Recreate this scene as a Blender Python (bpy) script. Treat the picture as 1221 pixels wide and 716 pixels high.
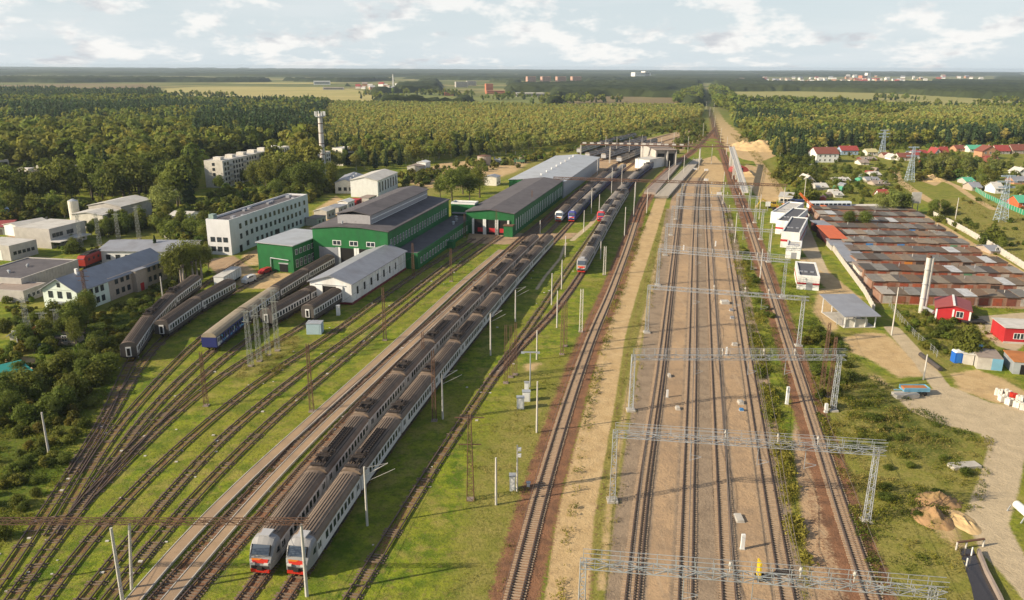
import bpy, math, random
import numpy as np
from mathutils import Vector, Matrix
R_ = math.radians
SC = bpy.context.scene
for o in list(bpy.data.objects): bpy.data.objects.remove(o)
COL = SC.collection
rng = np.random.default_rng(7); random.seed(7)

# ---------------------------------------------------------------- camera
CAMH, FPX, PITCH, ROLL = 63.0, 940.0, R_(16.45), R_(0.28)
cd = bpy.data.cameras.new('camera'); cam = bpy.data.objects.new('camera', cd); COL.objects.link(cam)
cd.sensor_width = 36.0; cd.lens = FPX/1221*36; cd.clip_start = 1.0; cd.clip_end = 60000
cam.matrix_world = Matrix.Translation((0, 0, CAMH)) @ Matrix.Rotation(R_(90)-PITCH, 4, 'X') @ Matrix.Rotation(ROLL, 4, 'Z')
SC.camera = cam
# ---------------------------------------------------------------- sun + sky
SUN_EL = R_(27); SUN_AZ = math.atan2(-0.95, -0.31)          # direction to the sun (x,y): left and a little behind
sd = bpy.data.lights.new('sun', 'SUN'); sun = bpy.data.objects.new('sun', sd); COL.objects.link(sun)
sd.energy = 5.0; sd.angle = R_(0.5); sd.color = (1.0, 0.86, 0.65)
to_sun = Vector((math.sin(SUN_AZ)*math.cos(SUN_EL), math.cos(SUN_AZ)*math.cos(SUN_EL), math.sin(SUN_EL)))
sun.rotation_euler = to_sun.to_track_quat('Z', 'Y').to_euler(); sun.location = (0, 0, 300)
W = bpy.data.worlds.new('World'); SC.world = W; W.use_nodes = True
nt = W.node_tree; N = nt.nodes; L = nt.links; N.clear()
out = N.new('ShaderNodeOutputWorld'); bg = N.new('ShaderNodeBackground'); L.new(bg.outputs[0], out.inputs[0])
sky = N.new('ShaderNodeTexSky'); sky.sky_type = 'NISHITA'; sky.sun_disc = False
sky.sun_elevation = SUN_EL; sky.sun_rotation = SUN_AZ; sky.altitude = 100; sky.air_density = 1.0; sky.dust_density = 2.0; sky.ozone_density = 1.5
bg.inputs[1].default_value = 0.085
tc = N.new('ShaderNodeTexCoord'); sep = N.new('ShaderNodeSeparateXYZ'); L.new(tc.outputs['Generated'], sep.inputs[0])
def wm(op, a, b=None, c=None):
    n = N.new('ShaderNodeMath'); n.operation = op
    for i, v in enumerate((a, b, c)):
        if v is None: continue
        if isinstance(v, (int, float)): n.inputs[i].default_value = v
        else: L.new(v, n.inputs[i])
    return n.outputs[0]
# cumulus: azimuth / elevation coordinates, flattened towards the horizon
az = wm('ARCTAN2', sep.outputs[0], sep.outputs[1])
el = wm('ARCSINE', sep.outputs[2])
elc = wm('POWER', wm('MAXIMUM', el, 0.0005), 0.72)
def cloud(sx, sy, scale, off, detail, lo, hi):
    cb = N.new('ShaderNodeCombineXYZ'); L.new(wm('MULTIPLY', az, sx), cb.inputs[0]); L.new(wm('MULTIPLY', elc, sy), cb.inputs[1]); cb.inputs[2].default_value = off
    nz = N.new('ShaderNodeTexNoise'); nz.inputs['Scale'].default_value = scale; nz.inputs['Detail'].default_value = detail; nz.inputs['Roughness'].default_value = 0.58
    L.new(cb.outputs[0], nz.inputs['Vector'])
    mr = N.new('ShaderNodeMapRange'); mr.interpolation_type = 'SMOOTHSTEP'; L.new(nz.outputs[0], mr.inputs[0]); mr.inputs[1].default_value = lo; mr.inputs[2].default_value = hi
    return mr.outputs[0]
c1 = cloud(1.0, 1.35, 13.5, 3.9, 9, 0.48, 0.605)
shade = cloud(1.0, 1.35, 13.5, 3.945, 6, 0.50, 0.68)
c2 = cloud(0.55, 2.6, 7.0, 9.2, 5, 0.40, 0.75)
def wmix(fac, a, b):
    m = N.new('ShaderNodeMix'); m.data_type = 'RGBA'
    if isinstance(fac, float): m.inputs[0].default_value = fac
    else: L.new(fac, m.inputs[0])
    for i, v in ((6, a), (7, b)):
        if isinstance(v, tuple): m.inputs[i].default_value = (*v, 1)
        else: L.new(v, m.inputs[i])
    return m.outputs[2]
K = 1/0.085
ccol = wmix(shade, tuple(K*v for v in (0.72, 0.705, 0.68)), tuple(K*v for v in (0.44, 0.45, 0.475)))
low = N.new('ShaderNodeMapRange'); low.interpolation_type = 'SMOOTHSTEP'; L.new(el, low.inputs[0]); low.inputs[1].default_value = 0.0; low.inputs[2].default_value = 0.32; low.inputs[3].default_value = 1; low.inputs[4].default_value = 0
base = wmix(wm('MULTIPLY', low.outputs[0], 0.86), sky.outputs[0], tuple(K*v for v in (0.54, 0.605, 0.64)))
s1 = wmix(wm('MULTIPLY', c2, 0.35), base, tuple(K*v for v in (0.62, 0.635, 0.64)))
s2 = wmix(wm('MULTIPLY', c1, wm('ADD', wm('MULTIPLY', low.outputs[0], 0.7), 0.15)), s1, ccol)
L.new(s2, bg.inputs[0])
SC.view_settings.view_transform = 'Standard'; SC.view_settings.look = 'None'; SC.view_settings.gamma = 1; SC.view_settings.use_curve_mapping = False
SC.view_settings.exposure = 0.50
SC.cycles.use_denoising = True
SC.cycles.max_bounces = 5; SC.cycles.diffuse_bounces = 2; SC.cycles.glossy_bounces = 2; SC.cycles.transmission_bounces = 2; SC.cycles.volume_bounces = 0; SC.cycles.transparent_max_bounces = 4

# ---------------------------------------------------------------- pixel (1221x716 photograph) -> world
def ray(px, py):
    a, b = px-610.5, py-358
    x = (a*math.cos(ROLL)+b*math.sin(ROLL))/FPX; y = (-a*math.sin(ROLL)+b*math.cos(ROLL))/FPX
    return x, math.cos(PITCH)-y*math.sin(PITCH), -math.sin(PITCH)-y*math.cos(PITCH)
def G(px, py, z=0.0):
    d = ray(px, py); t = (CAMH-z)/-d[2]; return Vector((d[0]*t, d[1]*t, z))
def HT(px, pb, pt):                                    # height of a vertical edge seen from base row pb to top row pt
    g = G(px, pb); d = ray(px, pt); return CAMH+d[2]*g.y/d[1]
def to_pix(x, y, z):                                   # numpy friendly
    dz = z-CAMH; cp, sp = math.cos(PITCH), math.sin(PITCH)
    zc = y*cp-dz*sp; u = x/zc*FPX; v = -(y*sp+dz*cp)/zc*FPX
    return 610.5+u*math.cos(ROLL)-v*math.sin(ROLL), 358+u*math.sin(ROLL)+v*math.cos(ROLL)

# ---------------------------------------------------------------- mesh helpers
class MB:
    def __init__(s): s.v = []; s.f = []; s.m = []; s.c = []; s.cur = 0; s.col = (1, 1, 1)
    def add(s, vs, fs):
        b = len(s.v); s.v.extend([tuple(p) for p in vs])
        for f in fs: s.f.append(tuple(b+i for i in f)); s.m.append(s.cur); s.c.append(s.col)
    def hexa(s, p):                                    # 8 points: bottom 4 (ccw), top 4
        s.add(p, [(3, 2, 1, 0), (4, 5, 6, 7), (0, 1, 5, 4), (1, 2, 6, 5), (2, 3, 7, 6), (3, 0, 4, 7)])
    def box(s, x0, x1, y0, y1, z0, z1):
        s.hexa([(x0, y0, z0), (x1, y0, z0), (x1, y1, z0), (x0, y1, z0), (x0, y0, z1), (x1, y0, z1), (x1, y1, z1), (x0, y1, z1)])
    def bar(s, a, b, w, h=None, up=(0, 0, 1)):
        a, b = Vector(a), Vector(b); d = (b-a)
        if d.length < 1e-6: return
        d.normalize(); h = h or w
        x = d.cross(Vector(up))
        if x.length < 1e-3: x = d.cross(Vector((1, 0, 0)))
        x.normalize(); y = x.cross(d); x *= w/2; y *= h/2
        s.hexa([a-x-y, a+x-y, a+x+y, a-x+y, b-x-y, b+x-y, b+x+y, b-x+y])
    def tube(s, a, b, r0, r1=None, n=8, cap=True):
        a, b = Vector(a), Vector(b); r1 = r0 if r1 is None else r1
        d = (b-a).normalized(); x = d.cross(Vector((0, 0, 1)))
        if x.length < 1e-3: x = Vector((1, 0, 0))
        x.normalize(); y = d.cross(x)
        vs = []
        for p, r in ((a, r0), (b, r1)):
            for k in range(n):
                t = 2*math.pi*k/n; vs.append(p+x*math.cos(t)*r+y*math.sin(t)*r)
        fs = [(k, (k+1) % n, n+(k+1) % n, n+k) for k in range(n)]
        if cap: fs += [tuple(range(n-1, -1, -1)), tuple(range(n, 2*n))]
        s.add(vs, fs)
    def loft(s, secs, cap=True):
        n = len(secs[0]); vs = [p for q in secs for p in q]
        fs = [(i*n+k, i*n+k+1, (i+1)*n+k+1, (i+1)*n+k) for i in range(len(secs)-1) for k in range(n-1)]
        if cap: fs += [tuple(range(n-1, -1, -1)), tuple(range((len(secs)-1)*n, len(secs)*n))]
        s.add(vs, fs)
    def truss(s, p0, p1, w0, w1, n, r, side=None, h0=None, h1=None):
        """four-chord lattice from p0 to p1; w across `side`, h across the other normal"""
        p0, p1 = Vector(p0), Vector(p1); d = (p1-p0).normalized(); a = Vector(side).normalized(); b = d.cross(a).normalized()
        h0 = h0 or w0; h1 = h1 or w1
        def cs(t):
            p = p0.lerp(p1, t); w = (w0+(w1-w0)*t)/2; h = (h0+(h1-h0)*t)/2
            return [p-a*w-b*h, p+a*w-b*h, p+a*w+b*h, p-a*w+b*h]
        e0, e1 = cs(0), cs(1)
        for k in range(4): s.bar(e0[k], e1[k], r*1.5)
        for i in range(n):
            c0, c1 = cs(i/n), cs((i+1)/n)
            for k in range(4):
                q = (k+1) % 4
                if (i+k) % 2: s.bar(c0[k], c1[q], r)
                else: s.bar(c0[q], c1[k], r)
                s.bar(c0[k], c0[q], r)
    def mesh(s, name, mats, off=(0, 0, 0), smooth=False, colors=False):
        me = bpy.data.meshes.new(name); ox, oy, oz = off
        me.from_pydata([(x-ox, y-oy, z-oz) for x, y, z in s.v], [], s.f)
        for m in (mats if isinstance(mats, (list, tuple)) else [mats]): me.materials.append(m)
        me.polygons.foreach_set('material_index', s.m)
        if smooth: me.polygons.foreach_set('use_smooth', [True]*len(s.f))
        if colors:
            at = me.attributes.new('col', 'FLOAT_COLOR', 'CORNER')
            arr = np.array([(*c, 1) for c, f in zip(s.c, s.f) for _ in f], dtype=np.float32); at.data.foreach_set('color', arr.ravel())
        me.update(); return me
    def build(s, name, mats, parent=None, **kw):
        off = parent.location if (parent is not None and kw.pop('world', True)) else (0, 0, 0)
        if parent is not None and parent.parent is not None and tuple(off) != (0, 0, 0):
            off = Vector(off)+Vector(parent.parent.location)
        return link(name, s.mesh(name, mats, off, **kw), parent)
def link(name, me, parent=None, loc=(0, 0, 0), rz=0.0):
    o = bpy.data.objects.new(name, me); COL.objects.link(o); o.parent = parent; o.location = loc; o.rotation_euler = (0, 0, rz); return o
def tag(o, label, cat, group=None, kind=None):
    o['label'] = label; o['category'] = cat
    if group: o['group'] = group
    if kind: o['kind'] = kind
    return o
def thing(name, label, cat, loc=(0, 0, 0), rz=0.0, group=None, kind=None):
    o = bpy.data.objects.new(name, None); COL.objects.link(o); o.location = loc; o.rotation_euler = (0, 0, rz); o.empty_display_size = 0.5
    return tag(o, label, cat, group, kind)
def copy_tree(o, parent=None):
    c = o.copy(); COL.objects.link(c); c.parent = parent
    for ch in o.children: copy_tree(ch, c)
    return c
def np_mesh(name, V, F, mat, C=None, smooth=False):
    """V (n,3), F (m,k) with constant k, C per-vertex colour"""
    me = bpy.data.meshes.new(name); k = F.shape[1]
    me.vertices.add(len(V)); me.vertices.foreach_set('co', np.ascontiguousarray(V, np.float32).ravel())
    me.loops.add(F.size); me.loops.foreach_set('vertex_index', np.ascontiguousarray(F, np.int32).ravel())
    me.polygons.add(len(F)); me.polygons.foreach_set('loop_start', np.arange(0, F.size, k, dtype=np.int32))
    if smooth: me.polygons.foreach_set('use_smooth', np.ones(len(F), bool))
    me.materials.append(mat)
    if C is not None:
        at = me.attributes.new('col', 'FLOAT_COLOR', 'POINT')
        at.data.foreach_set('color', np.concatenate([C, np.ones((len(C), 1))], 1).astype(np.float32).ravel())
    me.update(calc_edges=True); return me
ORD = 'first second third fourth fifth sixth seventh eighth ninth tenth eleventh twelfth thirteenth fourteenth fifteenth sixteenth seventeenth eighteenth nineteenth twentieth'.split()

# ---------------------------------------------------------------- materials
def nodes(m):
    m.use_nodes = True; t = m.node_tree; return t, t.nodes, t.links, t.nodes['Principled BSDF']
MATS = {}
def mat(name, c, rough=0.75, var=0.25, scale=1.2, metal=0.0, bump=0.0, stain=None, stain_scale=0.25, stain_amt=0.5, attr=False, streak=None, spec=0.3):
    if name in MATS: return MATS[name]
    m = bpy.data.materials.new(name); t, n, l, p = nodes(m)
    p.inputs['Roughness'].default_value = rough; p.inputs['Metallic'].default_value = metal; p.inputs['Specular IOR Level'].default_value = spec
    geo = n.new('ShaderNodeNewGeometry'); nz = n.new('ShaderNodeTexNoise'); nz.inputs['Scale'].default_value = scale; nz.inputs['Detail'].default_value = 5
    l.new(geo.outputs['Position'], nz.inputs['Vector'])
    mr = n.new('ShaderNodeMapRange'); l.new(nz.outputs[0], mr.inputs[0]); mr.inputs[1].default_value = 0.25; mr.inputs[2].default_value = 0.75; mr.inputs[3].default_value = 1-var; mr.inputs[4].default_value = 1+var
    mx = n.new('ShaderNodeVectorMath'); mx.operation = 'SCALE'
    if attr:
        a = n.new('ShaderNodeAttribute'); a.attribute_name = 'col'; l.new(a.outputs['Color'], mx.inputs[0])
    else: mx.inputs[0].default_value = c
    l.new(mr.outputs[0], mx.inputs['Scale']); colr = mx.outputs[0]
    if stain:
        n2 = n.new('ShaderNodeTexNoise'); n2.inputs['Scale'].default_value = stain_scale; n2.inputs['Detail'].default_value = 8; n2.inputs['Roughness'].default_value = 0.65
        if streak:
            mp = n.new('ShaderNodeMapping'); mp.inputs['Scale'].default_value = streak; l.new(geo.outputs['Position'], mp.inputs[0]); l.new(mp.outputs[0], n2.inputs['Vector'])
        else: l.new(geo.outputs['Position'], n2.inputs['Vector'])
        r2 = n.new('ShaderNodeMapRange'); r2.interpolation_type = 'SMOOTHSTEP'; l.new(n2.outputs[0], r2.inputs[0]); r2.inputs[1].default_value = 0.45; r2.inputs[2].default_value = 0.68; r2.inputs[4].default_value = stain_amt
        mm = n.new('ShaderNodeMix'); mm.data_type = 'RGBA'; l.new(r2.outputs[0], mm.inputs[0]); l.new(colr, mm.inputs[6]); mm.inputs[7].default_value = (*stain, 1); colr = mm.outputs[2]
    l.new(colr, p.inputs['Base Color'])
    if bump:
        b = n.new('ShaderNodeBump'); b.inputs['Strength'].default_value = bump; b.inputs['Distance'].default_value = 0.1; l.new(nz.outputs[0], b.inputs['Height']); l.new(b.outputs[0], p.inputs['Normal'])
    MATS[name] = m; return m
def glass(name='window_glass', c=(0.03, 0.04, 0.05)):
    if name in MATS: return MATS[name]
    m = bpy.data.materials.new(name); t, n, l, p = nodes(m); p.inputs['Base Color'].default_value = (*c, 1); p.inputs['Roughness'].default_value = 0.12; p.inputs['Specular IOR Level'].default_value = 0.6
    MATS[name] = m; return m
GLASS = glass()
WHITE = mat('white_paint', (0.74, 0.74, 0.72), 0.6, 0.06, 0.8, stain=(0.46, 0.43, 0.38), stain_amt=0.45, streak=(1, 1, .3))
CREAM = mat('cream_wall', (0.66, 0.62, 0.54), 0.8, 0.1, 0.8, stain=(0.42, 0.38, 0.32), stain_amt=0.4)
OFFICE = mat('office_cladding', (0.64, 0.64, 0.65), 0.6, 0.07, 0.5, stain=(0.48, 0.47, 0.46), stain_amt=0.35, streak=(1, 1, .22))
MINT = mat('mint_plaster', (0.66, 0.74, 0.66), 0.8, 0.08, 0.7, stain=(0.45, 0.48, 0.4), stain_amt=0.35)
BEIGE = mat('beige_brick', (0.40, 0.33, 0.27), 0.85, 0.12, 2.0, stain=(0.28, 0.23, 0.19), stain_amt=0.4)
GREENW = mat('green_cladding', (0.014, 0.135, 0.036), 0.6, 0.14, 0.6, stain=(0.018, 0.085, 0.032), stain_amt=0.6, streak=(1, 1, .22))
BITUMEN = mat('bitumen_roof', (0.115, 0.105, 0.11), 0.9, 0.18, 0.5, stain=(0.07, 0.065, 0.07), stain_amt=0.6, stain_scale=0.12)
GREYROOF = mat('grey_metal_roof', (0.30, 0.31, 0.34), 0.5, 0.10, 0.4, metal=0.2, stain=(0.22, 0.21, 0.21), stain_amt=0.5, stain_scale=0.15)
SILVER = mat('silver_metal_roof', (0.50, 0.51, 0.52), 0.42, 0.08, 0.4, metal=0.3, stain=(0.36, 0.35, 0.33), stain_amt=0.5, stain_scale=0.12)
PALEROOF = mat('pale_slate_roof', (0.52, 0.50, 0.46), 0.8, 0.12, 0.6, stain=(0.36, 0.33, 0.28), stain_amt=0.5)
BROWNROOF = mat('brown_slab_roof', (0.30, 0.24, 0.20), 0.9, 0.15, 0.6, stain=(0.2, 0.17, 0.15), stain_amt=0.5)
PANELW = mat('grey_concrete_panel', (0.46, 0.43, 0.39), 0.85, 0.12, 0.6, stain=(0.3, 0.28, 0.26), stain_amt=0.4)
CONC = mat('concrete', (0.46, 0.43, 0.38), 0.85, 0.12, 1.2, bump=0.2, stain=(0.3, 0.27, 0.23), stain_amt=0.5)
POLEC = mat('pole_concrete', (0.52, 0.49, 0.44), 0.8, 0.1, 1.0)
GALV = mat('galvanised_steel', (0.40, 0.425, 0.45), 0.55, 0.15, 0.6, metal=0.3, stain=(0.25, 0.22, 0.19), stain_amt=0.5)
RUSTM = mat('rusted_steel', (0.13, 0.075, 0.05), 0.85, 0.2, 1.5, stain=(0.2, 0.09, 0.045), stain_amt=0.5)
GREYLAT = mat('weathered_lattice_steel', (0.27, 0.28, 0.25), 0.7, 0.15, 1.0)
RAIL = mat('rail_steel', (0.145, 0.10, 0.078), 0.5, 0.15, 0.7, metal=0.3)
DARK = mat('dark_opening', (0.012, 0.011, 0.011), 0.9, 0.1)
REDM = mat('red_cladding', (0.42, 0.025, 0.03), 0.55, 0.08, 0.6)
REDROOF = mat('red_metal_roof', (0.30, 0.06, 0.05), 0.5, 0.10, 0.5)
TYRE = mat('black_rubber', (0.02, 0.02, 0.02), 0.9, 0.1)
ATTR = mat('varied_paint', (1, 1, 1), 0.8, 0.18, 1.3, attr=True, stain=(0.10, 0.085, 0.075), stain_amt=0.35, stain_scale=0.5)
# foliage: colour from the mesh, varied per tree
def foliage(name, rough=0.75, transl=0.45):
    m = bpy.data.materials.new(name); t, n, l, p = nodes(m); p.inputs['Roughness'].default_value = rough; p.inputs['Specular IOR Level'].default_value = 0.15
    a = n.new('ShaderNodeAttribute'); a.attribute_name = 'col'; oi = n.new('ShaderNodeObjectInfo')
    mr = n.new('ShaderNodeMapRange'); l.new(oi.outputs['Random'], mr.inputs[0]); mr.inputs[3].default_value = 0.78; mr.inputs[4].default_value = 1.25
    mx = n.new('ShaderNodeVectorMath'); mx.operation = 'SCALE'; l.new(a.outputs['Color'], mx.inputs[0]); l.new(mr.outputs[0], mx.inputs['Scale']); l.new(mx.outputs[0], p.inputs['Base Color'])
    tr = n.new('ShaderNodeBsdfTranslucent'); l.new(mx.outputs[0], tr.inputs['Color'])
    ms = n.new('ShaderNodeMixShader'); ms.inputs[0].default_value = transl; l.new(p.outputs[0], ms.inputs[1]); l.new(tr.outputs[0], ms.inputs[2]); l.new(ms.outputs[0], n['Material Output'].inputs[0])
    return m
LEAF = foliage('leaves')
BARK = mat('bark', (0.10, 0.08, 0.06), 0.9, 0.2, 2.0)
# ---------------------------------------------------------------- track centre lines (photo pixels of points on the ground)
def smooth_line(pts, step=2.0, it=10):
    P = np.array([[p.x, p.y] for p in pts]); d = np.r_[0, np.cumsum(np.hypot(*np.diff(P, axis=0).T))]
    s = np.linspace(0, d[-1], max(3, int(d[-1]/step)+1)); Q = np.stack([np.interp(s, d, P[:, 0]), np.interp(s, d, P[:, 1])], 1)
    for _ in range(it*6): Q[1:-1] = (Q[:-2]+2*Q[1:-1]+Q[2:])/4
    return Q
def pl(*pp): return [G(*p) for p in pp]
TR = {}   # name -> (line, bed half width, rustiness)
TR['T0'] = (smooth_line(pl((596, 780), (614.3, 716), (637, 616), (679, 476), (706, 400), (726, 356), (747, 300), (763, 250), (781, 220), (800, 200), (826, 181), (842, 166), (851, 155))), 3.0, 'rust')
TR['T1'] = (smooth_line(pl((746, 780), (754, 716), (762, 616), (787, 450), (798, 356), (804.5, 300), (810.5, 250), (815, 222), (821, 212), (830, 204))), 2.3, 'grey')
TR['T2'] = (smooth_line(pl((814.5, 780), (816.5, 716), (819.5, 616), (825, 450), (828, 300), (830, 250), (832.6, 220), (836, 212), (843, 204.6))), 2.3, 'grey')
TR['T3'] = (smooth_line(pl((873, 780), (868.7, 716), (863.3, 616), (853.6, 450), (846, 300), (843, 250), (842.5, 217))), 2.3, 'grey')
TR['T4'] = (smooth_line(pl((951, 780), (938, 716), (921.7, 616), (894.6, 450), (870.6, 300), (863.3, 250), (857, 234))), 2.3, 'grey')
TR['T5'] = (smooth_line(pl((1062, 780), (1040, 716), (1005.5, 616), (953, 450), (904, 300), (887.3, 250), (875, 220), (863, 185), (855, 160), (848.5, 135), (843, 112), (840.5, 100))), 2.9, 'rust')
TR['T6'] = (smooth_line(pl((853, 164), (847.5, 140), (841, 112), (838.5, 100))), 2.6, 'rust')
TR['A'] = (smooth_line(pl((-70, 790), (0, 696), (44, 627), (69, 589), (85, 566), (102, 538), (117, 515.6), (133, 483.6), (146, 447), (172, 404), (205, 367), (242, 341), (277, 318), (300, 305))), 1.9, 'yard')
TR['A2'] = (smooth_line(pl((88, 566), (104, 541), (122, 513), (143, 478), (166, 437), (190, 405), (240, 371), (290, 343), (330, 322))), 1.8, 'yard')
TR['B'] = (smooth_line(pl((60, 640), (80, 607), (95, 580), (118, 538), (139, 508), (171, 474), (186, 457), (203, 439), (237, 405), (264, 385), (303, 358), (340, 336))), 1.9, 'yard')
TR['C'] = (smooth_line(pl((93, 607), (130, 556), (171, 498), (191, 474), (218, 452), (250, 420), (295, 384), (340, 353), (372, 333), (410, 311))), 2.0, 'yard')
TR['D'] = (smooth_line(pl((-40, 792), (22, 707), (49, 663), (84, 619), (108, 587), (127, 566), (154, 540), (178, 512), (205, 483), (227.5, 463), (259.5, 433), (284, 413), (320, 389), (360, 368), (411, 338))), 2.1, 'yard')
TR['D2'] = (smooth_line(pl((108, 592), (151, 550), (178, 522), (205, 495.5), (237, 468), (267, 447), (300, 423), (350, 398), (390, 370), (425, 348))), 2.1, 'yard')
TR['E'] = (smooth_line(pl((0, 787), (55, 712), (118, 627), (147, 596), (188, 558), (218, 529), (252, 499), (284, 474), (316, 449), (345, 431), (370, 416), (398, 398), (445, 362.5), (493, 329), (538, 301.6), (565, 285))), 1.9, 'yard')
TR['F'] = (smooth_line(pl((52, 778), (114, 697), (157, 640), (189, 604), (221, 569), (252, 532), (286.5, 503), (324, 473), (368, 438), (407, 411), (459, 374), (512, 332), (552.5, 302), (580, 284))), 1.9, 'yard')
TR['Gt'] = (smooth_line(pl((95, 760), (145, 692), (199, 629), (229, 595), (261, 562), (291, 533), (321, 504), (350.5, 478), (403, 435), (459, 388), (498, 356), (537.7, 324), (584, 291), (598, 282))), 1.9, 'yard')
TR['H'] = (smooth_line(pl((128, 785), (182, 716), (236, 658), (270.5, 621), (300, 589), (373, 506), (447, 442), (496, 400.5), (547, 354), (582, 321), (616, 288.5), (640.6, 269), (657, 255.5), (674, 241), (691, 226.5), (720, 207), (745, 190), (775, 173))), 2.0, 'rust2')
TR['I'] = (smooth_line(pl((165, 785), (221, 716), (270, 662), (300, 630), (390, 526), (459, 452), (523, 386), (572, 337), (611.5, 301.6), (630, 286), (650, 267), (668, 251), (690, 235))), 2.0, 'rust2')
KP = pl((281, 800), (351, 697), (357, 687), (410, 605), (466, 527), (525, 450), (584, 377), (619, 334), (658, 291), (681, 266), (702, 243), (721, 224), (745, 203), (768, 186), (790, 170))
TR['K'] = (smooth_line(KP), 2.0, 'rust2')
kl = TR['K'][0]; tg = np.gradient(kl, axis=0); tg /= np.linalg.norm(tg, axis=1)[:, None]
TR['J'] = (kl+np.stack([-tg[:, 1], tg[:, 0]], 1)*(4.75+1.0*np.clip((kl[:, 1:2]-86)/42, 0, 1)-.5*np.clip((kl[:, 1:2]-180)/100, 0, 1)), 2.0, 'rust2')
TR['L'] = (smooth_line(pl((372, 790), (420, 713), (467, 637), (518, 554), (576, 467), (598, 436), (613, 416), (625.5, 398), (647.5, 366), (667, 337), (687, 308), (701, 288), (715, 267), (727, 250), (741, 233), (754, 218), (768, 207), (781, 197), (800, 183))), 1.9, 'rust2')
TR['M'] = (smooth_line(pl((590, 448), (612, 421), (628, 406), (652.5, 383), (672, 358), (684, 341), (694, 326), (709, 298), (727, 265), (739, 245), (751, 226), (765, 210), (782, 197))), 1.9, 'rust2')
TR['L'] = (TR['L'][0], 1.9, 'yard')
# far yard fan
for i, (a, b, c) in enumerate([((700, 190), (740, 177), (800, 160)), ((716, 192), (760, 178), (812, 163)), ((735, 196), (775, 180), (820, 166)), ((690, 184), (730, 171), (790, 157))]):
    TR['Y%d' % i] = (smooth_line(pl(a, b, c)), 2.2, 'rust2')

PLAT1 = smooth_line(pl((112, 775), (158, 716), (214, 650), (291, 574), (368, 505), (454, 428), (551, 338), (598, 299)))
PLAT2 = smooth_line(pl((150, 778), (204, 712), (300, 600), (326, 570), (392, 504), (459, 441.5), (515.6, 388), (549, 358), (609, 302)))

# ---------------------------------------------------------------- ground zones
def dist_line(X, Y, Q):
    D = np.full(X.shape, 1e9)
    for i in range(len(Q)-1):
        ax, ay = Q[i]; bx, by = Q[i+1]; dx, dy = bx-ax, by-ay; l2 = dx*dx+dy*dy
        if l2 == 0: continue
        t = np.clip(((X-ax)*dx+(Y-ay)*dy)/l2, 0, 1); np.minimum(D, np.hypot(X-ax-t*dx, Y-ay-t*dy), out=D)
    return D
def thin(Q, n):                                                     # fewer segments for distance queries
    k = np.unique(np.r_[np.arange(0, len(Q), n), len(Q)-1]); return Q[k]
def inside(X, Y, Q):
    r = np.zeros(X.shape, bool); j = len(Q)-1
    for i in range(len(Q)):
        xi, yi = Q[i]; xj, yj = Q[j]
        c = ((yi > Y) != (yj > Y)) & (X < (xj-xi)*(Y-yi)/((yj-yi) or 1e-9)+xi); r ^= c; j = i
    return r
def gp(*pp): return np.array([[g.x, g.y] for g in (G(*p) for p in pp)])
def vnoise(X, Y, seed):
    r = np.random.default_rng(seed).random((256, 256)); xi = np.floor(X).astype(int); yi = np.floor(Y).astype(int); fx = X-xi; fy = Y-yi
    fx = fx*fx*(3-2*fx); fy = fy*fy*(3-2*fy); a = lambda i, j: r[(xi+i) & 255, (yi+j) & 255]
    return (a(0, 0)*(1-fx)+a(1, 0)*fx)*(1-fy)+(a(0, 1)*(1-fx)+a(1, 1)*fx)*fy
def fbm(X, Y, sc, seed, oc=4):
    s = 0; a = 0.5; t = 0
    for o in range(oc): s = s+a*vnoise(X/sc*2**o+o*17, Y/sc*2**o+o*31, seed+o); t += a; a /= 2
    return s/t
# zones: channel, ('line', points, half width) or ('poly', points), softness in metres
ZONES = []
def zl(ch, pts, hw, soft=0.8, w=1.0): ZONES.append((ch, 'line', pts, hw, soft, w))
def zp(ch, pts, soft=1.5, w=1.0): ZONES.append((ch, 'poly', pts, 0, soft, w))
CH = dict(rust=0, grey=1, sand=2, conc=3, dry=4, dark=5, tan=6, field=7)
for k, (q, hw, st) in TR.items():
    q = thin(q, 4)
    if st == 'rust': zl('rust', q, hw+0.4, 1.5)
    elif st == 'grey': zl('grey', q, hw-.5, 1.0)
    elif st == 'yard': zl('rust', q, 1.2, 1.3, 0.66)
    else: zl('rust', q, 1.5, 1.1, 0.80)
# station apron between and beside the four platform tracks
zp('tan', gp((716, 780), (734, 716), (741, 616), (762, 450), (779, 350), (790, 290), (800, 240), (806, 215), (825, 200), (850, 198), (862, 235), (880, 290), (905, 400), (921, 470), (944, 616), (960, 716), (974, 780)), 1.5)
for w0, w1, hw in (((840, 780), (840, 716), 1.7),):
    zl('grey', gp((845, 780), (842, 716), (841, 616), (839, 450), (837.5, 300), (836, 240)), 1.9, 1.2)
zl('grey', gp((728, 780), (739, 716), (747, 616), (769, 450), (783, 356), (793, 290), (799, 250)), 1.7, 1.2)
zl('grey', gp((968, 780), (955, 716), (936, 616), (907, 450), (880, 300), (869, 250)), 1.0, 1.2, 0.8)
# reddish earth beside T5 (left) at the front
zp('rust', gp((965, 790), (962, 716), (955, 620), (944, 520), (948, 500), (968, 540), (1000, 640), (1032, 716), (1046, 790)), 1.6, 0.5)
zp('tan', gp((965, 790), (962, 716), (955, 620), (944, 520), (948, 500), (968, 540), (1000, 640), (1032, 716), (1046, 790)), 1.6, 0.9)
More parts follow.
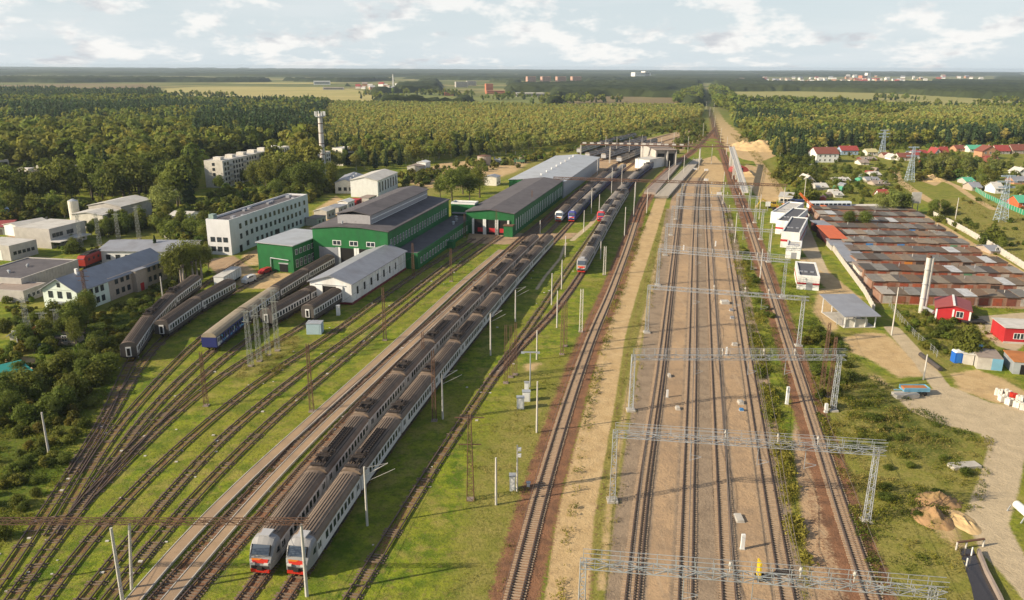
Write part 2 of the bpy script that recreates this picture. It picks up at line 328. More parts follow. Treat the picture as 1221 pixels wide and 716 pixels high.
# sand haul road right of T0 with dirt shoulder
zl('sand', gp((655, 800), (676, 716), (686, 616), (717, 476), (732, 400), (748, 350), (766, 300), (784, 250), (790, 232)), 2.7, 1.0)
zl('dry', gp((690, 780), (708, 650), (735, 476), (757, 370), (780, 300), (793, 250)), 5.0, 3.0)
zl('rust', gp((702, 716), (713, 616), (738, 476), (752, 400), (765, 350), (779, 300)), 0.9, 1.5, 0.62)
zl('sand', gp((718, 700), (726, 600), (748, 476), (766, 390), (779, 330), (792, 270)), 1.0, 1.6, 0.7)
# construction sand by the overbridge
zp('sand', gp((806, 240), (815, 215), (838, 190), (852, 186), (866, 200), (860, 226), (848, 236), (840, 212), (822, 212)), 2.0)
zp('sand', gp((870, 182), (880, 172), (905, 168), (925, 186), (905, 194), (885, 190)), 2.5)
zp('sand', gp((866, 181), (860, 162), (853, 142), (849.5, 127), (853, 126), (864, 144), (881, 159), (900, 168), (888, 183)), 2.5)
zl('sand', gp((897, 180), (905, 195), (920, 215), (935, 238)), 2.8, 1.5)
zp('sand', gp((880, 205), (890, 196), (908, 200), (924, 215), (932, 232), (925, 243), (905, 240), (895, 225)), 2.5, 0.85)
zp('conc', gp((935, 250), (955, 247), (985, 318), (990, 330), (970, 318), (950, 290)), 1.0, 0.9)
zp('sand', gp((962, 235), (958, 250), (925, 262), (928, 250), (938, 240)), 1.5, 0.8)
zl('sand', gp((965, 310), (982, 330), (1000, 345), (1010, 355)), 3.4, 2.0, 0.95)
zp('sand', gp((975, 345), (1000, 340), (1030, 355), (1000, 372), (1000, 392), (990, 400), (968, 372)), 2.5, 0.85)
zp('sand', gp((1000, 402), (1030, 395), (1060, 398), (1092, 425), (1120, 450), (1070, 452), (1035, 430), (1010, 420)), 2.5, 0.74)
zl('conc', gp((1064, 392), (1082, 412), (1100, 432), (1122, 462), (1150, 490)), 1.9, 1.0)
zp('conc', gp((1068, 472), (1095, 466), (1135, 462), (1180, 480), (1235, 490), (1235, 545), (1205, 540), (1180, 520), (1120, 505), (1085, 490)), 2.0)
zl('conc', gp((1180, 500), (1200, 540), (1190, 580), (1176, 620), (1195, 660), (1225, 690), (1260, 730), (1300, 780)), 2.7, 1.2)
zp('sand', gp((1130, 445), (1165, 440), (1200, 452), (1230, 470), (1225, 490), (1180, 480), (1140, 465)), 2.5, 0.8)
zp('conc', gp((1160, 378), (1235, 372), (1235, 400), (1210, 420), (1188, 412), (1170, 395)), 1.5)
zl('sand', gp((1094, 256), (1118, 268), (1150, 288), (1190, 310), (1235, 338)), 2.4, 1.2)
zl('sand', gp((1065, 200), (1072, 215), (1085, 225), (1105, 238), (1135, 252)), 2.6, 1.5, 0.9)
zl('sand', gp((1118, 212), (1140, 222), (1160, 236), (1185, 250)), 2.0, 1.5, 0.85)
zp('sand', gp((1098, 216), (1112, 211), (1125, 216), (1115, 222)), 2.0)
zp('tan', gp((1044, 362), (1300, 372), (1096, 252), (962, 250)), 1.0, 0.9)                     # garage lanes
zp('dry', gp((1110, 258), (1235, 335), (1300, 330), (1300, 240), (1180, 232), (1110, 238)), 6.0, 0.9)
zp('dry', gp((1060, 366), (1160, 372), (1190, 420), (1130, 452), (1090, 420)), 3.0, 0.9)
# tall green-brown meadow right of T5
zp('dry', gp((1055, 780), (1000, 560), (985, 500), (965, 460), (1010, 415), (1080, 470), (1180, 520), (1190, 580), (1170, 640), (1215, 716), (1260, 780)), 3.0, 0.75)
zp('dark', gp((1000, 470), (1030, 440), (1080, 470), (1170, 520), (1160, 560), (1080, 560), (1020, 520)), 5.0, 0.5)
zp('sand', gp((1000, 600), (1020, 590), (1060, 660), (1090, 716), (1060, 716)), 4.0, 0.42)
zp('sand', gp((1020, 445), (1050, 440), (1080, 468), (1060, 475)), 3.0, 0.55)
zp('sand', gp((1090, 600), (1112, 582), (1140, 600), (1150, 640), (1160, 660), (1140, 660), (1118, 640)), 3.0, 0.75)
zp('sand', gp((1142, 612), (1165, 605), (1178, 640), (1190, 680), (1165, 660)), 3.0, 0.75)
# middle meadow (between L and T0)
zp('dry', gp((520, 780), (560, 560), (600, 480), (640, 470), (690, 400), (700, 420), (640, 580), (590, 780)), 5.0, 0.86)
zp('dry', gp((600, 440), (640, 430), (680, 410), (640, 470), (600, 480)), 3.0, 0.6)
zp('sand', gp((617, 433), (640, 430), (655, 432), (640, 444), (622, 446)), 2.0, 0.6)
zl('conc', gp((675, 290), (668, 308), (650, 330), (640, 345)), 0.7, 0.8, 0.75)
zl('conc', gp((720, 248), (704, 268), (682, 287)), 1.0, 0.6, 0.95)
zp('tan', gp((556, 290), (600, 292), (680, 285), (690, 278), (616, 278), (560, 275)), 1.0, 0.9)
# yard spots
zp('sand', gp((275, 322), (345, 326), (356, 330), (330, 345), (300, 345), (270, 338)), 2.5, 0.85)
zp('sand', gp((352, 326), (380, 315), (400, 318), (370, 335)), 2.0, 0.8)
zp('tan', gp((240, 310), (280, 305), (305, 322), (275, 335), (255, 325)), 2.5, 0.85)
zp('sand', gp((283, 305), (370, 268), (385, 275), (310, 318), (290, 318)), 2.5, 0.6)
zl('dry', gp((290, 445), (330, 420), (345, 405)), 3.5, 3.0, 0.9)
zp('sand', gp((405, 397), (440, 380), (460, 400), (430, 410)), 4.0, 0.45)
zp('sand', gp((400, 232), (440, 250), (400, 270), (365, 265), (372, 250)), 4.0, 0.7)
zp('sand', gp((475, 215), (520, 195), (570, 190), (640, 190), (620, 205), (560, 225), (500, 225)), 5.0, 0.65)
zp('sand', gp((0, 420), (40, 425), (70, 440), (50, 450), (0, 445)), 2.0, 0.7)
zp('rust', gp((38, 430), (62, 428), (62, 440), (42, 442)), 1.0, 0.8)
zp('tan', gp((0, 275), (60, 260), (90, 262), (30, 285), (0, 300)), 4.0, 0.6)
zp('tan', gp((0, 355), (30, 350), (20, 312), (0, 315)), 3.0, 0.7)
zp('dark', gp((-40, 470), (60, 460), (130, 440), (140, 470), (90, 560), (20, 640), (-60, 720)), 4.0, 0.5)
zp('dark', gp((40, 380), (100, 380), (150, 370), (210, 330), (230, 340), (160, 400), (130, 450), (60, 450)), 4.0, 0.7)
zp('dry', gp((740, 186), (800, 165), (838, 140), (845, 150), (820, 185), (770, 230), (730, 240)), 8.0, 0.7)
zp('dry', gp((440, 232), (500, 202), (640, 182), (690, 178), (672, 196), (600, 215), (540, 232), (470, 240)), 8.0, 0.8)
zp('dry', gp((60, 320), (110, 285), (200, 255), (250, 262), (250, 300), (225, 345), (150, 380), (40, 400), (0, 400), (0, 330)), 8.0, 0.5)
zp('dry', gp((868, 150), (885, 150), (905, 168), (930, 200), (940, 240), (935, 244), (915, 205), (893, 175)), 6.0, 0.7)
zp('tan', gp((690, 214), (690, 190), (740, 172), (800, 158), (838, 152), (842, 166), (800, 190), (770, 215), (740, 235)), 5.0, 0.62)
zp('sand', gp((724, 197), (757, 190), (757, 205), (730, 207)), 2.0, 0.7)
# village gardens
zp('dry', gp((940, 240), (945, 195), (1000, 185), (1300, 180), (1300, 240), (1160, 235), (1090, 250), (1000, 250)), 8.0, 0.5)
# far fields (pixel outline of the visible field)
FIELDS = [gp((868, 109.5), (950, 109), (1060, 111.5), (1130, 115.5), (1230, 121), (1230, 134), (1120, 137), (1000, 134), (870, 131)),
          gp((195, 106), (260, 103), (400, 104), (445, 110), (450, 126), (330, 126), (200, 124)),
          gp((-60, 102), (100, 99.8), (190, 100), (195, 103), (190, 112), (-60, 112)),
          gp((670, 116), (730, 115), (818, 117), (815, 131), (740, 132), (670, 131)),
          gp((455, 112), (520, 110), (560, 118), (540, 126), (455, 124)),
          gp((1050, 94.5), (1230, 97), (1230, 100), (1110, 97.5)), gp((260, 98.5), (400, 98.5), (410, 100.5), (270, 100.5)),
          gp((560, 115), (610, 114), (660, 117), (650, 128), (560, 127))]
FCOL = [0.72, 1.0, 0.22, 0.30, 0.45, 0.8, 0.9, 0.5]
def zone_values(X, Y):
    A = np.zeros((len(X), 8))
    for ch, kind, q, hw, soft, w in ZONES:
        m = hw+soft+1
        s = (X > q[:, 0].min()-m) & (X < q[:, 0].max()+m) & (Y > q[:, 1].min()-m) & (Y < q[:, 1].max()+m)
        if not s.any(): continue
        x, y = X[s], Y[s]
        if kind == 'line': d = hw-dist_line(x, y, q)
        else: d = dist_line(x, y, np.vstack([q, q[:1]])); d = np.where(inside(x, y, q), d, -d)
        v = np.clip(0.5+d/(2*soft), 0, 1)*w
        i = CH[ch]; A[s, i] = np.maximum(A[s, i], v)
    for q, c in zip(FIELDS, FCOL):
        s = inside(X, Y, q); A[s, 7] = c
    return A
def grid(x0, x1, y0, y1, st):
    nx = int(round((x1-x0)/st)); ny = int(round((y1-y0)/st))
    xs = np.linspace(x0, x1, nx+1); ys = np.linspace(y0, y1, ny+1); X, Y = np.meshgrid(xs, ys)
    i = np.arange((nx+1)*(ny+1)).reshape(ny+1, nx+1)
    F = np.stack([i[:-1, :-1], i[:-1, 1:], i[1:, 1:], i[1:, :-1]], -1).reshape(-1, 4)
    return X.ravel(), Y.ravel(), F
Xs, Ys, Fs, nb = [], [], [], 0
for r in ((-190, 190, 60, 290, 0.5), (-420, 420, 290, 640, 1.25), (-1600, 1600, 640, 2400, 8), (-12000, 12000, 2400, 15000, 80),
          (-420, -190, -160, 290, 5), (190, 420, -160, 290, 5), (-190, 190, -160, 60, 4), (-1600, -420, -160, 640, 10), (420, 1600, -160, 640, 10),
          (-12000, -1600, -160, 2400, 80), (1600, 12000, -160, 2400, 80)):
    x, y, f = grid(*r); Xs.append(x); Ys.append(y); Fs.append(f+nb); nb += len(x)
X = np.concatenate(Xs); Y = np.concatenate(Ys); F = np.concatenate(Fs); A = zone_values(X, Y)
me = bpy.data.meshes.new('ground'); Z = np.zeros_like(X)
gm = bpy.data.materials.new('ground_cover')
me = np_mesh('ground', np.stack([X, Y, Z], 1), F, gm)
for nm, a in (('za', A[:, :4]), ('zb', A[:, 4:])):
    at = me.attributes.new(nm, 'FLOAT_COLOR', 'POINT'); at.data.foreach_set('color', np.ascontiguousarray(a, np.float32).ravel())
tag(link('ground', me), 'grassy railway ground with ballast, sand and paved strips', 'ground', kind='structure')
# ---- ground material
t, n, l, p = nodes(gm); p.inputs['Roughness'].default_value = 0.95; p.inputs['Specular IOR Level'].default_value = 0.1
geo = n.new('ShaderNodeNewGeometry'); POS = geo.outputs['Position']
def gmath(op, *v):
    q = n.new('ShaderNodeMath'); q.operation = op
    for i, a in enumerate(v):
        if isinstance(a, (int, float)): q.inputs[i].default_value = a
        else: l.new(a, q.inputs[i])
    return q.outputs[0]
def gnoise(scale, detail=5, rough=0.6, sc=None, off=0):
    q = n.new('ShaderNodeTexNoise'); q.inputs['Scale'].default_value = scale; q.inputs['Detail'].default_value = detail; q.inputs['Roughness'].default_value = rough
    mp = n.new('ShaderNodeMapping'); mp.inputs['Location'].default_value = (off, off*0.7, 0); mp.inputs['Scale'].default_value = sc or (1, 1, 1); l.new(POS, mp.inputs[0]); l.new(mp.outputs[0], q.inputs['Vector'])
    return q.outputs[0]
def gramp(v, lo, hi, a=0, b=1):
    q = n.new('ShaderNodeMapRange'); q.interpolation_type = 'SMOOTHSTEP'; l.new(v, q.inputs[0]) ; q.inputs[1].default_value = lo; q.inputs[2].default_value = hi; q.inputs[3].default_value = a; q.inputs[4].default_value = b; return q.outputs[0]
def gmix(f, a, b):
    q = n.new('ShaderNodeMix'); q.data_type = 'RGBA'
    if isinstance(f, (int, float)): q.inputs[0].default_value = f
    else: l.new(f, q.inputs[0])
    for i, v in ((6, a), (7, b)):
        if isinstance(v, tuple): q.inputs[i].default_value = (*v, 1)
        else: l.new(v, q.inputs[i])
    return q.outputs[2]
def attr(nm):
    q = n.new('ShaderNodeAttribute'); q.attribute_name = nm; s = n.new('ShaderNodeSeparateColor'); l.new(q.outputs['Color'], s.inputs[0]); return [s.outputs[0], s.outputs[1], s.outputs[2], q.outputs['Alpha']]
za, zb = attr('za'), attr('zb')
n_big = gnoise(0.05, 4); n_mid = gnoise(0.35, 5, off=13); n_fine = gnoise(2.2, 6, 0.7, off=31); n_vf = gnoise(7.0, 4, 0.7, off=5)
grass = gmix(gramp(n_mid, 0.40, 0.60), (0.092, 0.150, 0.012), (0.235, 0.275, 0.022))
grass = gmix(gramp(n_big, 0.40, 0.65, 0, 0.7), grass, (0.25, 0.235, 0.035))
grass = gmix(gramp(n_fine, 0.46, 0.70, 0, 0.7), grass, (0.070, 0.100, 0.012))
grass = gmix(gramp(gnoise(0.16, 6, 0.7, off=77), 0.48, 0.64, 0, 0.8), grass, (0.30, 0.26, 0.065))
grass = gmix(gramp(gnoise(0.8, 5, 0.7, off=51), 0.52, 0.66, 0, 0.65), grass, (0.20, 0.155, 0.06))
grass = gmix(gramp(gnoise(1.3, 6, 0.75, off=23), 0.50, 0.64, 0, 0.55), grass, (0.060, 0.085, 0.012)); grass = gmix(gramp(gnoise(3.4, 4, 0.7, off=29), 0.55, 0.68, 0, 0.45), grass, (0.30, 0.29, 0.07))
grass = gmix(gramp(gnoise(0.11, 5, 0.65, off=91), 0.52, 0.66, 0, 0.6), grass, (0.085, 0.135, 0.014))
dry = gmix(gramp(n_fine, 0.3, 0.7), (0.33, 0.28, 0.085), (0.17, 0.16, 0.035))
dry = gmix(gramp(n_mid, 0.42, 0.62, 0, 0.8), dry, (0.19, 0.195, 0.035)); dry = gmix(gramp(gnoise(1.3, 6, 0.75, off=43), 0.52, 0.66, 0, 0.6), dry, (0.075, 0.090, 0.018))
def mask(z, amt=0.55, lo=0.36, hi=0.60, src=None):
    k = gmath('ADD', z, gmath('MULTIPLY', gmath('SUBTRACT', src or n_fine, 0.5), amt)); k = gmath('ADD', k, gmath('MULTIPLY', gmath('SUBTRACT', n_mid, 0.5), amt*0.7)); return gramp(k, lo, hi)
col = gmix(mask(zb[0], 0.7, 0.25, 0.75), grass, dry)
dk = gmix(gramp(n_fine, 0.35, 0.65), (0.035, 0.055, 0.010), (0.085, 0.115, 0.02))
col = gmix(mask(zb[1], 0.7, 0.25, 0.7), col, dk)
tan = gmix(gramp(n_big, 0.35, 0.65), (0.36, 0.25, 0.155), (0.46, 0.315, 0.185)); tan = gmix(gramp(n_fine, 0.48, 0.75, 0, 0.55), tan, (0.24, 0.18, 0.125))
tan = gmix(gramp(gnoise(0.3, 7, 0.72, off=17), 0.48, 0.64, 0, 0.55), tan, (0.25, 0.185, 0.125)); tan = gmix(gramp(gnoise(0.9, 6, 0.65, sc=(1, 0.06, 1), off=3), 0.5, 0.68, 0, 0.5), tan, (0.44, 0.33, 0.22))
col = gmix(mask(zb[2], 0.35), col, tan)
gry = gmix(gramp(n_vf, 0.3, 0.7), (0.225, 0.17, 0.12), (0.38, 0.29, 0.20)); gry = gmix(gramp(n_mid, 0.42, 0.66, 0, 0.6), gry, (0.20, 0.15, 0.105))
col = gmix(mask(za[1], 0.4), col, gry)
snd = gmix(gramp(n_mid, 0.3, 0.7), (0.46, 0.32, 0.16), (0.55, 0.40, 0.215)); snd = gmix(gramp(n_fine, 0.50, 0.72, 0, 0.65), snd, (0.32, 0.22, 0.11)); snd = gmix(gramp(gnoise(0.22, 6, 0.7, off=61), 0.5, 0.64, 0, 0.5), snd, (0.36, 0.25, 0.135))
col = gmix(mask(za[2], 0.55), col, snd)
cnc = gmix(gramp(n_mid, 0.3, 0.7), (0.43, 0.345, 0.225), (0.51, 0.41, 0.27)); cnc = gmix(gramp(n_fine, 0.52, 0.75, 0, 0.3), cnc, (0.30, 0.23, 0.15))
col = gmix(mask(za[3], 0.4), col, cnc)
rst = gmix(gramp(n_vf, 0.3, 0.7), (0.17, 0.085, 0.048), (0.32, 0.165, 0.092)); rst = gmix(gramp(n_mid, 0.42, 0.66, 0, 0.6), rst, (0.10, 0.062, 0.042))
col = gmix(mask(za[0], 1.0, 0.40, 0.70), col, rst)
fc = gmix(gramp(zb[3], 0.28, 0.42), (0.20, 0.145, 0.085), (0.155, 0.185, 0.055)); fc = gmix(gramp(zb[3], 0.55, 0.85), fc, (0.42, 0.36, 0.14)); fc = gmix(gramp(gnoise(0.004, 4), 0.45, 0.62, 0, 0.35), fc, (0.24, 0.26, 0.07)); fc = gmix(gramp(gnoise(0.05, 3, sc=(0.08, 1, 1)), 0.45, 0.6, 0, 0.35), fc, (0.22, 0.19, 0.08))
col = gmix(gramp(zb[3], 0.08, 0.2), col, fc)
# distant open land is mostly woodland floor
sp = n.new('ShaderNodeSeparateXYZ'); l.new(POS, sp.inputs[0])
far = gmath('MULTIPLY', gramp(sp.outputs[1], 700, 1500), gmath('SUBTRACT', 1.0, gramp(zb[3], 0.08, 0.2)))
wood = gmix(gramp(gnoise(0.0016, 3), 0.42, 0.58), (0.13, 0.15, 0.045), (0.26, 0.23, 0.09)); wood = gmix(gramp(gnoise(0.006, 4), 0.5, 0.62, 0, 0.8), wood, (0.075, 0.095, 0.025))
col = gmix(far, col, wood)
l.new(col, p.inputs['Base Color'])
b = n.new('ShaderNodeBump'); b.inputs['Strength'].default_value = 0.6; b.inputs['Distance'].default_value = 0.3
l.new(gmath('ADD', n_fine, gmath('MULTIPLY', n_mid, 1.2)), b.inputs['Height']); l.new(b.outputs[0], p.inputs['Normal'])

# ---------------------------------------------------------------- haze
hz = MB(); hz.box(-11500, 11500, -155, 14900, -1, 72)
hm = bpy.data.materials.new('haze_air'); hm.use_nodes = True; hn = hm.node_tree.nodes; hn.clear()
ho = hn.new('ShaderNodeOutputMaterial'); pv = hn.new('ShaderNodeVolumePrincipled'); pv.inputs['Color'].default_value = (0.72, 0.86, 1.0, 1); pv.inputs['Density'].default_value = 6.0e-5; pv.inputs['Anisotropy'].default_value = 0.1
hm.node_tree.links.new(pv.outputs[0], ho.inputs['Volume'])
tag(hz.build('haze', hm), 'pale blue summer haze over the distant land', 'haze', kind='stuff')

# ---------------------------------------------------------------- railway tracks
SLEEP = mat('weathered_sleeper', (0.20, 0.145, 0.10), 0.9, 0.25, 1.5)
SLEEPC = mat('concrete_sleeper', (0.36, 0.265, 0.18), 0.9, 0.2, 1.5)
def track(key, label, concrete=False, smax=330):
    yard = TR[key][2] != 'rust' and TR[key][2] != 'grey'
    q = TR[key][0]; x0, y0 = q[0]; root = thing('railway_track', label, 'railway track', (x0, y0, 0), kind='structure')
    tg = np.gradient(q, axis=0); tg /= np.linalg.norm(tg, axis=1)[:, None]; nr = np.stack([-tg[:, 1], tg[:, 0]], 1)
    for sgn in (-1, 1):
        c = q+nr*0.80*sgn; m = MB(); w = 0.075
        secs = []
        for i in range(len(c)):
            a = c[i]-nr[i]*w; b = c[i]+nr[i]*w; secs.append([(a[0], a[1], 0.12), (a[0], a[1], 0.33), (b[0], b[1], 0.33), (b[0], b[1], 0.12)])
        m.loft(secs); m.build('rail', RAIL, root)
    d = np.r_[0, np.cumsum(np.hypot(*np.diff(q, axis=0).T))]; s = np.arange(0.2, d[-1], 0.56)
    px = np.interp(s, d, q[:, 0]); py = np.interp(s, d, q[:, 1]); tx = np.interp(s, d, tg[:, 0]); ty = np.interp(s, d, tg[:, 1])
    keep = (py < smax) & (py > 62); m = MB()
    for x, y, a, b in zip(px[keep], py[keep], tx[keep], ty[keep]):
        u = Vector((a, b, 0)); v = Vector((-b, a, 0)); c = Vector((x, y, 0.02+random.uniform(-.01, .02))); L_ = 1.36+random.uniform(-.05, .05); h = 0.125
        if yard:
            if random.random() < (.6 if TR[key][2] == 'yard' else .25): continue
            c.z -= random.uniform(.02, .11)
        e = [c-u*.12-v*L_, c+u*.12-v*L_, c+u*.12+v*L_, c-u*.12+v*L_]; m.hexa([p+Vector((0, 0, -.03)) for p in e]+[p+Vector((0, 0, h)) for p in e])
    if m.v: o = m.build('sleeper_run', SLEEPC if concrete else SLEEP, root); o['kind'] = 'stuff'
for k, lb, c in (('T0', 'rusty single track on red ballast along the sand road', 1), ('T1', 'leftmost of the four station tracks with a guard rail', 1), ('T2', 'second station track from the sand road on tan apron', 1), ('T3', 'third station track from the sand road on tan apron', 1),
                 ('T4', 'fourth station track beside the green hedge strip', 1), ('T5', 'rusty main line running straight to the horizon', 1), ('T6', 'second main line track joining beyond the footbridge', 0),
                 ('A', 'overgrown outer yard track under the bent coach rake', 0), ('A2', 'overgrown yard track under the short coach rake', 0), ('B', 'grassy yard track between the coach rake and blue coach', 0), ('C', 'yard track under the blue graffiti coach', 0),
                 ('D', 'dark yard track left of the lattice pylons', 0), ('D2', 'yard track running into the white shed', 0), ('E', 'grassy yard track passing close to the white shed', 0), ('F', 'second grassy yard track from the white shed', 0), ('Gt', 'yard track beside the long walkway', 0),
                 ('H', 'track between the two long walkways', 0), ('I', 'empty track beside the left grey train', 0), ('J', 'track under the left grey train', 0), ('K', 'track under the right grey train', 0), ('L', 'overgrown track right of the grey trains leading to the blue train', 0),
                 ('M', 'track branching to the lone grey train', 0), ('Y0', 'far yard track under brown coaches', 0), ('Y1', 'far yard track near the footbridge', 0), ('Y2', 'far yard track beside the small engine shed', 0), ('Y3', 'outermost far yard track by the birch wood', 0)):
    track(k, lb, c)
m = MB(); q = TR['T1'][0]                                            # the extra rail seen inside the first station track
m.loft([[(x+.18, y, .12), (x+.18, y, .31), (x+.30, y, .31), (x+.30, y, .12)] for x, y in q if y < 420]); tag(m.build('guard_rail', RAIL), 'extra inner rail inside the leftmost station track', 'rail')
# walkways between the tracks
def walkway(q, w, label):
    x0, y0 = q[0]; root = thing('walkway', label, 'walkway', (x0, y0, 0), kind='structure')
    tg = np.gradient(q, axis=0); tg /= np.linalg.norm(tg, axis=1)[:, None]; nr = np.stack([-tg[:, 1], tg[:, 0]], 1)
    def strip(a, b, z, mt, nm):
        m = MB(); m.loft([[(*(p+v*a), -.05), (*(p+v*a), z), (*(p+v*b), z), (*(p+v*b), -.05)] for p, v in zip(q, nr)]); m.build(nm, mt, root)
    strip(-w+.13, w-.13, .30, mat('walkway_deck', (0.34, 0.235, 0.145), 0.9, 0.12, 1.0, stain=(0.2, 0.15, 0.11), stain_amt=0.5), 'deck')
    strip(-w, -w+.13, .36, CONC, 'edge'); strip(w-.13, w, .36, CONC, 'edge')
walkway(PLAT1, 1.0, 'long low walkway beside the grassy yard tracks'); walkway(PLAT2, 0.85, 'narrow walkway left of the grey trains')
# ================================================================ buildings
class Frame:
    """ground footprint: A corner nearest the camera, u along A->B, v towards C"""
    def __init__(s, A, B, C, lead=False):
        A, B, C = Vector(A), Vector(B), Vector(C); A.z = B.z = C.z = 0
        if lead:                                       # the long side A->C sets the direction
            d = (C-A).normalized(); p = Vector((-d.y, d.x, 0)); B = A+p*(math.copysign((B-A).length, p.dot(B-A)) if lead == 2 else p.dot(B-A))
        s.A = A; s.L = (B-A).length; s.u = (B-A).normalized(); v = Vector((-s.u.y, s.u.x, 0))
        if v.dot(C-A) < 0: v = -v
        s.v = v; s.D = v.dot(C-A)
    def P(s, a, b, z): return s.A+s.u*a+s.v*b+Vector((0, 0, z))
    def box(s, m, a0, a1, b0, b1, z0, z1):
        m.hexa([s.P(a0, b0, z0), s.P(a1, b0, z0), s.P(a1, b1, z0), s.P(a0, b1, z0), s.P(a0, b0, z1), s.P(a1, b0, z1), s.P(a1, b1, z1), s.P(a0, b1, z1)])
    def prism(s, m, prof, b0, b1, axis='v'):
        """profile (x,z) list closed, extruded along v (axis 'v') or u"""
        n = len(prof)
        f = (lambda x, z, t: s.P(x, t, z)) if axis == 'v' else (lambda x, z, t: s.P(t, x, z))
        m.add([f(x, z, b0) for x, z in prof]+[f(x, z, b1) for x, z in prof], [tuple(range(n-1, -1, -1)), tuple(range(n, 2*n))]+[(k, (k+1) % n, n+(k+1) % n, n+k) for k in range(n)])
WM = {}
def win_mesh(w, h, style='white'):
    k = (round(w, 2), round(h, 2), style)
    if k in WM: return WM[k]
    m = MB(); fr = {'white': WHITE, 'dark': mat('dark_frame', (0.06, 0.055, 0.05), 0.6, 0.1), 'green': GREENW}[style]
    m.cur = 0; m.box(-w/2, w/2, -.05, .05, 0, h); m.cur = 1; t = max(0.07, w*.07)
    m.box(-w/2-t, -w/2, -.09, .09, -t, h+t); m.box(w/2, w/2+t, -.09, .09, -t, h+t); m.box(-w/2, w/2, -.088, .088, -t, 0); m.box(-w/2, w/2, -.088, .088, h, h+t); m.box(-t*.4, t*.4, -.08, .08, 0, h)
    if h > 2: m.box(-w/2, -t*.4, -.078, .078, h*.5-t*.4, h*.5+t*.4); m.box(t*.4, w/2, -.078, .078, h*.5-t*.4, h*.5+t*.4)
    WM[k] = m.mesh('window', [GLASS, fr]); return WM[k]
def windows(root, fr, wall, rows, n, w, h, m0=1.5, m1=1.5, style='white', skip=(), name='window', mesh=None, along=None):
    """wall: 'u0' front (v=0, along u), 'u1' back, 'v0' side (u=0, along v), 'v1' other side"""
    L_ = fr.L if wall[0] == 'u' else fr.D; rz = math.atan2(fr.u.y, fr.u.x) if wall[0] == 'u' else math.atan2(fr.v.y, fr.v.x)
    me = mesh or win_mesh(w, h, style); o_ = []
    for z in rows:
        for i in range(n):
            if (z, i) in skip or i in skip: continue
            t = m0+(L_-m0-m1)*((i+.5)/n)
            p = {'u0': (t, 0), 'u1': (t, fr.D), 'v0': (0, t), 'v1': (fr.L, t)}[wall]
            q = fr.P(p[0], p[1], z); o_.append(link(name, me, root, q-root.location, rz))
    return o_
def panel(fr, wall, t, z0, w, h, out_=0.06):
    m = MB()
    if wall == 'u0': fr.box(m, t-w/2, t+w/2, -out_, .05, z0, z0+h)
    elif wall == 'v0': fr.box(m, -out_, .05, t-w/2, t+w/2, z0, z0+h)
    elif wall == 'v1': fr.box(m, fr.L-.05, fr.L+out_, t-w/2, t+w/2, z0, z0+h)
    elif wall == 'u1': fr.box(m, t-w/2, t+w/2, fr.D-.05, fr.D+out_, z0, z0+h)
    return m
def bld(name, label, cat, fr, group=None): return thing(name, label, cat, fr.A, 0, group)
def flat_roof(root, fr, h, mt, par=0.5, wallmat=WHITE, inset=0.35):
    m = MB(); fr.box(m, inset, fr.L-inset, inset, fr.D-inset, h+.004, h+.12); m.build('roof', mt, root)
    if par:
        m = MB(); w = inset
        for a0, a1, b0, b1 in ((0, fr.L, 0, w), (0, fr.L, fr.D-w, fr.D), (0, w, w, fr.D-w), (fr.L-w, fr.L, w, fr.D-w)): fr.box(m, a0, a1, b0, b1, h, h+par)
        m.build('parapet', wallmat, root)
def gable(root, fr, h, rise, mt, over=0.5, ridge='v', th=0.18, wallmat=None):
    """pitched roof, ridge along v or u; also fills the gable walls"""
    L_ = fr.L if ridge == 'v' else fr.D; D_ = fr.D if ridge == 'v' else fr.L; ax = 'v' if ridge == 'v' else 'u'
    k = rise/(L_/2); m = MB()
    fr.prism(m, [(-over, h-k*over+.03), (L_/2, h+rise+.03), (L_+over, h-k*over+.03), (L_+over, h-k*over+.03+th), (L_/2, h+rise+.03+th), (-over, h-k*over+.03+th)], -over, D_+over, ax)
    m.build('roof', mt, root)
    if wallmat:
        m = MB(); fr.prism(m, [(0, h), (L_, h), (L_/2, h+rise)], 0.001, D_-.001, ax); m.build('gable', wallmat, root)
def walls(root, fr, h, mt, name='wall', z0=-.2):
    m = MB(); fr.box(m, 0, fr.L, 0, fr.D, z0, h); return m.build(name, mt, root)
def vents(root, fr, h, spots, mt=GALV, s=0.7, name='roof_vent'):
    for a, b in spots:
        m = MB(); p = fr.P(fr.L*a, fr.D*b, h); m.tube(p-Vector((0, 0, .3)), p+Vector((0, 0, s)), .28*s/.7, n=8); m.tube(p+Vector((0, 0, s)), p+Vector((0, 0, s*1.3)), .5*s/.7, .1, n=8); m.build(name, mt, root)

# 1 white three-storey office
fr = Frame(G(277, 304.8), G(250, 303), G(369, 267), True); h = 11.6
o = bld('office_building', 'white three storey office block with flat dark roof behind the green depot', 'building', fr)
walls(o, fr, h, OFFICE); flat_roof(o, fr, h, BITUMEN, .8, OFFICE)
windows(o, fr, 'u0', (1.3, 4.6), 3, 1.5, 1.5, .8, .8, 'dark'); windows(o, fr, 'v0', (1.4, 5.0, 8.6), 13, 1.3, 1.6, 9, 6, 'dark', skip=((1.4, 7), (1.4, 1)))
for z in (4.6, 8.2): windows(o, fr, 'v0', (z,), 1, 1.2, 1.7, 5, fr.D-8.5, 'dark')
for z in (1.6, 5.4, 8.6): windows(o, fr, 'v0', (z,), 1, 1.2, 1.6, fr.D-4.8, 2, 'dark')
panel(fr, 'v0', fr.D*.55, 0, 2.6, 3.0).build('door', DARK, o); panel(fr, 'v0', 6, 0, 1.8, 2.4).build('door', DARK, o)
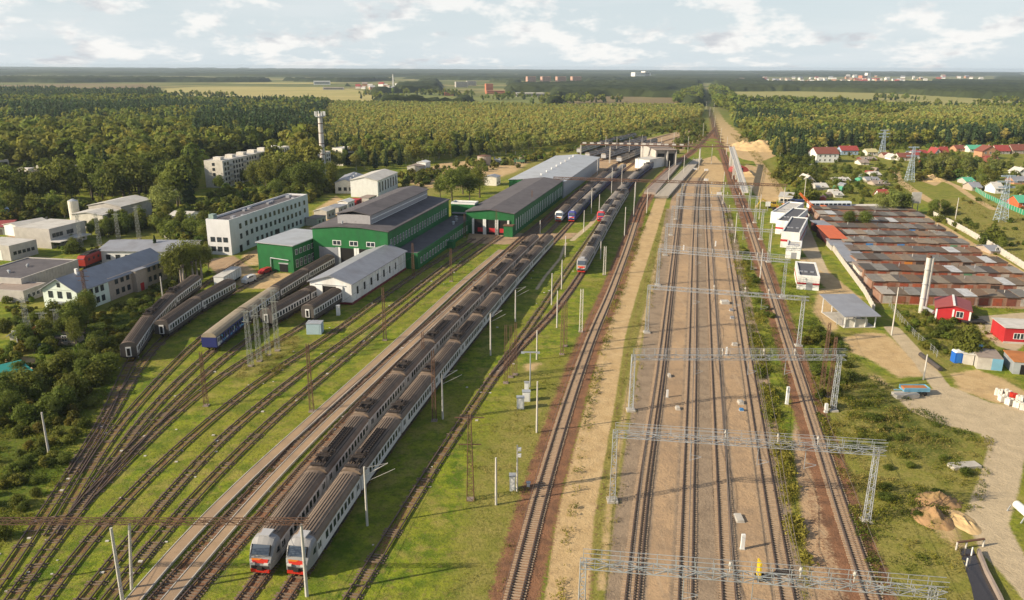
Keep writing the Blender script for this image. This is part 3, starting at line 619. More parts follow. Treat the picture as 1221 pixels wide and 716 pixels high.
for a, b, s in ((.3, .12, 1), (.2, .2, .7), (.7, .35, .8), (.75, .42, .8), (.6, .62, .9), (.66, .66, .8), (.7, .7, .8), (.6, .9, 1.3), (.25, .86, .8)):
    m = MB(); fr.box(m, fr.L*a-.6*s, fr.L*a+.6*s, fr.D*b-.9*s, fr.D*b+.9*s, h-.1, h+.9*s); m.build('roof_unit', GREYROOF, o)
m = MB(); fr.box(m, fr.L-2.4, fr.L-.6, 1, 3.2, h, h+2.2); m.build('roof_hatch', mat('teal_hut', (0.25, 0.33, 0.30), .7), o)

# 2a low hall of the green depot
HA, HB, HC = G(350.7, 325.6), G(309, 322), G(376, 313.5)
fr = Frame(HA, HB, HC); h = 8.6
low = bld('depot_annex_hall', 'low green front hall of the depot with pale lean roof', 'building', fr)
walls(low, fr, h, GREENW); m = MB(); fr.prism(m, [(-.4, h+.03), (fr.L+.4, h+.4), (fr.L+.4, h+.65), (-.4, h+.28)], -.4, fr.D+9); m.build('roof', SILVER, low)
for z, hh in ((1.4, 2.4), (5.6, 1.5)): windows(low, fr, 'v0', (z,), 5, 1.3, hh, 1.0, 1.0)
panel(fr, 'u0', 3.6, 0, 3.0, 2.6).build('door', DARK, low); mm = panel(fr, 'u0', 3.6, 2.6, 3.5, .4, .1); mm.build('lintel', GALV, low)
m = MB(); p = [fr.P(1.5, -.3, 4.0), fr.P(8.0, -.3, 4.4), fr.P(8.0, -.3, .3)]; m.tube(p[0], p[1], .16); m.tube(p[1], p[2], .16); m.build('wall_pipe', GALV, low)
# 2b main hall
u = (HB-HA).normalized(); vdir = (HC-HA).normalized()
hm_ = 12.2; MA = G(462, 277.2, hm_); MBp = G(373.5, 272, hm_); MC = G(535, 238.5, hm_)
fr = Frame(MA, MBp, MC, True); fm = fr
main = bld('depot_main_hall', 'big green depot hall with raised clerestory roof and tall track doors', 'building', fr)
walls(main, fr, hm_, GREENW)
m = MB(); fr.prism(m, [(-.5, hm_+.03), (fr.L*.35, hm_+1.0), (fr.L*.65, hm_+1.0), (fr.L+.5, hm_+.03), (fr.L+.5, hm_+.3), (fr.L*.65, hm_+1.3), (fr.L*.35, hm_+1.3), (-.5, hm_+.3)], -.4, fr.D+.4); m.build('roof', BITUMEN, main)
m = MB(); fr.prism(m, [(0, hm_), (fr.L, hm_), (fr.L*.65, hm_+1.0), (fr.L*.35, hm_+1.0)], .001, fr.D-.001); m.build('gable', GREENW, main)
a0, a1 = fr.L*.30, fr.L*.74; m = MB(); fr.box(m, a0, a1, 5, fr.D-3, hm_+.5, hm_+4.2); cl = m.build('clerestory', mat('clerestory_panel', (0.33, 0.32, 0.33), .7, .08), main)
m = MB(); fr.prism(m, [(a0-.6, hm_+4.2), ((a0+a1)/2, hm_+5.4), (a1+.6, hm_+4.2), (a1+.6, hm_+4.4), ((a0+a1)/2, hm_+5.65), (a0-.6, hm_+4.4)], 4.5, fr.D-2.5); m.build('clerestory_roof', BITUMEN, main)
for z in (1.0, 2.6): m = MB(); fr.box(m, a0-.1, a0, 6, fr.D-4, hm_+z, hm_+z+.3); m.build('clerestory_strip', WHITE, main)
windows(main, fr, 'u0', (7.2,), 3, 2.6, 1.3, 3.0, 5.5)
for i, c in enumerate((5.0, 11.5, 18.0)):
    d = panel(fr, 'u0', fr.L-c-.5, 0, 5.0, 6.2, .05).build('door', DARK if i else GREYROOF, main)
    for s in (-1, 1): m = panel(fr, 'u0', fr.L-c-.5+s*2.9, 0, 1.0, 6.4, .25); m.build('door_leaf', WHITE if i else GREYROOF, main)
windows(main, fr, 'v0', (6.9,), 22, 1.1, 2.4, 1.5, 2.5)
vents(main, fr, hm_+1.3, ((.9, .5), (.5, .08), (.66, .06)))
# 2c low side wing with dark roof
fs = Frame(fm.P(-.01, -1.0, 0), fm.P(-9.2, -1.0, 0), fm.P(0, fm.D, 0))
fs2 = Frame(fm.P(-9.2, 2, 0), fm.P(-.02, 2, 0), fm.P(-9.2, fm.D+6, 0)); h = 5.0
wing = bld('depot_side_wing', 'single storey green wing with dark flat roof along the big depot hall', 'building', fs2)
walls(wing, fs2, h, GREENW); flat_roof(wing, fs2, h, BITUMEN, .3, GREENW)
windows(wing, fs2, 'v0', (1.4,), 22, 1.2, 1.9, 2, 2, skip=(10,)); vents(wing, fs2, h, ((.4, .8), (.35, .72), (.6, .88)), s=1.1)
panel(fs2, 'v0', fs2.D*.47, 0, 2.6, 3.2).build('door', GREYROOF, wing)
m = MB(); fs2.box(m, -2.2, -.05, fs2.D*.45, fs2.D*.5, 0, 2.6); m.build('porch', GREENW, wing)
# 2d link between the two depots
fl = Frame(fm.P(-9.0, fm.D+6.2, 0), fm.P(1.0, fm.D+6.2, 0), fm.P(-9.0, fm.D+12, 0)); h = 9.5
lk = bld('depot_link_block', 'small green connecting block between the two depot halls', 'building', fl)
walls(lk, fl, h, GREENW); flat_roof(lk, fl, h, GREYROOF, .7, WHITE); m = MB(); fl.box(m, -.05, fl.L*.9, -2.2, -.02, 6.0, 6.3); m.build('canopy', GREYROOF, lk)
# 3a second depot, dark roof
h = 8.6; A_, B_, C_ = G(613, 255.5, h), G(552.6, 254.5, h), G(671, 216, h)
fr = Frame(A_, B_, C_, True); f3 = fr
dep = bld('engine_depot', 'long green depot with dark roof and three open track doors', 'building', fr)
walls(dep, fr, h, GREENW)
m = MB(); fr.prism(m, [(-.4, h+.03), (fr.L/2, h+1.2), (fr.L+.4, h+.03), (fr.L+.4, h+.3), (fr.L/2, h+1.5), (-.4, h+.3)], -.6, fr.D+.3); m.build('roof', BITUMEN, dep)
m = MB(); fr.prism(m, [(0, h), (fr.L, h), (fr.L/2, h+1.17)], 0, fr.D-.01); m.build('gable', GREENW, dep)
for i in range(3):
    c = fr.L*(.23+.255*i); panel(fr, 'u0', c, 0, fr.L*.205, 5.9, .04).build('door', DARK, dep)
    for s in (-1, 1): panel(fr, 'u0', c+s*fr.L*.115, 0, .75, 6.0, .5).build('door_leaf', WHITE, dep)
panel(fr, 'u0', 1.7, 0, 3.6, 4.2, 2.6).build('side_booth', GREENW, dep); panel(fr, 'u0', 1.7, 4.2, 4.0, .4, 2.9).build('booth_roof', RUSTM, dep)
tw = MB(); tw.cur = 0; tw.box(-.35, .35, -.1, .1, 0, 4.6); TALLW = tw.mesh('window', WHITE)
windows(dep, fr, 'v0', (1.6,), 26, .7, 4.6, 1.5, 1.5, mesh=TALLW)
for z in (2.2, 4.6): pass
for cx_ in (.2, .42, .66):                                             # red noses of locomotives standing inside the doors
    f_ = fr.P(fr.L*cx_+.8, 2.2, 0); m = MB(); fr.box(m, fr.L*cx_-.7, fr.L*cx_+1.9, -.25, .05, 1.0, 2.6); 
    e = m.build('locomotive_front', REDM, None); tag(e, 'red locomotive front standing in the %s door of the dark roofed depot' % ('right', 'middle', 'left')[(.2, .42, .66).index(cx_)], 'locomotive')
# 3b silver shed continuing behind
h = 8.0; fr = Frame(f3.P(-.6, f3.D+.2, 0), f3.P(f3.L+8.5, f3.D+.2, 0), G(704, 187.6, h))
dep2 = bld('silver_shed', 'long silver roofed carriage shed behind the green depot', 'building', fr)
walls(dep2, fr, h, mat('grey_cladding', (0.42, 0.43, 0.44), .6, .06, .5)); gable(dep2, fr, h, 1.3, SILVER, .4, 'v', wallmat=GREENW)
for i in range(8): vents(dep2, fr, h+1.2, ((.5, .1+i*.11),), mt=WHITE, s=1.0)
m = MB(); fr.box(m, f3.L+1.4, fr.L, -.06, .0, 0, h); m.build('front_panel', GREENW, dep2)
# 4 white shed
fr = Frame(G(420, 364), G(373, 359), G(484, 321.5), True); h = 6.0
sh = bld('wash_shed', 'long white shed with grey pitched roof and dark red plinth', 'building', fr)
walls(sh, fr, h, WHITE); gable(sh, fr, h, 1.9, GREYROOF, .6, 'v', wallmat=WHITE)
m = MB(); fr.box(m, -.1, fr.L+.1, -.1, fr.D+.1, -.2, .7); m.build('plinth', mat('dark_red_plinth', (.16, .03, .03), .7), sh)
windows(sh, fr, 'v0', (2.3,), 8, .9, 2.0, 1.5, 1.5, 'dark', skip=(7,))
for i in range(18): m = MB(); t_ = fr.D*(i+.3)/18; fr.box(m, -.12, 0, t_-.12, t_+.12, .7, h-.1); m.build('wall_rib', WHITE, sh)
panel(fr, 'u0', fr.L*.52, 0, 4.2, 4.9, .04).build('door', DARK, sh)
for s, w in ((-1, 1.4), (1, 1.4)): panel(fr, 'u0', fr.L*.52+s*3.0, .7, 1.9, 4.4, .35).build('door_leaf', WHITE, sh)
for k in range(3): m = MB(); fr.box(m, 1.5, fr.L-1.5, -.08, 0, 5.1+.1*k, 5.16+.1*k); m.build('front_rail', GALV, sh)
# 5 mint and beige two-storey house
fr = Frame(G(95, 374), G(44.5, 375.5), G(199.8, 332.5), 2); h = 6.0
ho_ = bld('yard_house', 'two storey pale green gabled house with beige brick rear beside the yard', 'building', fr)
S_ = (G(141, 360)-fr.A).dot(fr.v)
m = MB(); fr.box(m, 0, fr.L, 0, S_, -.2, h); m.build('front_wall', MINT, ho_); m = MB(); fr.box(m, .02, fr.L-.02, S_, fr.D, -.2, h+.4); m.build('rear_wall', BEIGE, ho_)
gable(ho_, fr, h+.1, 3.0, GREYROOF, .7, 'v', wallmat=MINT)
windows(ho_, fr, 'u0', (1.0, 3.9), 3, 1.2, 1.7, 1, 1, 'dark', skip=((1.0, 1),)); windows(ho_, fr, 'u0', (6.9,), 1, .8, 1.0, 5, 5, 'dark')
fA = Frame(fr.P(0, 0, 0), fr.P(fr.L, 0, 0), fr.P(0, S_, 0)); windows(ho_, fA, 'v0', (1.0, 3.8), 4, 1.1, 1.5, 2, 1.5, 'dark')
fB = Frame(fr.P(.02, S_, 0), fr.P(fr.L, S_, 0), fr.P(.02, fr.D, 0)); windows(ho_, fB, 'v0', (1.2, 4.2), 9, 1.1, 1.4, 2, 2, 'dark', skip=((1.2, 3), (4.2, 4)))
m = MB(); fB.box(m, -1.4, 0, fB.D*.38, fB.D*.56, -.2, h+.2); pr = m.build('porch', BEIGE, ho_); m = MB(); fB.box(m, -1.7, 0, fB.D*.37, fB.D*.57, h+.2, h+.4); m.build('porch_roof', GREYROOF, ho_)
m = MB(); fB.box(m, -1.46, -1.4, fB.D*.44, fB.D*.5, 0, 2.3); m.build('door', REDM, ho_)
m = MB(); fr.box(m, 3.4, 6.4, -2.0, 0, 2.7, 2.95); m.build('porch_canopy', GREYROOF, ho_); panel(fr, 'u0', 5, 0, 1.3, 2.3).build('door', DARK, ho_)
m = MB(); fr.box(m, fr.L*.42, fr.L*.48, S_*.5, S_*.56, h+2.0, h+4.4); m.build('chimney', WHITE, ho_)
# 6 long dark flat-roofed block and its lower neighbour
h = 4.6; fr = Frame(G(25, 334, h), G(93, 311, h), G(-18, 324, h))
b6 = bld('workshop_block', 'low workshop with wide dark flat roof left of the pale green house', 'building', fr)
walls(b6, fr, h, PANELW); flat_roof(b6, fr, h, BITUMEN, .4, PANELW)
for i, t_ in enumerate(np.linspace(3, fr.L-3, 16)): m = MB(); fr.box(m, t_-.1, t_+.1, -.08, 0, 0, h+.4); m.build('wall_rib', CONC, b6)
vents(b6, fr, h, ((.25, .5), (.28, .55), (.55, .5), (.6, .55)))
h = 3.2; fr = Frame(G(27.5, 348, h), G(55, 338, h), G(-20, 346, h)); b7 = bld('brown_roof_shed', 'lower brown roofed shed in front of the dark flat workshop', 'building', fr)
walls(b7, fr, h, PANELW); flat_roof(b7, fr, h, BROWNROOF, .2, PANELW); windows(b7, fr, 'u0', (1.0,), 4, 1.0, 1.1, 1, 1)
# 7 grey shed with white walls
h = 4.2; A_ = G(117, 299.4, h); fr = Frame(A_, G(170, 300, h), G(128, 286, h)); fr.L += 12
b8 = bld('white_store', 'white walled store with blue grey pitched roof behind the pale green house', 'building', fr)
walls(b8, fr, h, WHITE); gable(b8, fr, h, 1.6, GREYROOF, .5, 'u', wallmat=WHITE); windows(b8, fr, 'u0', (1.4,), 6, 1.3, 1.5, 1.5, 6, 'dark')
# 8 cream sheds
h = 5.0; fr = Frame(G(13.5, 311.5), G(46, 303), G(-22, 306)); b9 = bld('cream_store', 'cream low store with pale flat roof at the left edge', 'building', fr)
walls(b9, fr, h, PANELW); flat_roof(b9, fr, h, PALEROOF, .15, PANELW); windows(b9, fr, 'u0', (1.8,), 5, 1.1, 1.0, 1, 1, 'dark'); panel(fr, 'v0', 6, 0, 5, 3.4).build('door', WHITE, b9)
h = 7.0; fr = Frame(G(62, 297), G(104, 285.5), G(40, 289)); b10 = bld('cream_two_storey_store', 'taller cream store with pale roof and a row of upper windows', 'building', fr)
walls(b10, fr, h, PANELW); flat_roof(b10, fr, h, PALEROOF, .15, PANELW); windows(b10, fr, 'u0', (3.9,), 6, 1.3, 1.3, 1, 6, 'dark', skip=(3,)); windows(b10, fr, 'u0', (1.0,), 6, 1.0, 1.1, 1, 6, 'dark')
m = MB(); fr.box(m, -1, 14, -5, -.02, 2.7, 3.0); m.build('canopy', PALEROOF, b10)
h = 4; fr = Frame(G(21, 270.5, h), G(58, 264, h), G(28, 264, h)); b11 = bld('white_garage_shed', 'small white shed with pale roof behind the cream stores', 'building', fr); walls(b11, fr, h, WHITE); gable(b11, fr, h, .9, PALEROOF, .4, 'u', wallmat=WHITE)
# 9 grey-brown long store
h = 7.0; fr = Frame(G(144, 247, h), G(180, 238, h), G(113, 243.5, h)); b12 = bld('brick_store', 'brown walled store with pale sheet roof in front of the woods', 'building', fr)
walls(b12, fr, h, PANELW); gable(b12, fr, h, 1.5, PALEROOF, .4, 'u', wallmat=PANELW)
h = 6.0; fr = Frame(G(122, 257, h), G(142, 251.5, h), G(92, 254, h)); b13 = bld('white_front_store', 'white fronted store with grey roof next to the silo', 'building', fr)
walls(b13, fr, h, CREAM); gable(b13, fr, h, .9, PALEROOF, .4, 'u', wallmat=CREAM); windows(b13, fr, 'v0', (1.5,), 4, 1.4, 2.0, 1, 1, 'dark')
p = G(90.5, 265); m = MB(); m.tube(p, p+Vector((0, 0, 9)), 2.0, n=16); tk = thing('silo', 'slim white silo beside the cream stores', 'silo', p); m.build('tank', CREAM, tk); m = MB(); m.tube(p+Vector((0, 0, 9)), p+Vector((0, 0, 9.7)), 2.0, .5, n=16); m.build('cap', GALV, tk)
# 10 white central building with arched roof
fr = Frame(G(451, 236), G(422, 233.5), G(474.5, 224.5), True); h = 8.4
b14 = bld('boiler_building', 'tall white building with pale arched roof behind the main depot', 'building', fr)
walls(b14, fr, h, WHITE); gable(b14, fr, h, 1.6, PALEROOF, .4, 'v', wallmat=WHITE); windows(b14, fr, 'v0', (2.5,), 7, 1.3, 4.6, 1, 1, 'dark')
h = 5.5; fr = Frame(G(424, 231), G(400, 231), G(440, 221)); b15 = bld('boiler_annex', 'low cream annex with dented grey roof left of the white boiler building', 'building', fr)
walls(b15, fr, h, CREAM); gable(b15, fr, h, 1.6, GREYROOF, .3, 'v', wallmat=CREAM); vents(b15, fr, h+1, ((.3, .2), (.3, .5), (.3, .8)), mt=WHITE); windows(b15, fr, 'u0', (1.5,), 3, 1.4, 1.6, 1, 1, 'dark')
# junk yard huts between office and depot
for i, (x, y, w, d, h, c, lab) in enumerate([(390, 262, 8, 6, 3.4, PALEROOF, 'pale shed with flat roof behind the depot roof'), (404, 256, 9, 6, 3.0, GREYROOF, 'grey roofed hut in the scrap yard'), (425, 246, 6, 4, 2.6, REDM, 'dark red container in the scrap yard'), (415, 250, 7, 5, 3.2, WHITE, 'white cabin in the scrap yard'), (440, 243, 9, 5, 2.6, BROWNROOF, 'brown shed near the white boiler building'),
        (378, 270, 8, 5, 3.0, BROWNROOF, 'brown hut behind the office end'), (500, 206, 16, 8, 3.5, BROWNROOF, 'brown roofed long hut at the edge of the birch wood'), (508, 204, 8, 6, 5.0, WHITE, 'little white gabled hut at the birch wood'), (592, 222, 8, 7, 4.6, CREAM, 'cream hut beside the silver shed'), (598, 196, 10, 5, 3, GALV, 'grey container in the yard before the birch wood'), (626, 193, 12, 4, 2.6, BROWNROOF, 'brown container row in the yard before the birch wood')]):
    p = G(x, y); u_ = f3.v; f_ = Frame(p, p+u_*w, p+Vector((-u_.y, u_.x, 0))*d); b_ = thing('hut', lab, 'hut', p); walls(b_, f_, h, c if c not in (BROWNROOF, PALEROOF, GREYROOF) else PANELW)
    if h > 3: gable(b_, f_, h, .8, c if c != CREAM else GREYROOF, .3, 'u', wallmat=PANELW)
    else: flat_roof(b_, f_, h, c if c != WHITE else PALEROOF, 0, inset=-.2)
    windows(b_, f_, 'u0', (1.0,), 2, .9, 1.0, 1, 1, 'dark')
p = G(577.5, 197); m = MB(); hh = HT(577.5, 197, 186); m.tube(p, p+Vector((0, 0, hh)), 4.6, n=20); tk = thing('water_tank', 'round rusty beige tank before the birch wood', 'tank', p); m.build('shell', BEIGE, tk); m = MB(); m.tube(p+Vector((0, 0, hh)), p+Vector((0, 0, hh+.7)), 4.8, 1.5, n=20); m.build('lid', RUSTM, tk)
for i, (x, y, c, lab, nm) in enumerate([(596, 193, (.03, .08, .3), 'blue truck parked by the scrap before the birch wood', 'truck'), (606, 196, (.6, .4, .05), 'yellow loader by the scrap before the birch wood', 'loader'), (620, 195, (.1, .2, .1), 'dark green truck by the scrap before the birch wood', 'truck')]):
    p = G(x, y); t_ = thing(nm, lab, nm, p); cm = mat('vehicle_paint_%s' % ('blue', 'yellow', 'green')[i], c, .5, .1)
    m = MB(); m.box(-2.2, 3.2, -1.2, 1.2, .9, 1.3); m.box(-2.2, 3.2, -1.2, -1.1, 1.3, 2.4); m.box(-2.2, 3.2, 1.1, 1.2, 1.3, 2.4); m.box(-2.2, -2.1, -1.1, 1.1, 1.3, 2.4); m.box(3.1, 3.2, -1.1, 1.1, 1.3, 2.4); m.build('cargo_box', cm, t_, world=False)
    m = MB(); m.loft([[(-4.2, -1.2, .8), (-4.2, -1.2, 2.0), (-3.9, -1.15, 3.0), (-2.4, -1.15, 3.0), (-2.4, -1.2, .8)], [(-4.2, 1.2, .8), (-4.2, 1.2, 2.0), (-3.9, 1.15, 3.0), (-2.4, 1.15, 3.0), (-2.4, 1.2, .8)]]); m.build('cab', cm, t_, world=False)
    m = MB(); m.box(-4.16, -3.9, -1.0, 1.0, 2.05, 2.8); m.build('windscreen', GLASS, t_, world=False)
    for wx in (-3.3, 0.9, 2.2):
        for sy in (-1, 1): m = MB(); m.tube((wx, sy*.85, .5), (wx, sy*1.2, .5), .5, n=10); m.build('wheel', TYRE, t_, world=False)
# 11 tall chimney
p = G(386, 210); hh = HT(386, 210, 136); ch = thing('chimney_stack', 'tall pale chimney with antenna baskets above the trees', 'chimney', p)
m = MB(); m.tube(p, p+Vector((0, 0, hh)), 1.75, 1.25, n=16); m.build('shaft', mat('chimney_concrete', (.62, .58, .53), .85, .12, .3, stain=(.35, .32, .3), stain_amt=.5, streak=(1, 1, .25)), ch)
for z in (.35, .52, .69, .84): m = MB(); m.tube(p+Vector((0, 0, hh*z)), p+Vector((0, 0, hh*z+.5)), 1.78-.5*z, n=16); m.build('band', RUSTM, ch)
m = MB(); m.tube(p+Vector((0, 0, hh-1.6)), p+Vector((0, 0, hh-1.3)), 2.7, n=16)
for k in range(12): a = k*math.pi/6; q = p+Vector((math.cos(a)*2.6, math.sin(a)*2.6, hh-1.4)); m.bar(q, q+Vector((0, 0, 1.3)), .12)
m.build('platform', GALV, ch)
for k in range(6): a = k*math.pi/3; q = p+Vector((math.cos(a)*2.9, math.sin(a)*2.9, hh-.6)); m = MB(); m.box(q.x-.3, q.x+.3, q.y-.3, q.y+.3, q.z-.5, q.z+2.0); m.build('antenna', WHITE, ch)
# 12 apartment blocks among the trees
def flats(name, label, A_, B_, C_, h, wm, rm, nf, nw, wallkey='v0', stagger=0):
    fr = Frame(A_, B_, C_, True); o = bld(name, label, 'apartment block', fr); walls(o, fr, h, wm); flat_roof(o, fr, h, rm, .4, wm)
    rows = [1.0+i*(h-.6)/nf for i in range(nf)]
    windows(o, fr, 'v0', rows, nw, 1.5, 1.5, 1, 1, 'dark', skip=[(r, k) for r in rows for k in range(2, nw, 5)]); windows(o, fr, 'u0', rows, 1, 1.3, 1.4, fr.L*.3, fr.L*.3, 'dark')
    for k in range(2, nw, 5):
        t = 1+(fr.D-2)*(k+.5)/nw
        for r in rows[1:]: m = MB(); fr.box(m, -1.1, 0, t-1.5, t+1.5, r-.9, r+.2); m.build('balcony', PANELW, o)
    for k in range(int(fr.D/13)): m = MB(); t = 5+k*13; fr.box(m, fr.L*.35, fr.L*.75, t, t+4, h, h+1.7); m.build('stair_housing', CREAM, o)
h = 14; flats('apartment_block', 'long cream five storey apartment block rising above the trees', G(265, 193, h), G(245, 192, h), G(345, 175, h), h, CREAM, PALEROOF, 5, 26)
h = 12; flats('apartment_block', 'cream apartment block half hidden behind trees beside the chimney', G(352, 192.5, h), G(332, 191.5, h), G(394, 181, h), h, CREAM, BROWNROOF, 4, 16)
h = 9; flats('apartment_block', 'low apartment block with reddish brown roof at the left among trees', G(12, 211, h), G(8, 205, h), G(98, 197.5, h), h, PANELW, BROWNROOF, 3, 24)
h = 9; flats('apartment_block', 'grey roofed block at the far left edge among trees', G(-22, 194, h), G(-26, 189, h), G(10, 191.5, h), h, PANELW, GREYROOF, 3, 12)
h = 11; flats('apartment_block', 'pale block behind the dark firs right of the chimney', G(408, 178, h), G(404, 176, h), G(422, 176, h), h, CREAM, PALEROOF, 4, 6)
# ================================================================ trains
ZR = 0.33                                                           # rail top
ROOF_T = mat('sooty_roof', (0.215, 0.160, 0.118), 0.8, 0.15, 0.8, stain=(0.095, 0.070, 0.056), stain_amt=0.7, stain_scale=0.18, streak=(1, .6, 1))
ROOF_G = mat('grey_train_roof', (0.27, 0.235, 0.20), 0.8, 0.15, 0.8, stain=(0.10, 0.085, 0.075), stain_amt=0.6, stain_scale=0.2)
ROOF_C = mat('coach_roof', (0.13, 0.095, 0.072), 0.8, 0.15, 0.8, stain=(0.15, 0.12, 0.09), stain_amt=0.5, stain_scale=0.3)
ROOF_TAN = mat('tan_coach_roof', (0.30, 0.25, 0.18), 0.85, 0.12, 0.8, stain=(0.2, 0.16, 0.11), stain_amt=0.5)
SIDE_W = mat('train_white', (0.66, 0.64, 0.62), 0.5, 0.06, 0.8, stain=(0.42, 0.40, 0.38), stain_amt=0.3)
SIDE_G = mat('train_grey', (0.40, 0.40, 0.41), 0.45, 0.06, 0.8)
SIDE_D = mat('train_dark_lower', (0.075, 0.065, 0.058), 0.7, 0.15, 0.8)
SIDE_B = mat('train_blue', (0.028, 0.036, 0.15), 0.45, 0.08, 0.8)
T_RED = mat('train_red', (0.50, 0.030, 0.016), 0.45, 0.05); T_ORG = mat('train_orange', (0.58, 0.17, 0.02), 0.45, 0.05)
UNDER = mat('underframe', (0.030, 0.026, 0.023), 0.8, 0.2); PANTO = mat('pantograph_steel', (0.045, 0.035, 0.03), 0.7, 0.1)
SCREEN = glass('windscreen_glass', (0.07, 0.09, 0.12))
CL, HW = 19.6, 1.74
def ring(x, w=HW, zb=.95, ze=3.35, zt=4.42):
    k = zt-ze
    return [(x, -w, zb), (x, -w, ze), (x, -w*.96, ze+k*.40), (x, -w*.78, ze+k*.74), (x, -w*.42, ze+k*.95), (x, 0, zt), (x, w*.42, ze+k*.95), (x, w*.78, ze+k*.74), (x, w*.96, ze+k*.40), (x, w, ze), (x, w, zb)]
def lift(m):
    m.v = [(x, y, z+ZR) for x, y, z in m.v]; return m
CARM = {}
def car_meshes(style):
    if style in CARM: return CARM[style]
    side, roof, low = {'emu': (SIDE_W, ROOF_T, SIDE_W), 'far': (SIDE_W, ROOF_T, SIDE_W), 'lone': (SIDE_G, ROOF_G, SIDE_G), 'blue': (SIDE_B, ROOF_G, SIDE_B), 'blueemu': (SIDE_B, ROOF_T, SIDE_W), 'coach': (SIDE_W, ROOF_C, SIDE_D), 'graffiti': (SIDE_B, ROOF_TAN, SIDE_B), 'palecoach': (mat('train_pale_blue', (.42, .47, .52), .5, .06), ROOF_TAN, SIDE_D)}[style]
    h = CL/2-.15; D = {}
    m = MB(); m.cur = 0; m.box(-h, h, -HW, HW, 1.25 if style in ('coach', 'palecoach') else 1.0, 3.36); D['body'] = (lift(m).mesh('carriage', [side]), 'part')
    for nm_, hh in (('body_head', h-2.55),):
        m = MB(); m.box(-h, hh, -HW, HW, 1.0, 3.36); D[nm_] = (lift(m).mesh('carriage', [side]), 'part')
        m = MB(); r = ring(-h); r2 = ring(hh); m.loft([r[1:-1], r2[1:-1]]); m.cur = 1
        for y in (-1.25, -.85, -.42, 0, .42, .85, 1.25): z = 4.42-(y/1.74)**2*.52-.02; m.box(-h+.8, hh-.3, y-.04, y+.04, z-.05, z+.07)
        D['roof_head'] = (lift(m).mesh('roof', [roof, UNDER]), 'roof')
    m = MB(); r = ring(-h); r2 = ring(h); m.loft([r[1:-1], r2[1:-1]]); 
    m.cur = 1
    if style in ('emu', 'far', 'coach', 'lone'):
        for y in (-1.25, -.85, -.42, 0, .42, .85, 1.25): z = 4.42-(y/1.74)**2*.52-.02; m.box(-h+.8, h-.8, y-.05, y+.05, z-.05, z+.08)
    D['roof'] = (lift(m).mesh('roof', [roof, UNDER]), 'roof')
    m = MB(); m.box(-h+.2, h-.9, -1.55, 1.55, .55, 1.24 if style in ('coach', 'palecoach') else .99)
    for x in (-3.2, 0.3, 3.0): m.box(x-1.1, x+1.1, -1.6, 1.6, .28, .6)
    D['underframe'] = (lift(m).mesh('underframe', UNDER), 'underframe')
    if style in ('coach', 'palecoach'):
        m = MB(); m.box(-h+.03, h-.03, -HW-.02, HW+.02, .98, 1.75); D['lower_panel'] = (lift(m).mesh('lower_panel', low), 'lower_panel')
        m = MB(); m.loft([[(x, y, z) for _, y, z in ring(0, HW-.03, 1.0, 3.33, 4.36)] for x in (h, h+.04)]); D['end_wall'] = (lift(m).mesh('end_wall', SIDE_D), 'end_wall')
        m = MB(); m.cur = 0; m.box(h+.03, h+.22, -.55, .55, 1.15, 3.3); m.cur = 1; m.box(h+.2, h+.25, -.33, .33, 1.3, 3.0); D['gangway'] = (lift(m).mesh('gangway', [WHITE, DARK]), 'gangway')
    m = MB()
    for x in (-1.25, 1.25):
        m.tube((x, -.86, .46), (x, -.72, .46), .46, n=12); m.tube((x, .72, .46), (x, .86, .46), .46, n=12)
    m.box(-1.9, 1.9, -1.05, -.9, .38, .72); m.box(-1.9, 1.9, .9, 1.05, .38, .72); D['bogie'] = (lift(m).mesh('bogie', UNDER), 'bogie')
    m = MB(); m.box(-.43, .43, -.03, .03, 1.90, 2.98); D['window'] = (lift(m).mesh('window', GLASS), 'window')
    m = MB(); m.cur = 0; m.box(-.62, .62, -.02, .02, 1.1, 3.15); m.cur = 1; m.box(-.48, -.08, -.03, .03, 2.0, 2.95); m.box(.08, .48, -.03, .03, 2.0, 2.95); m.cur = 2; m.box(-.72, -.62, -.024, .024, 1.1, 3.2); m.box(.62, .72, -.024, .024, 1.1, 3.2); D['door'] = (lift(m).mesh('door', [SIDE_W if style != 'blue' else SIDE_B, GLASS, SIDE_G]), 'door')
    m = MB()
    for i in range(11): x = -7.2+i*1.44; m.box(x-.5, x+.5, HW-.04, HW+.02, 2.02, 2.92)
    D['band'] = (lift(m).mesh('window', GLASS), 'window')
    m = MB()                                                         # folded pantograph with its insulator frame
    m.box(-2.0, 2.0, -.75, -.6, 4.5, 4.62); m.box(-2.0, 2.0, .6, .75, 4.5, 4.62)
    for x in (-1.9, 0, 1.9): m.box(x-.08, x+.08, -1.0, 1.0, 4.42, 4.56)
    for sy in (-.5, .5): m.bar((-1.4, sy, 4.7), (1.3, sy*1.3, 4.95), .14); m.bar((1.3, sy*1.3, 4.97), (-.5, sy*1.1, 5.1), .13)
    for x in (-.55, -.1): m.bar((x, -1.05, 5.12), (x, 1.05, 5.12), .16)
    m.box(1.5, 2.1, -1.1, 1.1, 4.62, 4.78); m.bar((-2.0, -1.2, 4.55), (-2.4, 1.2, 4.6), .14); m.box(-3.6, -2.5, -.9, -.1, 4.3, 4.75); m.box(-3.3, -2.7, .2, 1.0, 4.3, 4.7); m.box(-1.2, .4, -.5, .5, 4.5, 4.72); m.bar((-3.0, .5, 4.8), (2.2, .7, 4.75), .12); D['pantograph'] = (lift(m).mesh('pantograph', PANTO), 'pantograph')
    m = MB()                                                         # resistor ladders on motor car roofs
    for y in (-.72, .30):
        m.box(-4.5, 4.5, y, y+.07, 4.40, 4.62); m.box(-4.5, 4.5, y+.42, y+.49, 4.40, 4.62)
        for i in range(13): x = -4.4+i*.73; m.box(x, x+.22, y+.07, y+.42, 4.45, 4.58)
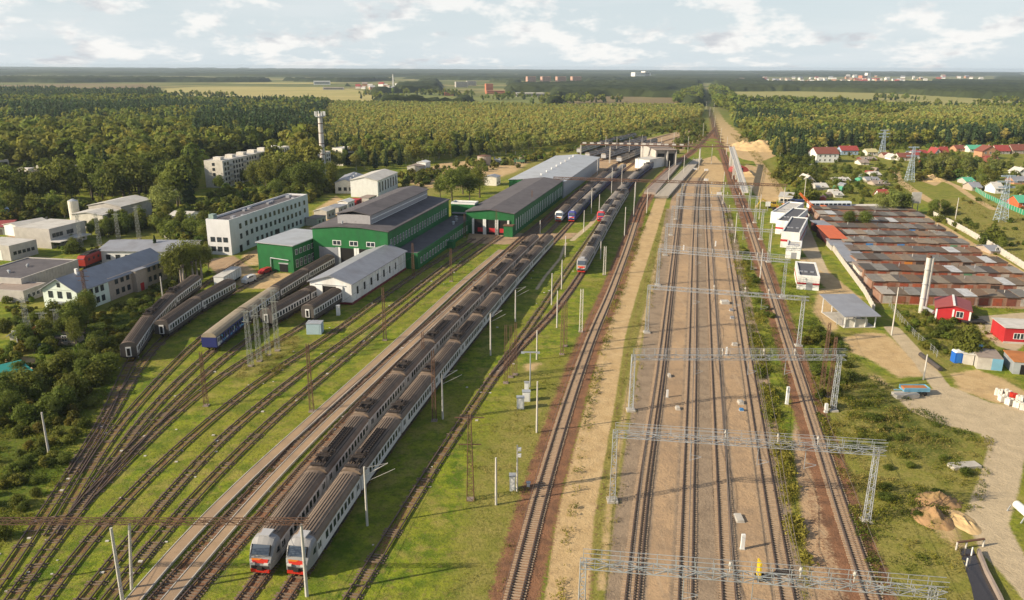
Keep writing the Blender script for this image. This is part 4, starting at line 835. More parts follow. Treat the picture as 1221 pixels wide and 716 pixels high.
    D['resistor_frame'] = (lift(m).mesh('resistor_frame', PANTO), 'resistor_frame')
    CARM[style] = D; return D
def nose_meshes(colors):
    shell, band1, band2 = colors; k = shell.name+band1.name
    if k in CARM: return CARM[k]
    D = {}; h = CL/2-.15
    m = MB(); secs = [ring(h-2.6), ring(h-1.6, 1.73, .95, 3.3, 4.38), ring(h-.85, 1.66, .9, 3.0, 3.75), ring(h-.15, 1.52, .85, 2.3, 2.55), ring(h+.12, 1.42, .8, 1.75, 1.95), ring(h+.18, 1.38, .75, 1.3, 1.4)]
    m.loft(secs); D['nose'] = lift(m).mesh('nose', shell, smooth=False)
    m = MB(); m.hexa([(h-.80, -1.18, 3.66), (h-.20, -1.22, 2.62), (h-.20, 1.22, 2.62), (h-.80, 1.18, 3.66), (h-.66, -1.15, 3.82), (h-.04, -1.20, 2.70), (h-.04, 1.20, 2.70), (h-.66, 1.15, 3.82)]); D['windscreen'] = lift(m).mesh('windscreen', SCREEN)
    m = MB()                                                         # dark rim of the windscreen
    for y in (-1.26, 1.2): m.hexa([(h-.84, y, 3.66), (h-.22, y, 2.56), (h-.22, y+.06, 2.56), (h-.84, y+.06, 3.66), (h-.62, y, 3.88), (h, y, 2.70), (h, y+.06, 2.70), (h-.62, y+.06, 3.88)])
    D['windscreen_frame'] = lift(m).mesh('windscreen_frame', UNDER)
    m = MB(); m.hexa([(h-.03, -1.15, 2.10), (h+.14, -1.0, 1.62), (h+.14, 1.0, 1.62), (h-.03, 1.15, 2.10), (h+.09, -1.13, 2.20), (h+.24, -.98, 1.66), (h+.24, .98, 1.66), (h+.09, 1.13, 2.20)]); D['red_band'] = lift(m).mesh('red_band', band1)
    m = MB(); m.hexa([(h+.0, -1.14, 2.2), (h+.05, -1.13, 2.02), (h+.05, .2, 2.02), (h+.0, .3, 2.2), (h+.09, -1.12, 2.25), (h+.145, -1.12, 2.03), (h+.145, -.1, 2.03), (h+.09, .3, 2.25)]); D['orange_band'] = lift(m).mesh('orange_band', band2)
    m = MB(); m.box(h-.1, h+.42, -1.25, 1.25, .42, .80); D['bumper'] = lift(m).mesh('bumper', T_RED)
    m = MB(); m.box(h+.1, h+.55, -.35, .35, .82, 1.2); m.box(h+.1, h+.3, -1.2, 1.2, .86, 1.24); D['coupler'] = lift(m).mesh('coupler', UNDER)
    m = MB(); m.box(-.2, .2, -.3, .3, 0, .2); D['headlight'] = m.mesh('headlight', glass('lamp_glass', (.6, .6, .55)))
    m = MB(); m.loft([[(h-3.1, -.75, 4.25), (h-3.1, -.75, 4.62), (h-3.1, .75, 4.62), (h-3.1, .75, 4.25)], [(h-1.7, -.6, 4.2), (h-1.7, -.6, 4.52), (h-1.7, .6, 4.52), (h-1.7, .6, 4.2)]]); D['air_unit'] = lift(m).mesh('air_unit', SIDE_G)
    m = MB()
    for y in (-1.755, 1.705): m.hexa([(h-2.1, y, 2.2), (h-1.2, y*.985, 2.35), (h-1.2, y*.985+.05, 2.35), (h-2.1, y+.05, 2.2), (h-2.1, y, 3.05), (h-1.55, y*.985, 3.0), (h-1.55, y*.985+.05, 3.0), (h-2.1, y+.05, 3.05)])
    D['cab_window'] = lift(m).mesh('cab_window', GLASS)
    CARM[k] = D; return D
def train(line, start, ncars, style, label, cat='train', head=None, name='electric_train', full=True, group=None, panto=None, reverse=False, tail_head=False):
    """cars laid along a track line from distance `start` (the end nearest the camera)"""
    q = line; d = np.r_[0, np.cumsum(np.hypot(*np.diff(q, axis=0).T))]
    at = lambda s: Vector((float(np.interp(s, d, q[:, 0])), float(np.interp(s, d, q[:, 1])), 0))
    root = thing(name, label, cat, at(start), 0, group); M = car_meshes(style)
    for c in range(ncars):
        s = start+c*(CL+.35)+CL/2; a, b = at(s-6.8), at(s+6.8); dr = a-b; rz = math.atan2(dr.y, dr.x)   # local +x looks at the camera end
        mid = (a+b)/2
        hd = head is not None and c == 0
        car = link('carriage', M['body_head' if hd else 'body'][0], root, mid-root.location, rz)
        for k in ('roof', 'underframe', 'lower_panel', 'end_wall', 'gangway'):
            if k in M: link(k, M['roof_head' if hd and k == 'roof' else k][0], car)
        for x in (-6.9, 6.9): link('bogie', M['bogie'][0], car, (x, 0, 0))
        if full:
            xs = [-7.0+i*1.42 for i in range(10 if not hd else 9)] if style in ('emu',) else [-7.1+i*1.42 for i in range(11)]
            if hd: xs = [-6.2+i*1.42 for i in range(8)]
            for x in xs: link('window', M['window'][0], car, (x, HW, 0))                          # yard side, +y
            for x in ((-8.6, 8.4) if not hd else (-8.6, 6.3)): link('door', M['door'][0], car, (x, HW, 0))
        else: link('window_band', M['band'][0], car); link('window_band', M['band'][0], car, (0, 0, 0), math.pi)
        if panto and not hd and panto(c): link('pantograph', M['pantograph'][0], car, (7.2, 0, 0)); 
        if panto and c % 3 == 1: link('resistor_frame', M['resistor_frame'][0], car)
        if hd or (tail_head and c == ncars-1):
            for k, me in nose_meshes(head).items():
                if k == 'headlight':
                    for y in (-.9, .9): link(k, me, car, (CL/2+.1, y, 1.55+ZR))
                else: link(k, me, car)
    return root
def arc(line, pix):                                                 # distance along a line of the point nearest a photo pixel
    g = G(*pix); d = np.r_[0, np.cumsum(np.hypot(*np.diff(line, axis=0).T))]; return float(d[np.argmin(np.hypot(line[:, 0]-g.x, line[:, 1]-g.y))])
GREYHEAD = (mat('cab_grey', (0.27, 0.265, 0.265), .5, .05, .8), T_RED, T_ORG)
REDHEAD = (mat('cab_red', (0.50, 0.04, 0.05), .45, .05), SIDE_B, T_RED); ORHEAD = (WHITE, T_ORG, T_RED); BLHEAD = (mat('cab_blue', (.06, .07, .28), .45, .05), T_RED, WHITE)
kq, jq = TR['K'][0], TR['J'][0]
train(kq, arc(kq, (357, 686))+.4, 10, 'emu', 'right of the two long grey electric trains with red front in the foreground', head=GREYHEAD, panto=lambda c: True)
train(jq, arc(jq, (312, 682)), 10, 'emu', 'left of the two long grey electric trains with red front in the foreground', head=GREYHEAD, panto=lambda c: True)
train(jq, arc(jq, (667, 266)), 9, 'far', 'white electric train with orange front nearest the silver shed', head=ORHEAD, full=False, panto=lambda c: c % 2 == 1)
train(kq, arc(kq, (681, 265.5)), 9, 'blue', 'blue electric train with red and blue front next to the orange fronted train', head=BLHEAD, full=False, panto=lambda c: c % 2 == 1)
train(TR['L'][0], arc(TR['L'][0], (715.5, 266.5)), 10, 'blue', 'blue electric train with bright red front beside the long grey train', head=REDHEAD, full=False, panto=lambda c: c % 2 == 1)
train(TR['M'][0], arc(TR['M'][0], (694, 327)), 8, 'lone', 'lone grey electric train with red front right of the blue train', head=GREYHEAD, full=False, panto=lambda c: True)
for k, (a, b), n_, lab in (('Y0', (700, 190), 8, 'brown train far up the yard, second from the birch wood'), ('Y1', (720, 191), 7, 'brown train far up the yard, third from the birch wood'), ('Y2', (738, 195), 6, 'brown train far up the yard closest to the small engine shed'), ('Y3', (692, 184), 8, 'brown train far up the yard closest to the birch wood')):
    train(TR[k][0], arc(TR[k][0], (a, b)), n_, 'lone', lab, full=False, panto=lambda c: c % 2 == 1)
# coaches at the left
A_ = TR['A'][0]; train(A_, arc(A_, (150, 434)), 3, 'coach', 'rake of three white and dark coaches bending towards the trees', name='coach_rake', cat='coaches', panto=lambda c: c > 0)
A2 = TR['A2'][0]; train(A2, arc(A2, (190, 405)), 2, 'coach', 'pair of white and dark coaches beside the bent rake', name='coach_rake', cat='coaches')
C_ = TR['C'][0]; train(C_, arc(C_, (248, 421)), 1, 'graffiti', 'blue graffiti coach with tan roof standing behind the lattice pylons', name='blue_coach', cat='coach')
s0 = arc(C_, (248, 421)); train(C_, s0+20.2, 1, 'palecoach', 'pale blue white coach coupled behind the blue graffiti coach', name='pale_coach', cat='coach')
train(C_, s0+40.4, 2, 'coach', 'two dark roofed coaches entering the green depot hall', name='coach_rake', cat='coaches')
D_ = TR['D'][0]; train(D_, arc(D_, (318, 391)), 3, 'coach', 'dark roofed white coaches running along behind the white shed', name='coach_rake', cat='coaches')
D2 = TR['D2'][0]; train(D2, arc(D2, (365, 386)), 1, 'coach', 'single white and dark coach poking out of the white shed', name='coach', cat='coach')
# graffiti on the blue coach: irregular painted strokes on its side
gr = [o for o in bpy.data.objects if o.name.startswith('blue_coach')][0]; gc = [c for c in gr.children][0]
GP = [mat('graffiti_cyan', (.16, .50, .70), .6, .1), mat('graffiti_white', (.55, .6, .65), .6, .1), mat('graffiti_violet', (.12, .08, .3), .6, .1)]
for k in range(34):
    m = MB(); x = random.uniform(-8.5, 7.5); z = random.uniform(1.4, 2.2); pr = Vector((x, HW+.012, z+ZR))
    for _ in range(4):
        nx = pr+Vector((random.uniform(-.5, .7), 0, random.uniform(-.55, .6))); nx.z = min(max(nx.z, 1.45+ZR), 2.9+ZR); m.bar(pr, nx, .30, .03, (0, 1, 0)); pr = nx
    link('graffiti_stroke', m.mesh('graffiti_stroke', GP[k % 3]), gc)
# white goods wagon between the coach rakes
p = G(262, 346); p2 = G(283, 333); u_ = (p2-p).normalized(); fr = Frame(p+Vector((u_.y, -u_.x, 0))*1.5, p2+Vector((u_.y, -u_.x, 0))*1.5, p+Vector((-u_.y, u_.x, 0))*1.5)
wg = thing('covered_wagon', 'white flat roofed goods wagon between the two coach rakes', 'wagon', fr.A); m = MB(); fr.box(m, 0, fr.L, 0, fr.D, 1.2, 3.8); m.build('body', WHITE, wg); m = MB(); fr.box(m, -.1, fr.L+.1, -.1, fr.D+.1, 3.8, 4.0); m.build('roof', PALEROOF, wg)
m = MB(); fr.box(m, .3, fr.L-.3, .3, fr.D-.3, .4, 1.2); m.build('underframe', UNDER, wg)
for k in range(int(fr.L/1.6)): m = MB(); fr.box(m, .8+k*1.6, .9+k*1.6, -.06, 0, 1.3, 3.7); m.build('rib', PANELW, wg)
# red locomotive behind the workshop
p = G(98, 322); p2 = G(122, 312); u_ = (p2-p).normalized(); rz = math.atan2(-u_.y, -u_.x)
lo = thing('diesel_locomotive', 'red locomotive with dark roof standing behind the workshop', 'locomotive', (p+p2)/2, rz)
m = MB(); h = 6.0; m.loft([[(x, -1.5, 1.3), (x, -1.5, zt), (x, -1.2, zt+.5), (x, 1.2, zt+.5), (x, 1.5, zt), (x, 1.5, 1.3)] for x, zt in ((-h, 3.2), (-h+1, 3.9), (h-1, 3.9), (h, 3.0))]); m.build('body', mat('loco_red', (.36, .035, .022), .5, .06), lo, world=False)
m = MB(); m.box(-h+1.3, h-1.6, -1.15, 1.15, 4.38, 4.6); m.box(-2, 2, -.8, .8, 4.6, 4.9); m.build('roof', UNDER, lo, world=False)
m = MB(); m.box(-h+.2, h-.2, -1.4, 1.4, .5, 1.3); m.build('underframe', UNDER, lo, world=False)
for y in (-1.52, 1.48):
    for x in (-4.2, -1.6, 1, 3.6): m = MB(); m.box(x-.5, x+.5, y, y+.04, 2.6, 3.4); m.build('window', GLASS, lo, world=False)
m = MB(); m.hexa([(h-.95, -1.1, 3.35), (h-.1, -1.1, 3.1), (h-.1, 1.1, 3.1), (h-.95, 1.1, 3.35), (h-.8, -1.1, 4.15), (h+.02, -1.1, 3.5), (h+.02, 1.1, 3.5), (h-.8, 1.1, 4.15)]); m.build('windscreen', SCREEN, lo, world=False)
for x in (-4.5, 4.5): o_ = link('bogie', car_meshes('emu')['bogie'][0], lo, (x, 0, 0))
# ================================================================ gantries, masts, poles
def gantry(lp, rp, lt, rt, label, rail=False, ext=1.2, drop=(), right_leg=True):
    A_, B_ = G(*lp), G(*rp); h = (HT(lp[0], lp[1], lt)+HT(rp[0], rp[1], rt))/2; u_ = (B_-A_).normalized(); v_ = Vector((-u_.y, u_.x, 0)); L_ = (B_-A_).length
    o = thing('catenary_gantry', label, 'gantry', A_, 0, 'silver gantries over the station tracks')
    for P_ in ((A_, B_) if right_leg else (A_,)):
        m = MB(); m.truss(P_, P_+Vector((0, 0, h)), .85, .62, 11, .052, u_); m.build('leg', GALV, o)
        m = MB(); m.box(P_.x-.8, P_.x+.8, P_.y-.8, P_.y+.8, -.2, .35); m.build('footing', CONC, o)
    m = MB(); n_ = max(12, int(L_/1.5)); m.truss(A_-u_*.3+Vector((0, 0, h-.45)), B_+u_*ext+Vector((0, 0, h-.45)), .8, .8, n_, .047, v_, .85, .85); m.build('beam', GALV, o)
    if rail:
        m = MB()
        for s in (-.42, .42):
            m.bar(A_+v_*s+Vector((0, 0, h+1.15)), B_+u_*ext+v_*s+Vector((0, 0, h+1.15)), .05); m.bar(A_+v_*s+Vector((0, 0, h+.6)), B_+u_*ext+v_*s+Vector((0, 0, h+.6)), .035)
            for i in range(int(L_/2)+1): p = A_+u_*(i*2)+v_*s; m.bar(p+Vector((0, 0, h)), p+Vector((0, 0, h+1.15)), .05)
        m.build('handrail', GALV, o)
    for t_ in drop:                                                 # hangers with registration arms over each track
        p = A_.lerp(B_, t_); m = MB(); m.bar(p+Vector((0, 0, h-.8)), p+Vector((0, 0, h-4.0)), .08); m.bar(p+Vector((0, 0, h-3.0)), p+u_*1.6+Vector((0, 0, h-3.2)), .05); m.bar(p+Vector((0, 0, h-3.9)), p+u_*1.6+Vector((0, 0, h-3.3)), .05); m.build('hanger', GALV, o)
    for t_ in (.43, .63, .78):
        p = A_.lerp(B_, t_); m = MB(); m.tube(p+Vector((0, 0, h)), p+Vector((0, 0, h+.8)), .07, n=6); m.tube(p+Vector((0, 0, h+.8)), p+Vector((0, 0, h+1.25)), .2, .14, n=8); m.build('insulator', POLEC, o)
    return A_, B_, h
GAN = []
DR = (.30, .56, .74)
for k, (lp, rp, lt, rt, rail) in enumerate([((692, 768), (1095, 806), 669, 701, True), ((730, 598), (1033, 622), 513, 536, True), ((752, 490), (993, 490), 417, 430, True), ((771, 397), (952, 413), 342, 352, False), ((784, 340), (933, 355), 300, 306, True), ((793, 305), (916, 313), 268, 273, False), ((800, 281), (907, 286), 246, 250, False), ((806, 262), (900, 266), 231, 234, False), ((812, 247), (893, 250), 219, 222, False)]):
    GAN.append(gantry(lp, rp, lt, rt, '%s silver lattice gantry spanning the station tracks, counted from the bottom' % ORD[k], rail, drop=DR if k else (.3, .5)))
def brown_gantry(legs, h, label, wd=.9, r=.045):
    o = thing('rusty_gantry', label, 'gantry', legs[0]); A_, B_ = legs[0], legs[-1]; u_ = (B_-A_).normalized(); v_ = Vector((-u_.y, u_.x, 0))
    m = MB(); m.truss(A_-u_*1+Vector((0, 0, h)), B_+u_*1+Vector((0, 0, h)), wd, wd, max(20, int((B_-A_).length/(1.3 if r < .05 else 2.2))), r, v_); m.build('beam', RUSTM, o)
    for P_ in legs:
        m = MB(); m.tube(P_-Vector((0, 0, .2)), P_+Vector((0, 0, h-.4)), .24, .17, n=8); m.build('leg', POLEC, o)
    return A_, B_
# rusty beam across the bottom left yard on concrete posts
hb = HT(366, 711, 622)
brown_gantry([G(-60, 711), G(146, 716), G(366, 711)], hb, 'rusty beam on concrete posts across the yard at the bottom left', .6)
bp = thing('concrete_pole', 'leaning concrete strut beside the rusty beam post on the walkway', 'pole', G(157, 703)); m = MB(); m.tube(G(157, 703), G(146, 716)+Vector((1.6, 1.2, hb-.6)), .2, .16, n=8); m.build('shaft', POLEC, bp)
# long rusty beam across the whole yard, and its far sister (footbridge)
brown_gantry([G(662, 236), G(757, 240), G(862, 243), G(934, 246)], HT(757, 240, 216), 'long rusty beam crossing all tracks behind the silver gantries', 1.0, .13)
# far footbridge with ramp
pa, pb = G(692, 194), G(870, 198); hB = HT(870, 198, 175); u_ = (pb-pa).normalized(); v_ = Vector((-u_.y, u_.x, 0))
fb = thing('footbridge', 'rusty footbridge crossing the far end of the yard with a ramp on the right', 'footbridge', pa)
m = MB(); m.hexa([q+Vector((0, 0, z)) for z in (hB-.7, hB) for q in (pa-v_*1.4, pb-v_*1.4, pb+v_*1.4, pa+v_*1.4)]); m.build('deck', RUSTM, fb)
m = MB()
for s in (-1.4, 1.4):
    m.bar(pa+v_*s+Vector((0, 0, hB+1.2)), pb+v_*s+Vector((0, 0, hB+1.2)), .12)
    for i in range(60): q = pa.lerp(pb, i/59)+v_*s; m.bar(q+Vector((0, 0, hB)), q+Vector((0, 0, hB+1.2)), .1)
m.build('railing', RUSTM, fb)
for t_ in (0, .2, .42, .6, .8, 1): q = pa.lerp(pb, t_); m = MB(); m.box(q.x-.4, q.x+.4, q.y-.4, q.y+.4, -.2, hB-.7); m.build('pier', POLEC, fb)
for k in range(14):
    t_ = (k+.5)/20; q = pa.lerp(pb, t_); m = MB(); m.bar(q-u_*1.3-v_*1.5+Vector((0, 0, hB+.7)), q+u_*1.3-v_*1.5+Vector((0, 0, hB+.7)), .08, 1.0); m.build('side_panel', PALEROOF, fb)
r0 = pb+Vector((0, 0, hB)); r1 = G(888, 236)+Vector((0, 0, 2.8)); wv = Vector(((r1-r0).y, -(r1-r0).x, 0)).normalized()
m = MB(); m.hexa([r0-wv*1.6-Vector((0, 0, .4)), r1-wv*1.6-Vector((0, 0, .4)), r1+wv*1.6-Vector((0, 0, .4)), r0+wv*1.6-Vector((0, 0, .4)), r0-wv*1.6, r1-wv*1.6, r1+wv*1.6, r0+wv*1.6]); m.build('ramp', POLEC, fb)
m = MB()
for s in (-1.6, 1.6):
    for z in (.55, 1.1): m.bar(r0+wv*s+Vector((0, 0, z)), r1+wv*s+Vector((0, 0, z)), .12)
    for i in range(50): q = r0.lerp(r1, i/49)+wv*s; m.bar(q, q+Vector((0, 0, 1.1)), .1)
m.build('ramp_railing', GALV, fb)
for i in range(7): q = r0.lerp(r1, (i+.5)/7); m = MB(); m.box(q.x-.5, q.x+.5, q.y-.3, q.y+.3, -.2, q.z-.3); m.build('ramp_pier', POLEC, fb)
# shed dome beside the ramp
p = G(883, 206); dm = thing('red_dome_tent', 'dark red round roofed shelter beside the footbridge ramp', 'shelter', p); m = MB()
m.loft([[(p.x+math.cos(a)*5.5, p.y+t, max(0, math.sin(a))*4.2) for a in np.linspace(0, math.pi, 11)] for t in (0, 9)]); m.build('cover', REDROOF, dm); m = MB(); m.box(p.x-1.5, p.x+1.5, p.y-.05, p.y+.05, 0, 2.8); m.build('door', DARK, dm)
# far platforms
def platform(a0, a1, b0, b1, label, h=1.1, mt=None):
    q = [G(*a0, h), G(*a1, h), G(*b1, h), G(*b0, h)]; o = thing('station_platform', label, 'platform', (q[0].x, q[0].y, 0)); m = MB(); dn = [Vector((p.x, p.y, -.2)) for p in q]; m.hexa(dn+q); m.build('slab', mt or mat('pale_platform', (.41, .36, .29), .85, .08), o)
    m = MB()
    for a, b in ((q[0], q[3]), (q[1], q[2])):
        m.bar(a+Vector((0, 0, 1.0)), b+Vector((0, 0, 1.0)), .08)
        for i in range(30): c = a.lerp(b, i/29); m.bar(c, c+Vector((0, 0, 1.0)), .07)
    m.build('railing', GALV, o); return q
platform((780, 234), (797, 234), (827, 190), (837, 189), 'white concrete platform end running up to the footbridge')
q = platform((768, 229), (782, 230), (806, 195), (813, 193), 'older tan platform left of the white concrete platform', mt=BROWNROOF)
for i, t_ in enumerate((.1, .4, .7, .95)):
    pass
# little engine shed and white hut by the footbridge
fr = Frame(G(806, 199), G(781, 199), G(811, 189)); h = HT(806, 199, 180)
es = bld('small_engine_shed', 'small open fronted engine shed with brown flat roof near the footbridge', 'shed', fr); m = MB(); fr.box(m, 0, fr.L, 3, fr.D, -.2, h); fr.box(m, 0, .5, 0, 3, -.2, h); fr.box(m, fr.L-.5, fr.L, 0, 3, -.2, h); fr.box(m, fr.L*.4, fr.L*.46, 0, 3, -.2, h); m.build('wall', PANELW, es)
flat_roof(es, fr, h+.4, BROWNROOF, .1, BROWNROOF, -.5)
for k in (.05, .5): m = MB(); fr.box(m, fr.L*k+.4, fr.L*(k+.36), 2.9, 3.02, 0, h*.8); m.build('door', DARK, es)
fr = Frame(G(774, 202), G(757, 200.5), G(776, 194)); h = 6; wh = bld('white_hut', 'white walled hut with grey roof between the far trains', 'hut', fr); walls(wh, fr, h, WHITE); flat_roof(wh, fr, h, PALEROOF, .1, WHITE, -.3); windows(wh, fr, 'u0', (1.5,), 1, 1.4, 2.0, 1.2, 5, 'dark')
for i, (x, y, c) in enumerate(((783, 196, 'red'), (791, 194, 'dark red'))):
    p = G(x, y); e = thing('shunting_engine', '%s shunting engine by the small engine shed' % c, 'locomotive', p); m = MB(); m.loft([[(p.x-1.5, p.y+t, .9), (p.x-1.5, p.y+t, zt), (p.x+1.5, p.y+t, zt), (p.x+1.5, p.y+t, .9)] for t, zt in ((0, 2.6), (6, 2.7), (6.1, 4), (9, 4))]); m.build('body', REDM if i == 0 else REDROOF, e); m = MB(); m.box(p.x-1.2, p.x+1.2, p.y+.3, p.y+8.7, .35, .9); m.build('underframe', UNDER, e)
# brown lattice masts
def lattice(base, top_y, label, mt=RUSTM, w0=1.3, w1=.45, arms=(), group=None, nm='lattice_mast', r=.07):
    p = G(*base); h = HT(base[0], base[1], top_y); o = thing(nm, label, 'mast', p, 0, group); m = MB(); m.truss(p, p+Vector((0, 0, h)), w0, w1, int(h/1.25)+3, r*.62, (1, 0, 0)); m.build('shaft', mt, o)
    for f_, l_ in arms: m = MB(); z = Vector((0, 0, h*f_)); m.bar(p+z-Vector((l_, 0, 0)), p+z+Vector((l_, 0, 0)), .12); m.build('cross_arm', mt, o)
    m = MB(); m.box(p.x-.55, p.x+.55, p.y-.55, p.y+.55, -.2, .18); m.build('footing', BROWNROOF, o); return p, h
BM = [(561, 596, 495, ((.97, 2.2), (.66, 1.7)), 'in the grass right of the grey trains'), (459, 406, 343, (), 'between grassy tracks near the white shed'), (372, 491, 410, (), 'beside the long walkway below the white shed'), (246, 484, 420, (), 'in the grass in front of the blue coach'), (518, 502, 418, (), 'against the side of the right grey train'),
      (538, 336, 296, (), 'beside the yard tracks near the depot wing'), (582, 356, 318, (), 'rising between the two grey trains'), (603, 457, 388, (), 'leftmost of the trio beside the track junction'), (609, 450, 389, (), 'middle one of the trio beside the track junction'), (614.5, 447, 385, (), 'rightmost of the trio beside the track junction'), (670, 423, 361, (), 'left of the pair behind the junction pole'), (674, 413, 359, (), 'right of the pair behind the junction pole'),
      (592, 287, 250, (), 'in front of the engine depot doors'), (493, 331, 290, (), 'beside the depot side wing'), (554, 283, 255, (), 'at the left door of the engine depot'), (634, 260, 227, (), 'against the green side of the engine depot'), (979, 470, 385, (), 'rusty one in the scrub right of the main line'), (988, 474, 402, (), 'shorter rusty one in the scrub right of the main line'), (505, 440, 396, (), 'between the walkway and the grey trains')]
for x, y, t_, arms, lab in BM: lattice((x, y), t_, 'rusty brown lattice mast '+lab, arms=arms, w0=1.1 if arms else .75, w1=.4, group='rusty lattice masts')
for k, (x, y, t_) in enumerate([(299, 437, 370), (309.5, 431, 363), (320, 424, 354), (331, 418.5, 345)]): lattice((x, y), t_, '%s from the camera in the row of four pale lattice pylons in tall dry grass' % ORD[k], GREYLAT, 1.0, .7, ((.97, 1.0), (.8, 1.0)), 'row of pale lattice pylons', 'lattice_pylon', .058)
for k, (x, y, t_, lab) in enumerate([(97, 294.5, 255, 'beside the cream two storey store'), (119, 293, 254, 'second from the left on the lawn'), (141.5, 285, 254, 'third from the left on the lawn'), (166, 285, 245, 'by the fence behind the white store'), (35.5, 406, 355, 'at the red fence in the gardens'), (53, 397, 372, 'in the gardens left of the house entrance'), (70, 396, 368, 'in front of the pale green house')]): lattice((x, y), t_, 'slim pale lattice mast '+lab, GREYLAT, 1.2, .7, ((.93, 1.4),), 'pale lattice masts at the left', 'lattice_mast', .07)
lattice((105, 373), 322, 'dark pole with many cross arms at the corner of the pale green house', RUSTM, .7, .5, ((.97, 1.4), (.85, 1.8), (.75, 1.4)), None, 'cross_arm_pole', .09)
# white lattice masts
for x, y, t_, lab in ((692.5, 396, 345, 'in the grass left of the red ballast'), (720.5, 328, 294, 'beside the lone grey train')): lattice((x, y), t_, 'white slim lattice mast '+lab, POLEC, .75, .6, (), 'white slim lattice masts', 'lattice_mast', .08)
# power pylons by the village
for x, y, t_, lab in ((1051, 187, 155, 'at the forest edge above the village'), (1084, 217, 175, 'in the middle of the village road'), (1193, 264, 209, 'in the dry meadow right of the garages')):
    p = G(x, y); h = HT(x, y, t_); o = thing('power_pylon', 'blue grey lattice power pylon '+lab, 'pylon', p, 0, 'power pylons at the village'); BL = mat('pylon_paint', (.34, .42, .50), .6, .08)
    m = MB(); m.truss(p, p+Vector((0, 0, h*.55)), 4.2, 2.0, 8, .10, (1, 0, 0)); m.truss(p+Vector((0, 0, h*.55)), p+Vector((0, 0, h)), 2.0, 1.0, 8, .09, (1, 0, 0)); m.build('tower', BL, o)
    for f_, l_ in ((.98, 3.0), (.86, 4.2), (.74, 3.6)): m = MB(); z = Vector((0, 0, h*f_)); m.truss(p+z-Vector((l_, 0, 0)), p+z+Vector((l_, 0, 0)), .5, .5, 6, .1, (0, 1, 0)); m.build('cross_arm', BL, o)
# concrete poles
def pole(x, y, t_, label, r=.16, arm=None, mt=POLEC, lamp=False):
    p = G(x, y); h = HT(x, y, t_); o = thing('concrete_pole' if mt is POLEC else 'steel_pole', label, 'pole', p, 0, 'poles in the yard'); m = MB(); m.tube(p-Vector((0, 0, .2)), p+Vector((0, 0, h)), r*1.2, r*.85, n=8); m.build('shaft', mt, o)
    if arm:
        m = MB(); a = p+Vector((0, 0, h*arm[1])); e = a+Vector((arm[0], .8, arm[2])); m.bar(a, e, .09); m.bar(p+Vector((0, 0, h*arm[1]+1.2)), e, .04); m.bar(a+Vector((0, 0, -1)), e+Vector((arm[0]*.3, 0, -.9)), .05); m.build('bracket_arm', mt, o)
    if lamp: m = MB(); m.box(p.x-1.9, p.x+1.9, p.y-.15, p.y+.15, h-.15, h+.05); m.box(p.x-1.9, p.x-1.2, p.y-.25, p.y+.25, h-.3, h-.15); m.box(p.x+1.2, p.x+1.9, p.y-.25, p.y+.25, h-.3, h-.15); m.build('lamp_bar', GALV, o)
    return p, h, o
for x, y, t_, arm, lab in [(438, 627, 557, (3.2, .85, 1.6), 'beside the front car of the right grey train'), (528, 500, 447, (2.8, .9, 1.5), 'beside the second third of the right grey train'), (585, 424, 374, (2.6, .9, 1.5), 'beside the middle of the right grey train'), (614.5, 384, 346, (2.6, .9, 1.5), 'right of the grey train below the curved path'), (664, 391, 347, None, 'at the junction behind the rusty trio'), (640, 429, 394, None, 'in the grass right of the track junction'), (640, 516, 455, None, 'in the meadow beside the red ballast'), (591.5, 602, 546, None, 'thin one in the meadow beside the camera pole'),
        (657.7, 364, 326, None, 'left of the track leading to the blue train'), (669.6, 345, 310, None, 'second left of the track leading to the blue train'), (674, 307, 282, None, 'near the end of the grey trains'), (644, 279, 263, None, 'between the depot and the orange fronted train'), (696, 277, 251, None, 'at the head of the blue trains'), (714, 262, 232, None, 'between the blue trains'), (744.6, 282, 247, None, 'right of the lone grey train'), (716, 309, 288, None, 'close beside the lone grey train'),
        (755.5, 258, 219, None, 'in front of the tan platform'), (771, 255, 225, None, 'beside the single track near the tan platform'), (59, 545, 492, None, 'standing in the bushes at the left'), (195, 362, 330, None, 'leaning over the yard behind the coaches'), (705, 255, 224, None, 'right of the blue train near the long beam'), (729, 233, 200, None, 'between far trains in front of the silver shed'), (741, 223, 196, None, 'between far trains behind the long beam'), (712, 214, 190, None, 'beside the silver shed end'), (760, 212, 188, None, 'left of the white hut'),
        (797, 218, 192, None, 'at the tan platform'), (815, 208, 185, None, 'beside the white platform'), (833, 203, 180, None, 'at the far end of the white platform'), (876, 290, 254, None, 'left of the main line below the kiosks'), (906, 335, 297, None, 'right of the main line near the kiosk corner'), (1063, 400, 343, None, 'behind the grey roofed shelter'), (1101, 453, 423, None, 'beside the blue trailer'), (1139, 262, 236, None, 'by the village fence'), (958, 243, 212, None, 'at the garden edge by the crane')]:
    pole(x, y, t_, 'pale concrete pole '+lab, arm=arm)
pole(632, 462, 420, 'grey steel lamp post with twin lamp bar at the track junction', .12, None, GALV, True)
# more catenary masts receding along the far tracks
FARM = [(848, 196, 172), (862, 230, 205), (905, 262, 232), (918, 300, 268), (873, 214, 190), (859, 170, 153), (866, 185, 163), (838, 165, 147), (852, 152, 138), (846, 140, 128), (851, 134, 123), (842, 131, 121), (820, 182, 163), (803, 176, 158), (788, 186, 163), (775, 187, 165), (765, 182, 161), (750, 187, 165), (735, 184, 163), (722, 182, 162)]
for k, (x, y, t_) in enumerate(FARM): pole(x, y, t_, 'distant slim catenary pole along the far tracks, %s of the group' % ORD[k], .15)
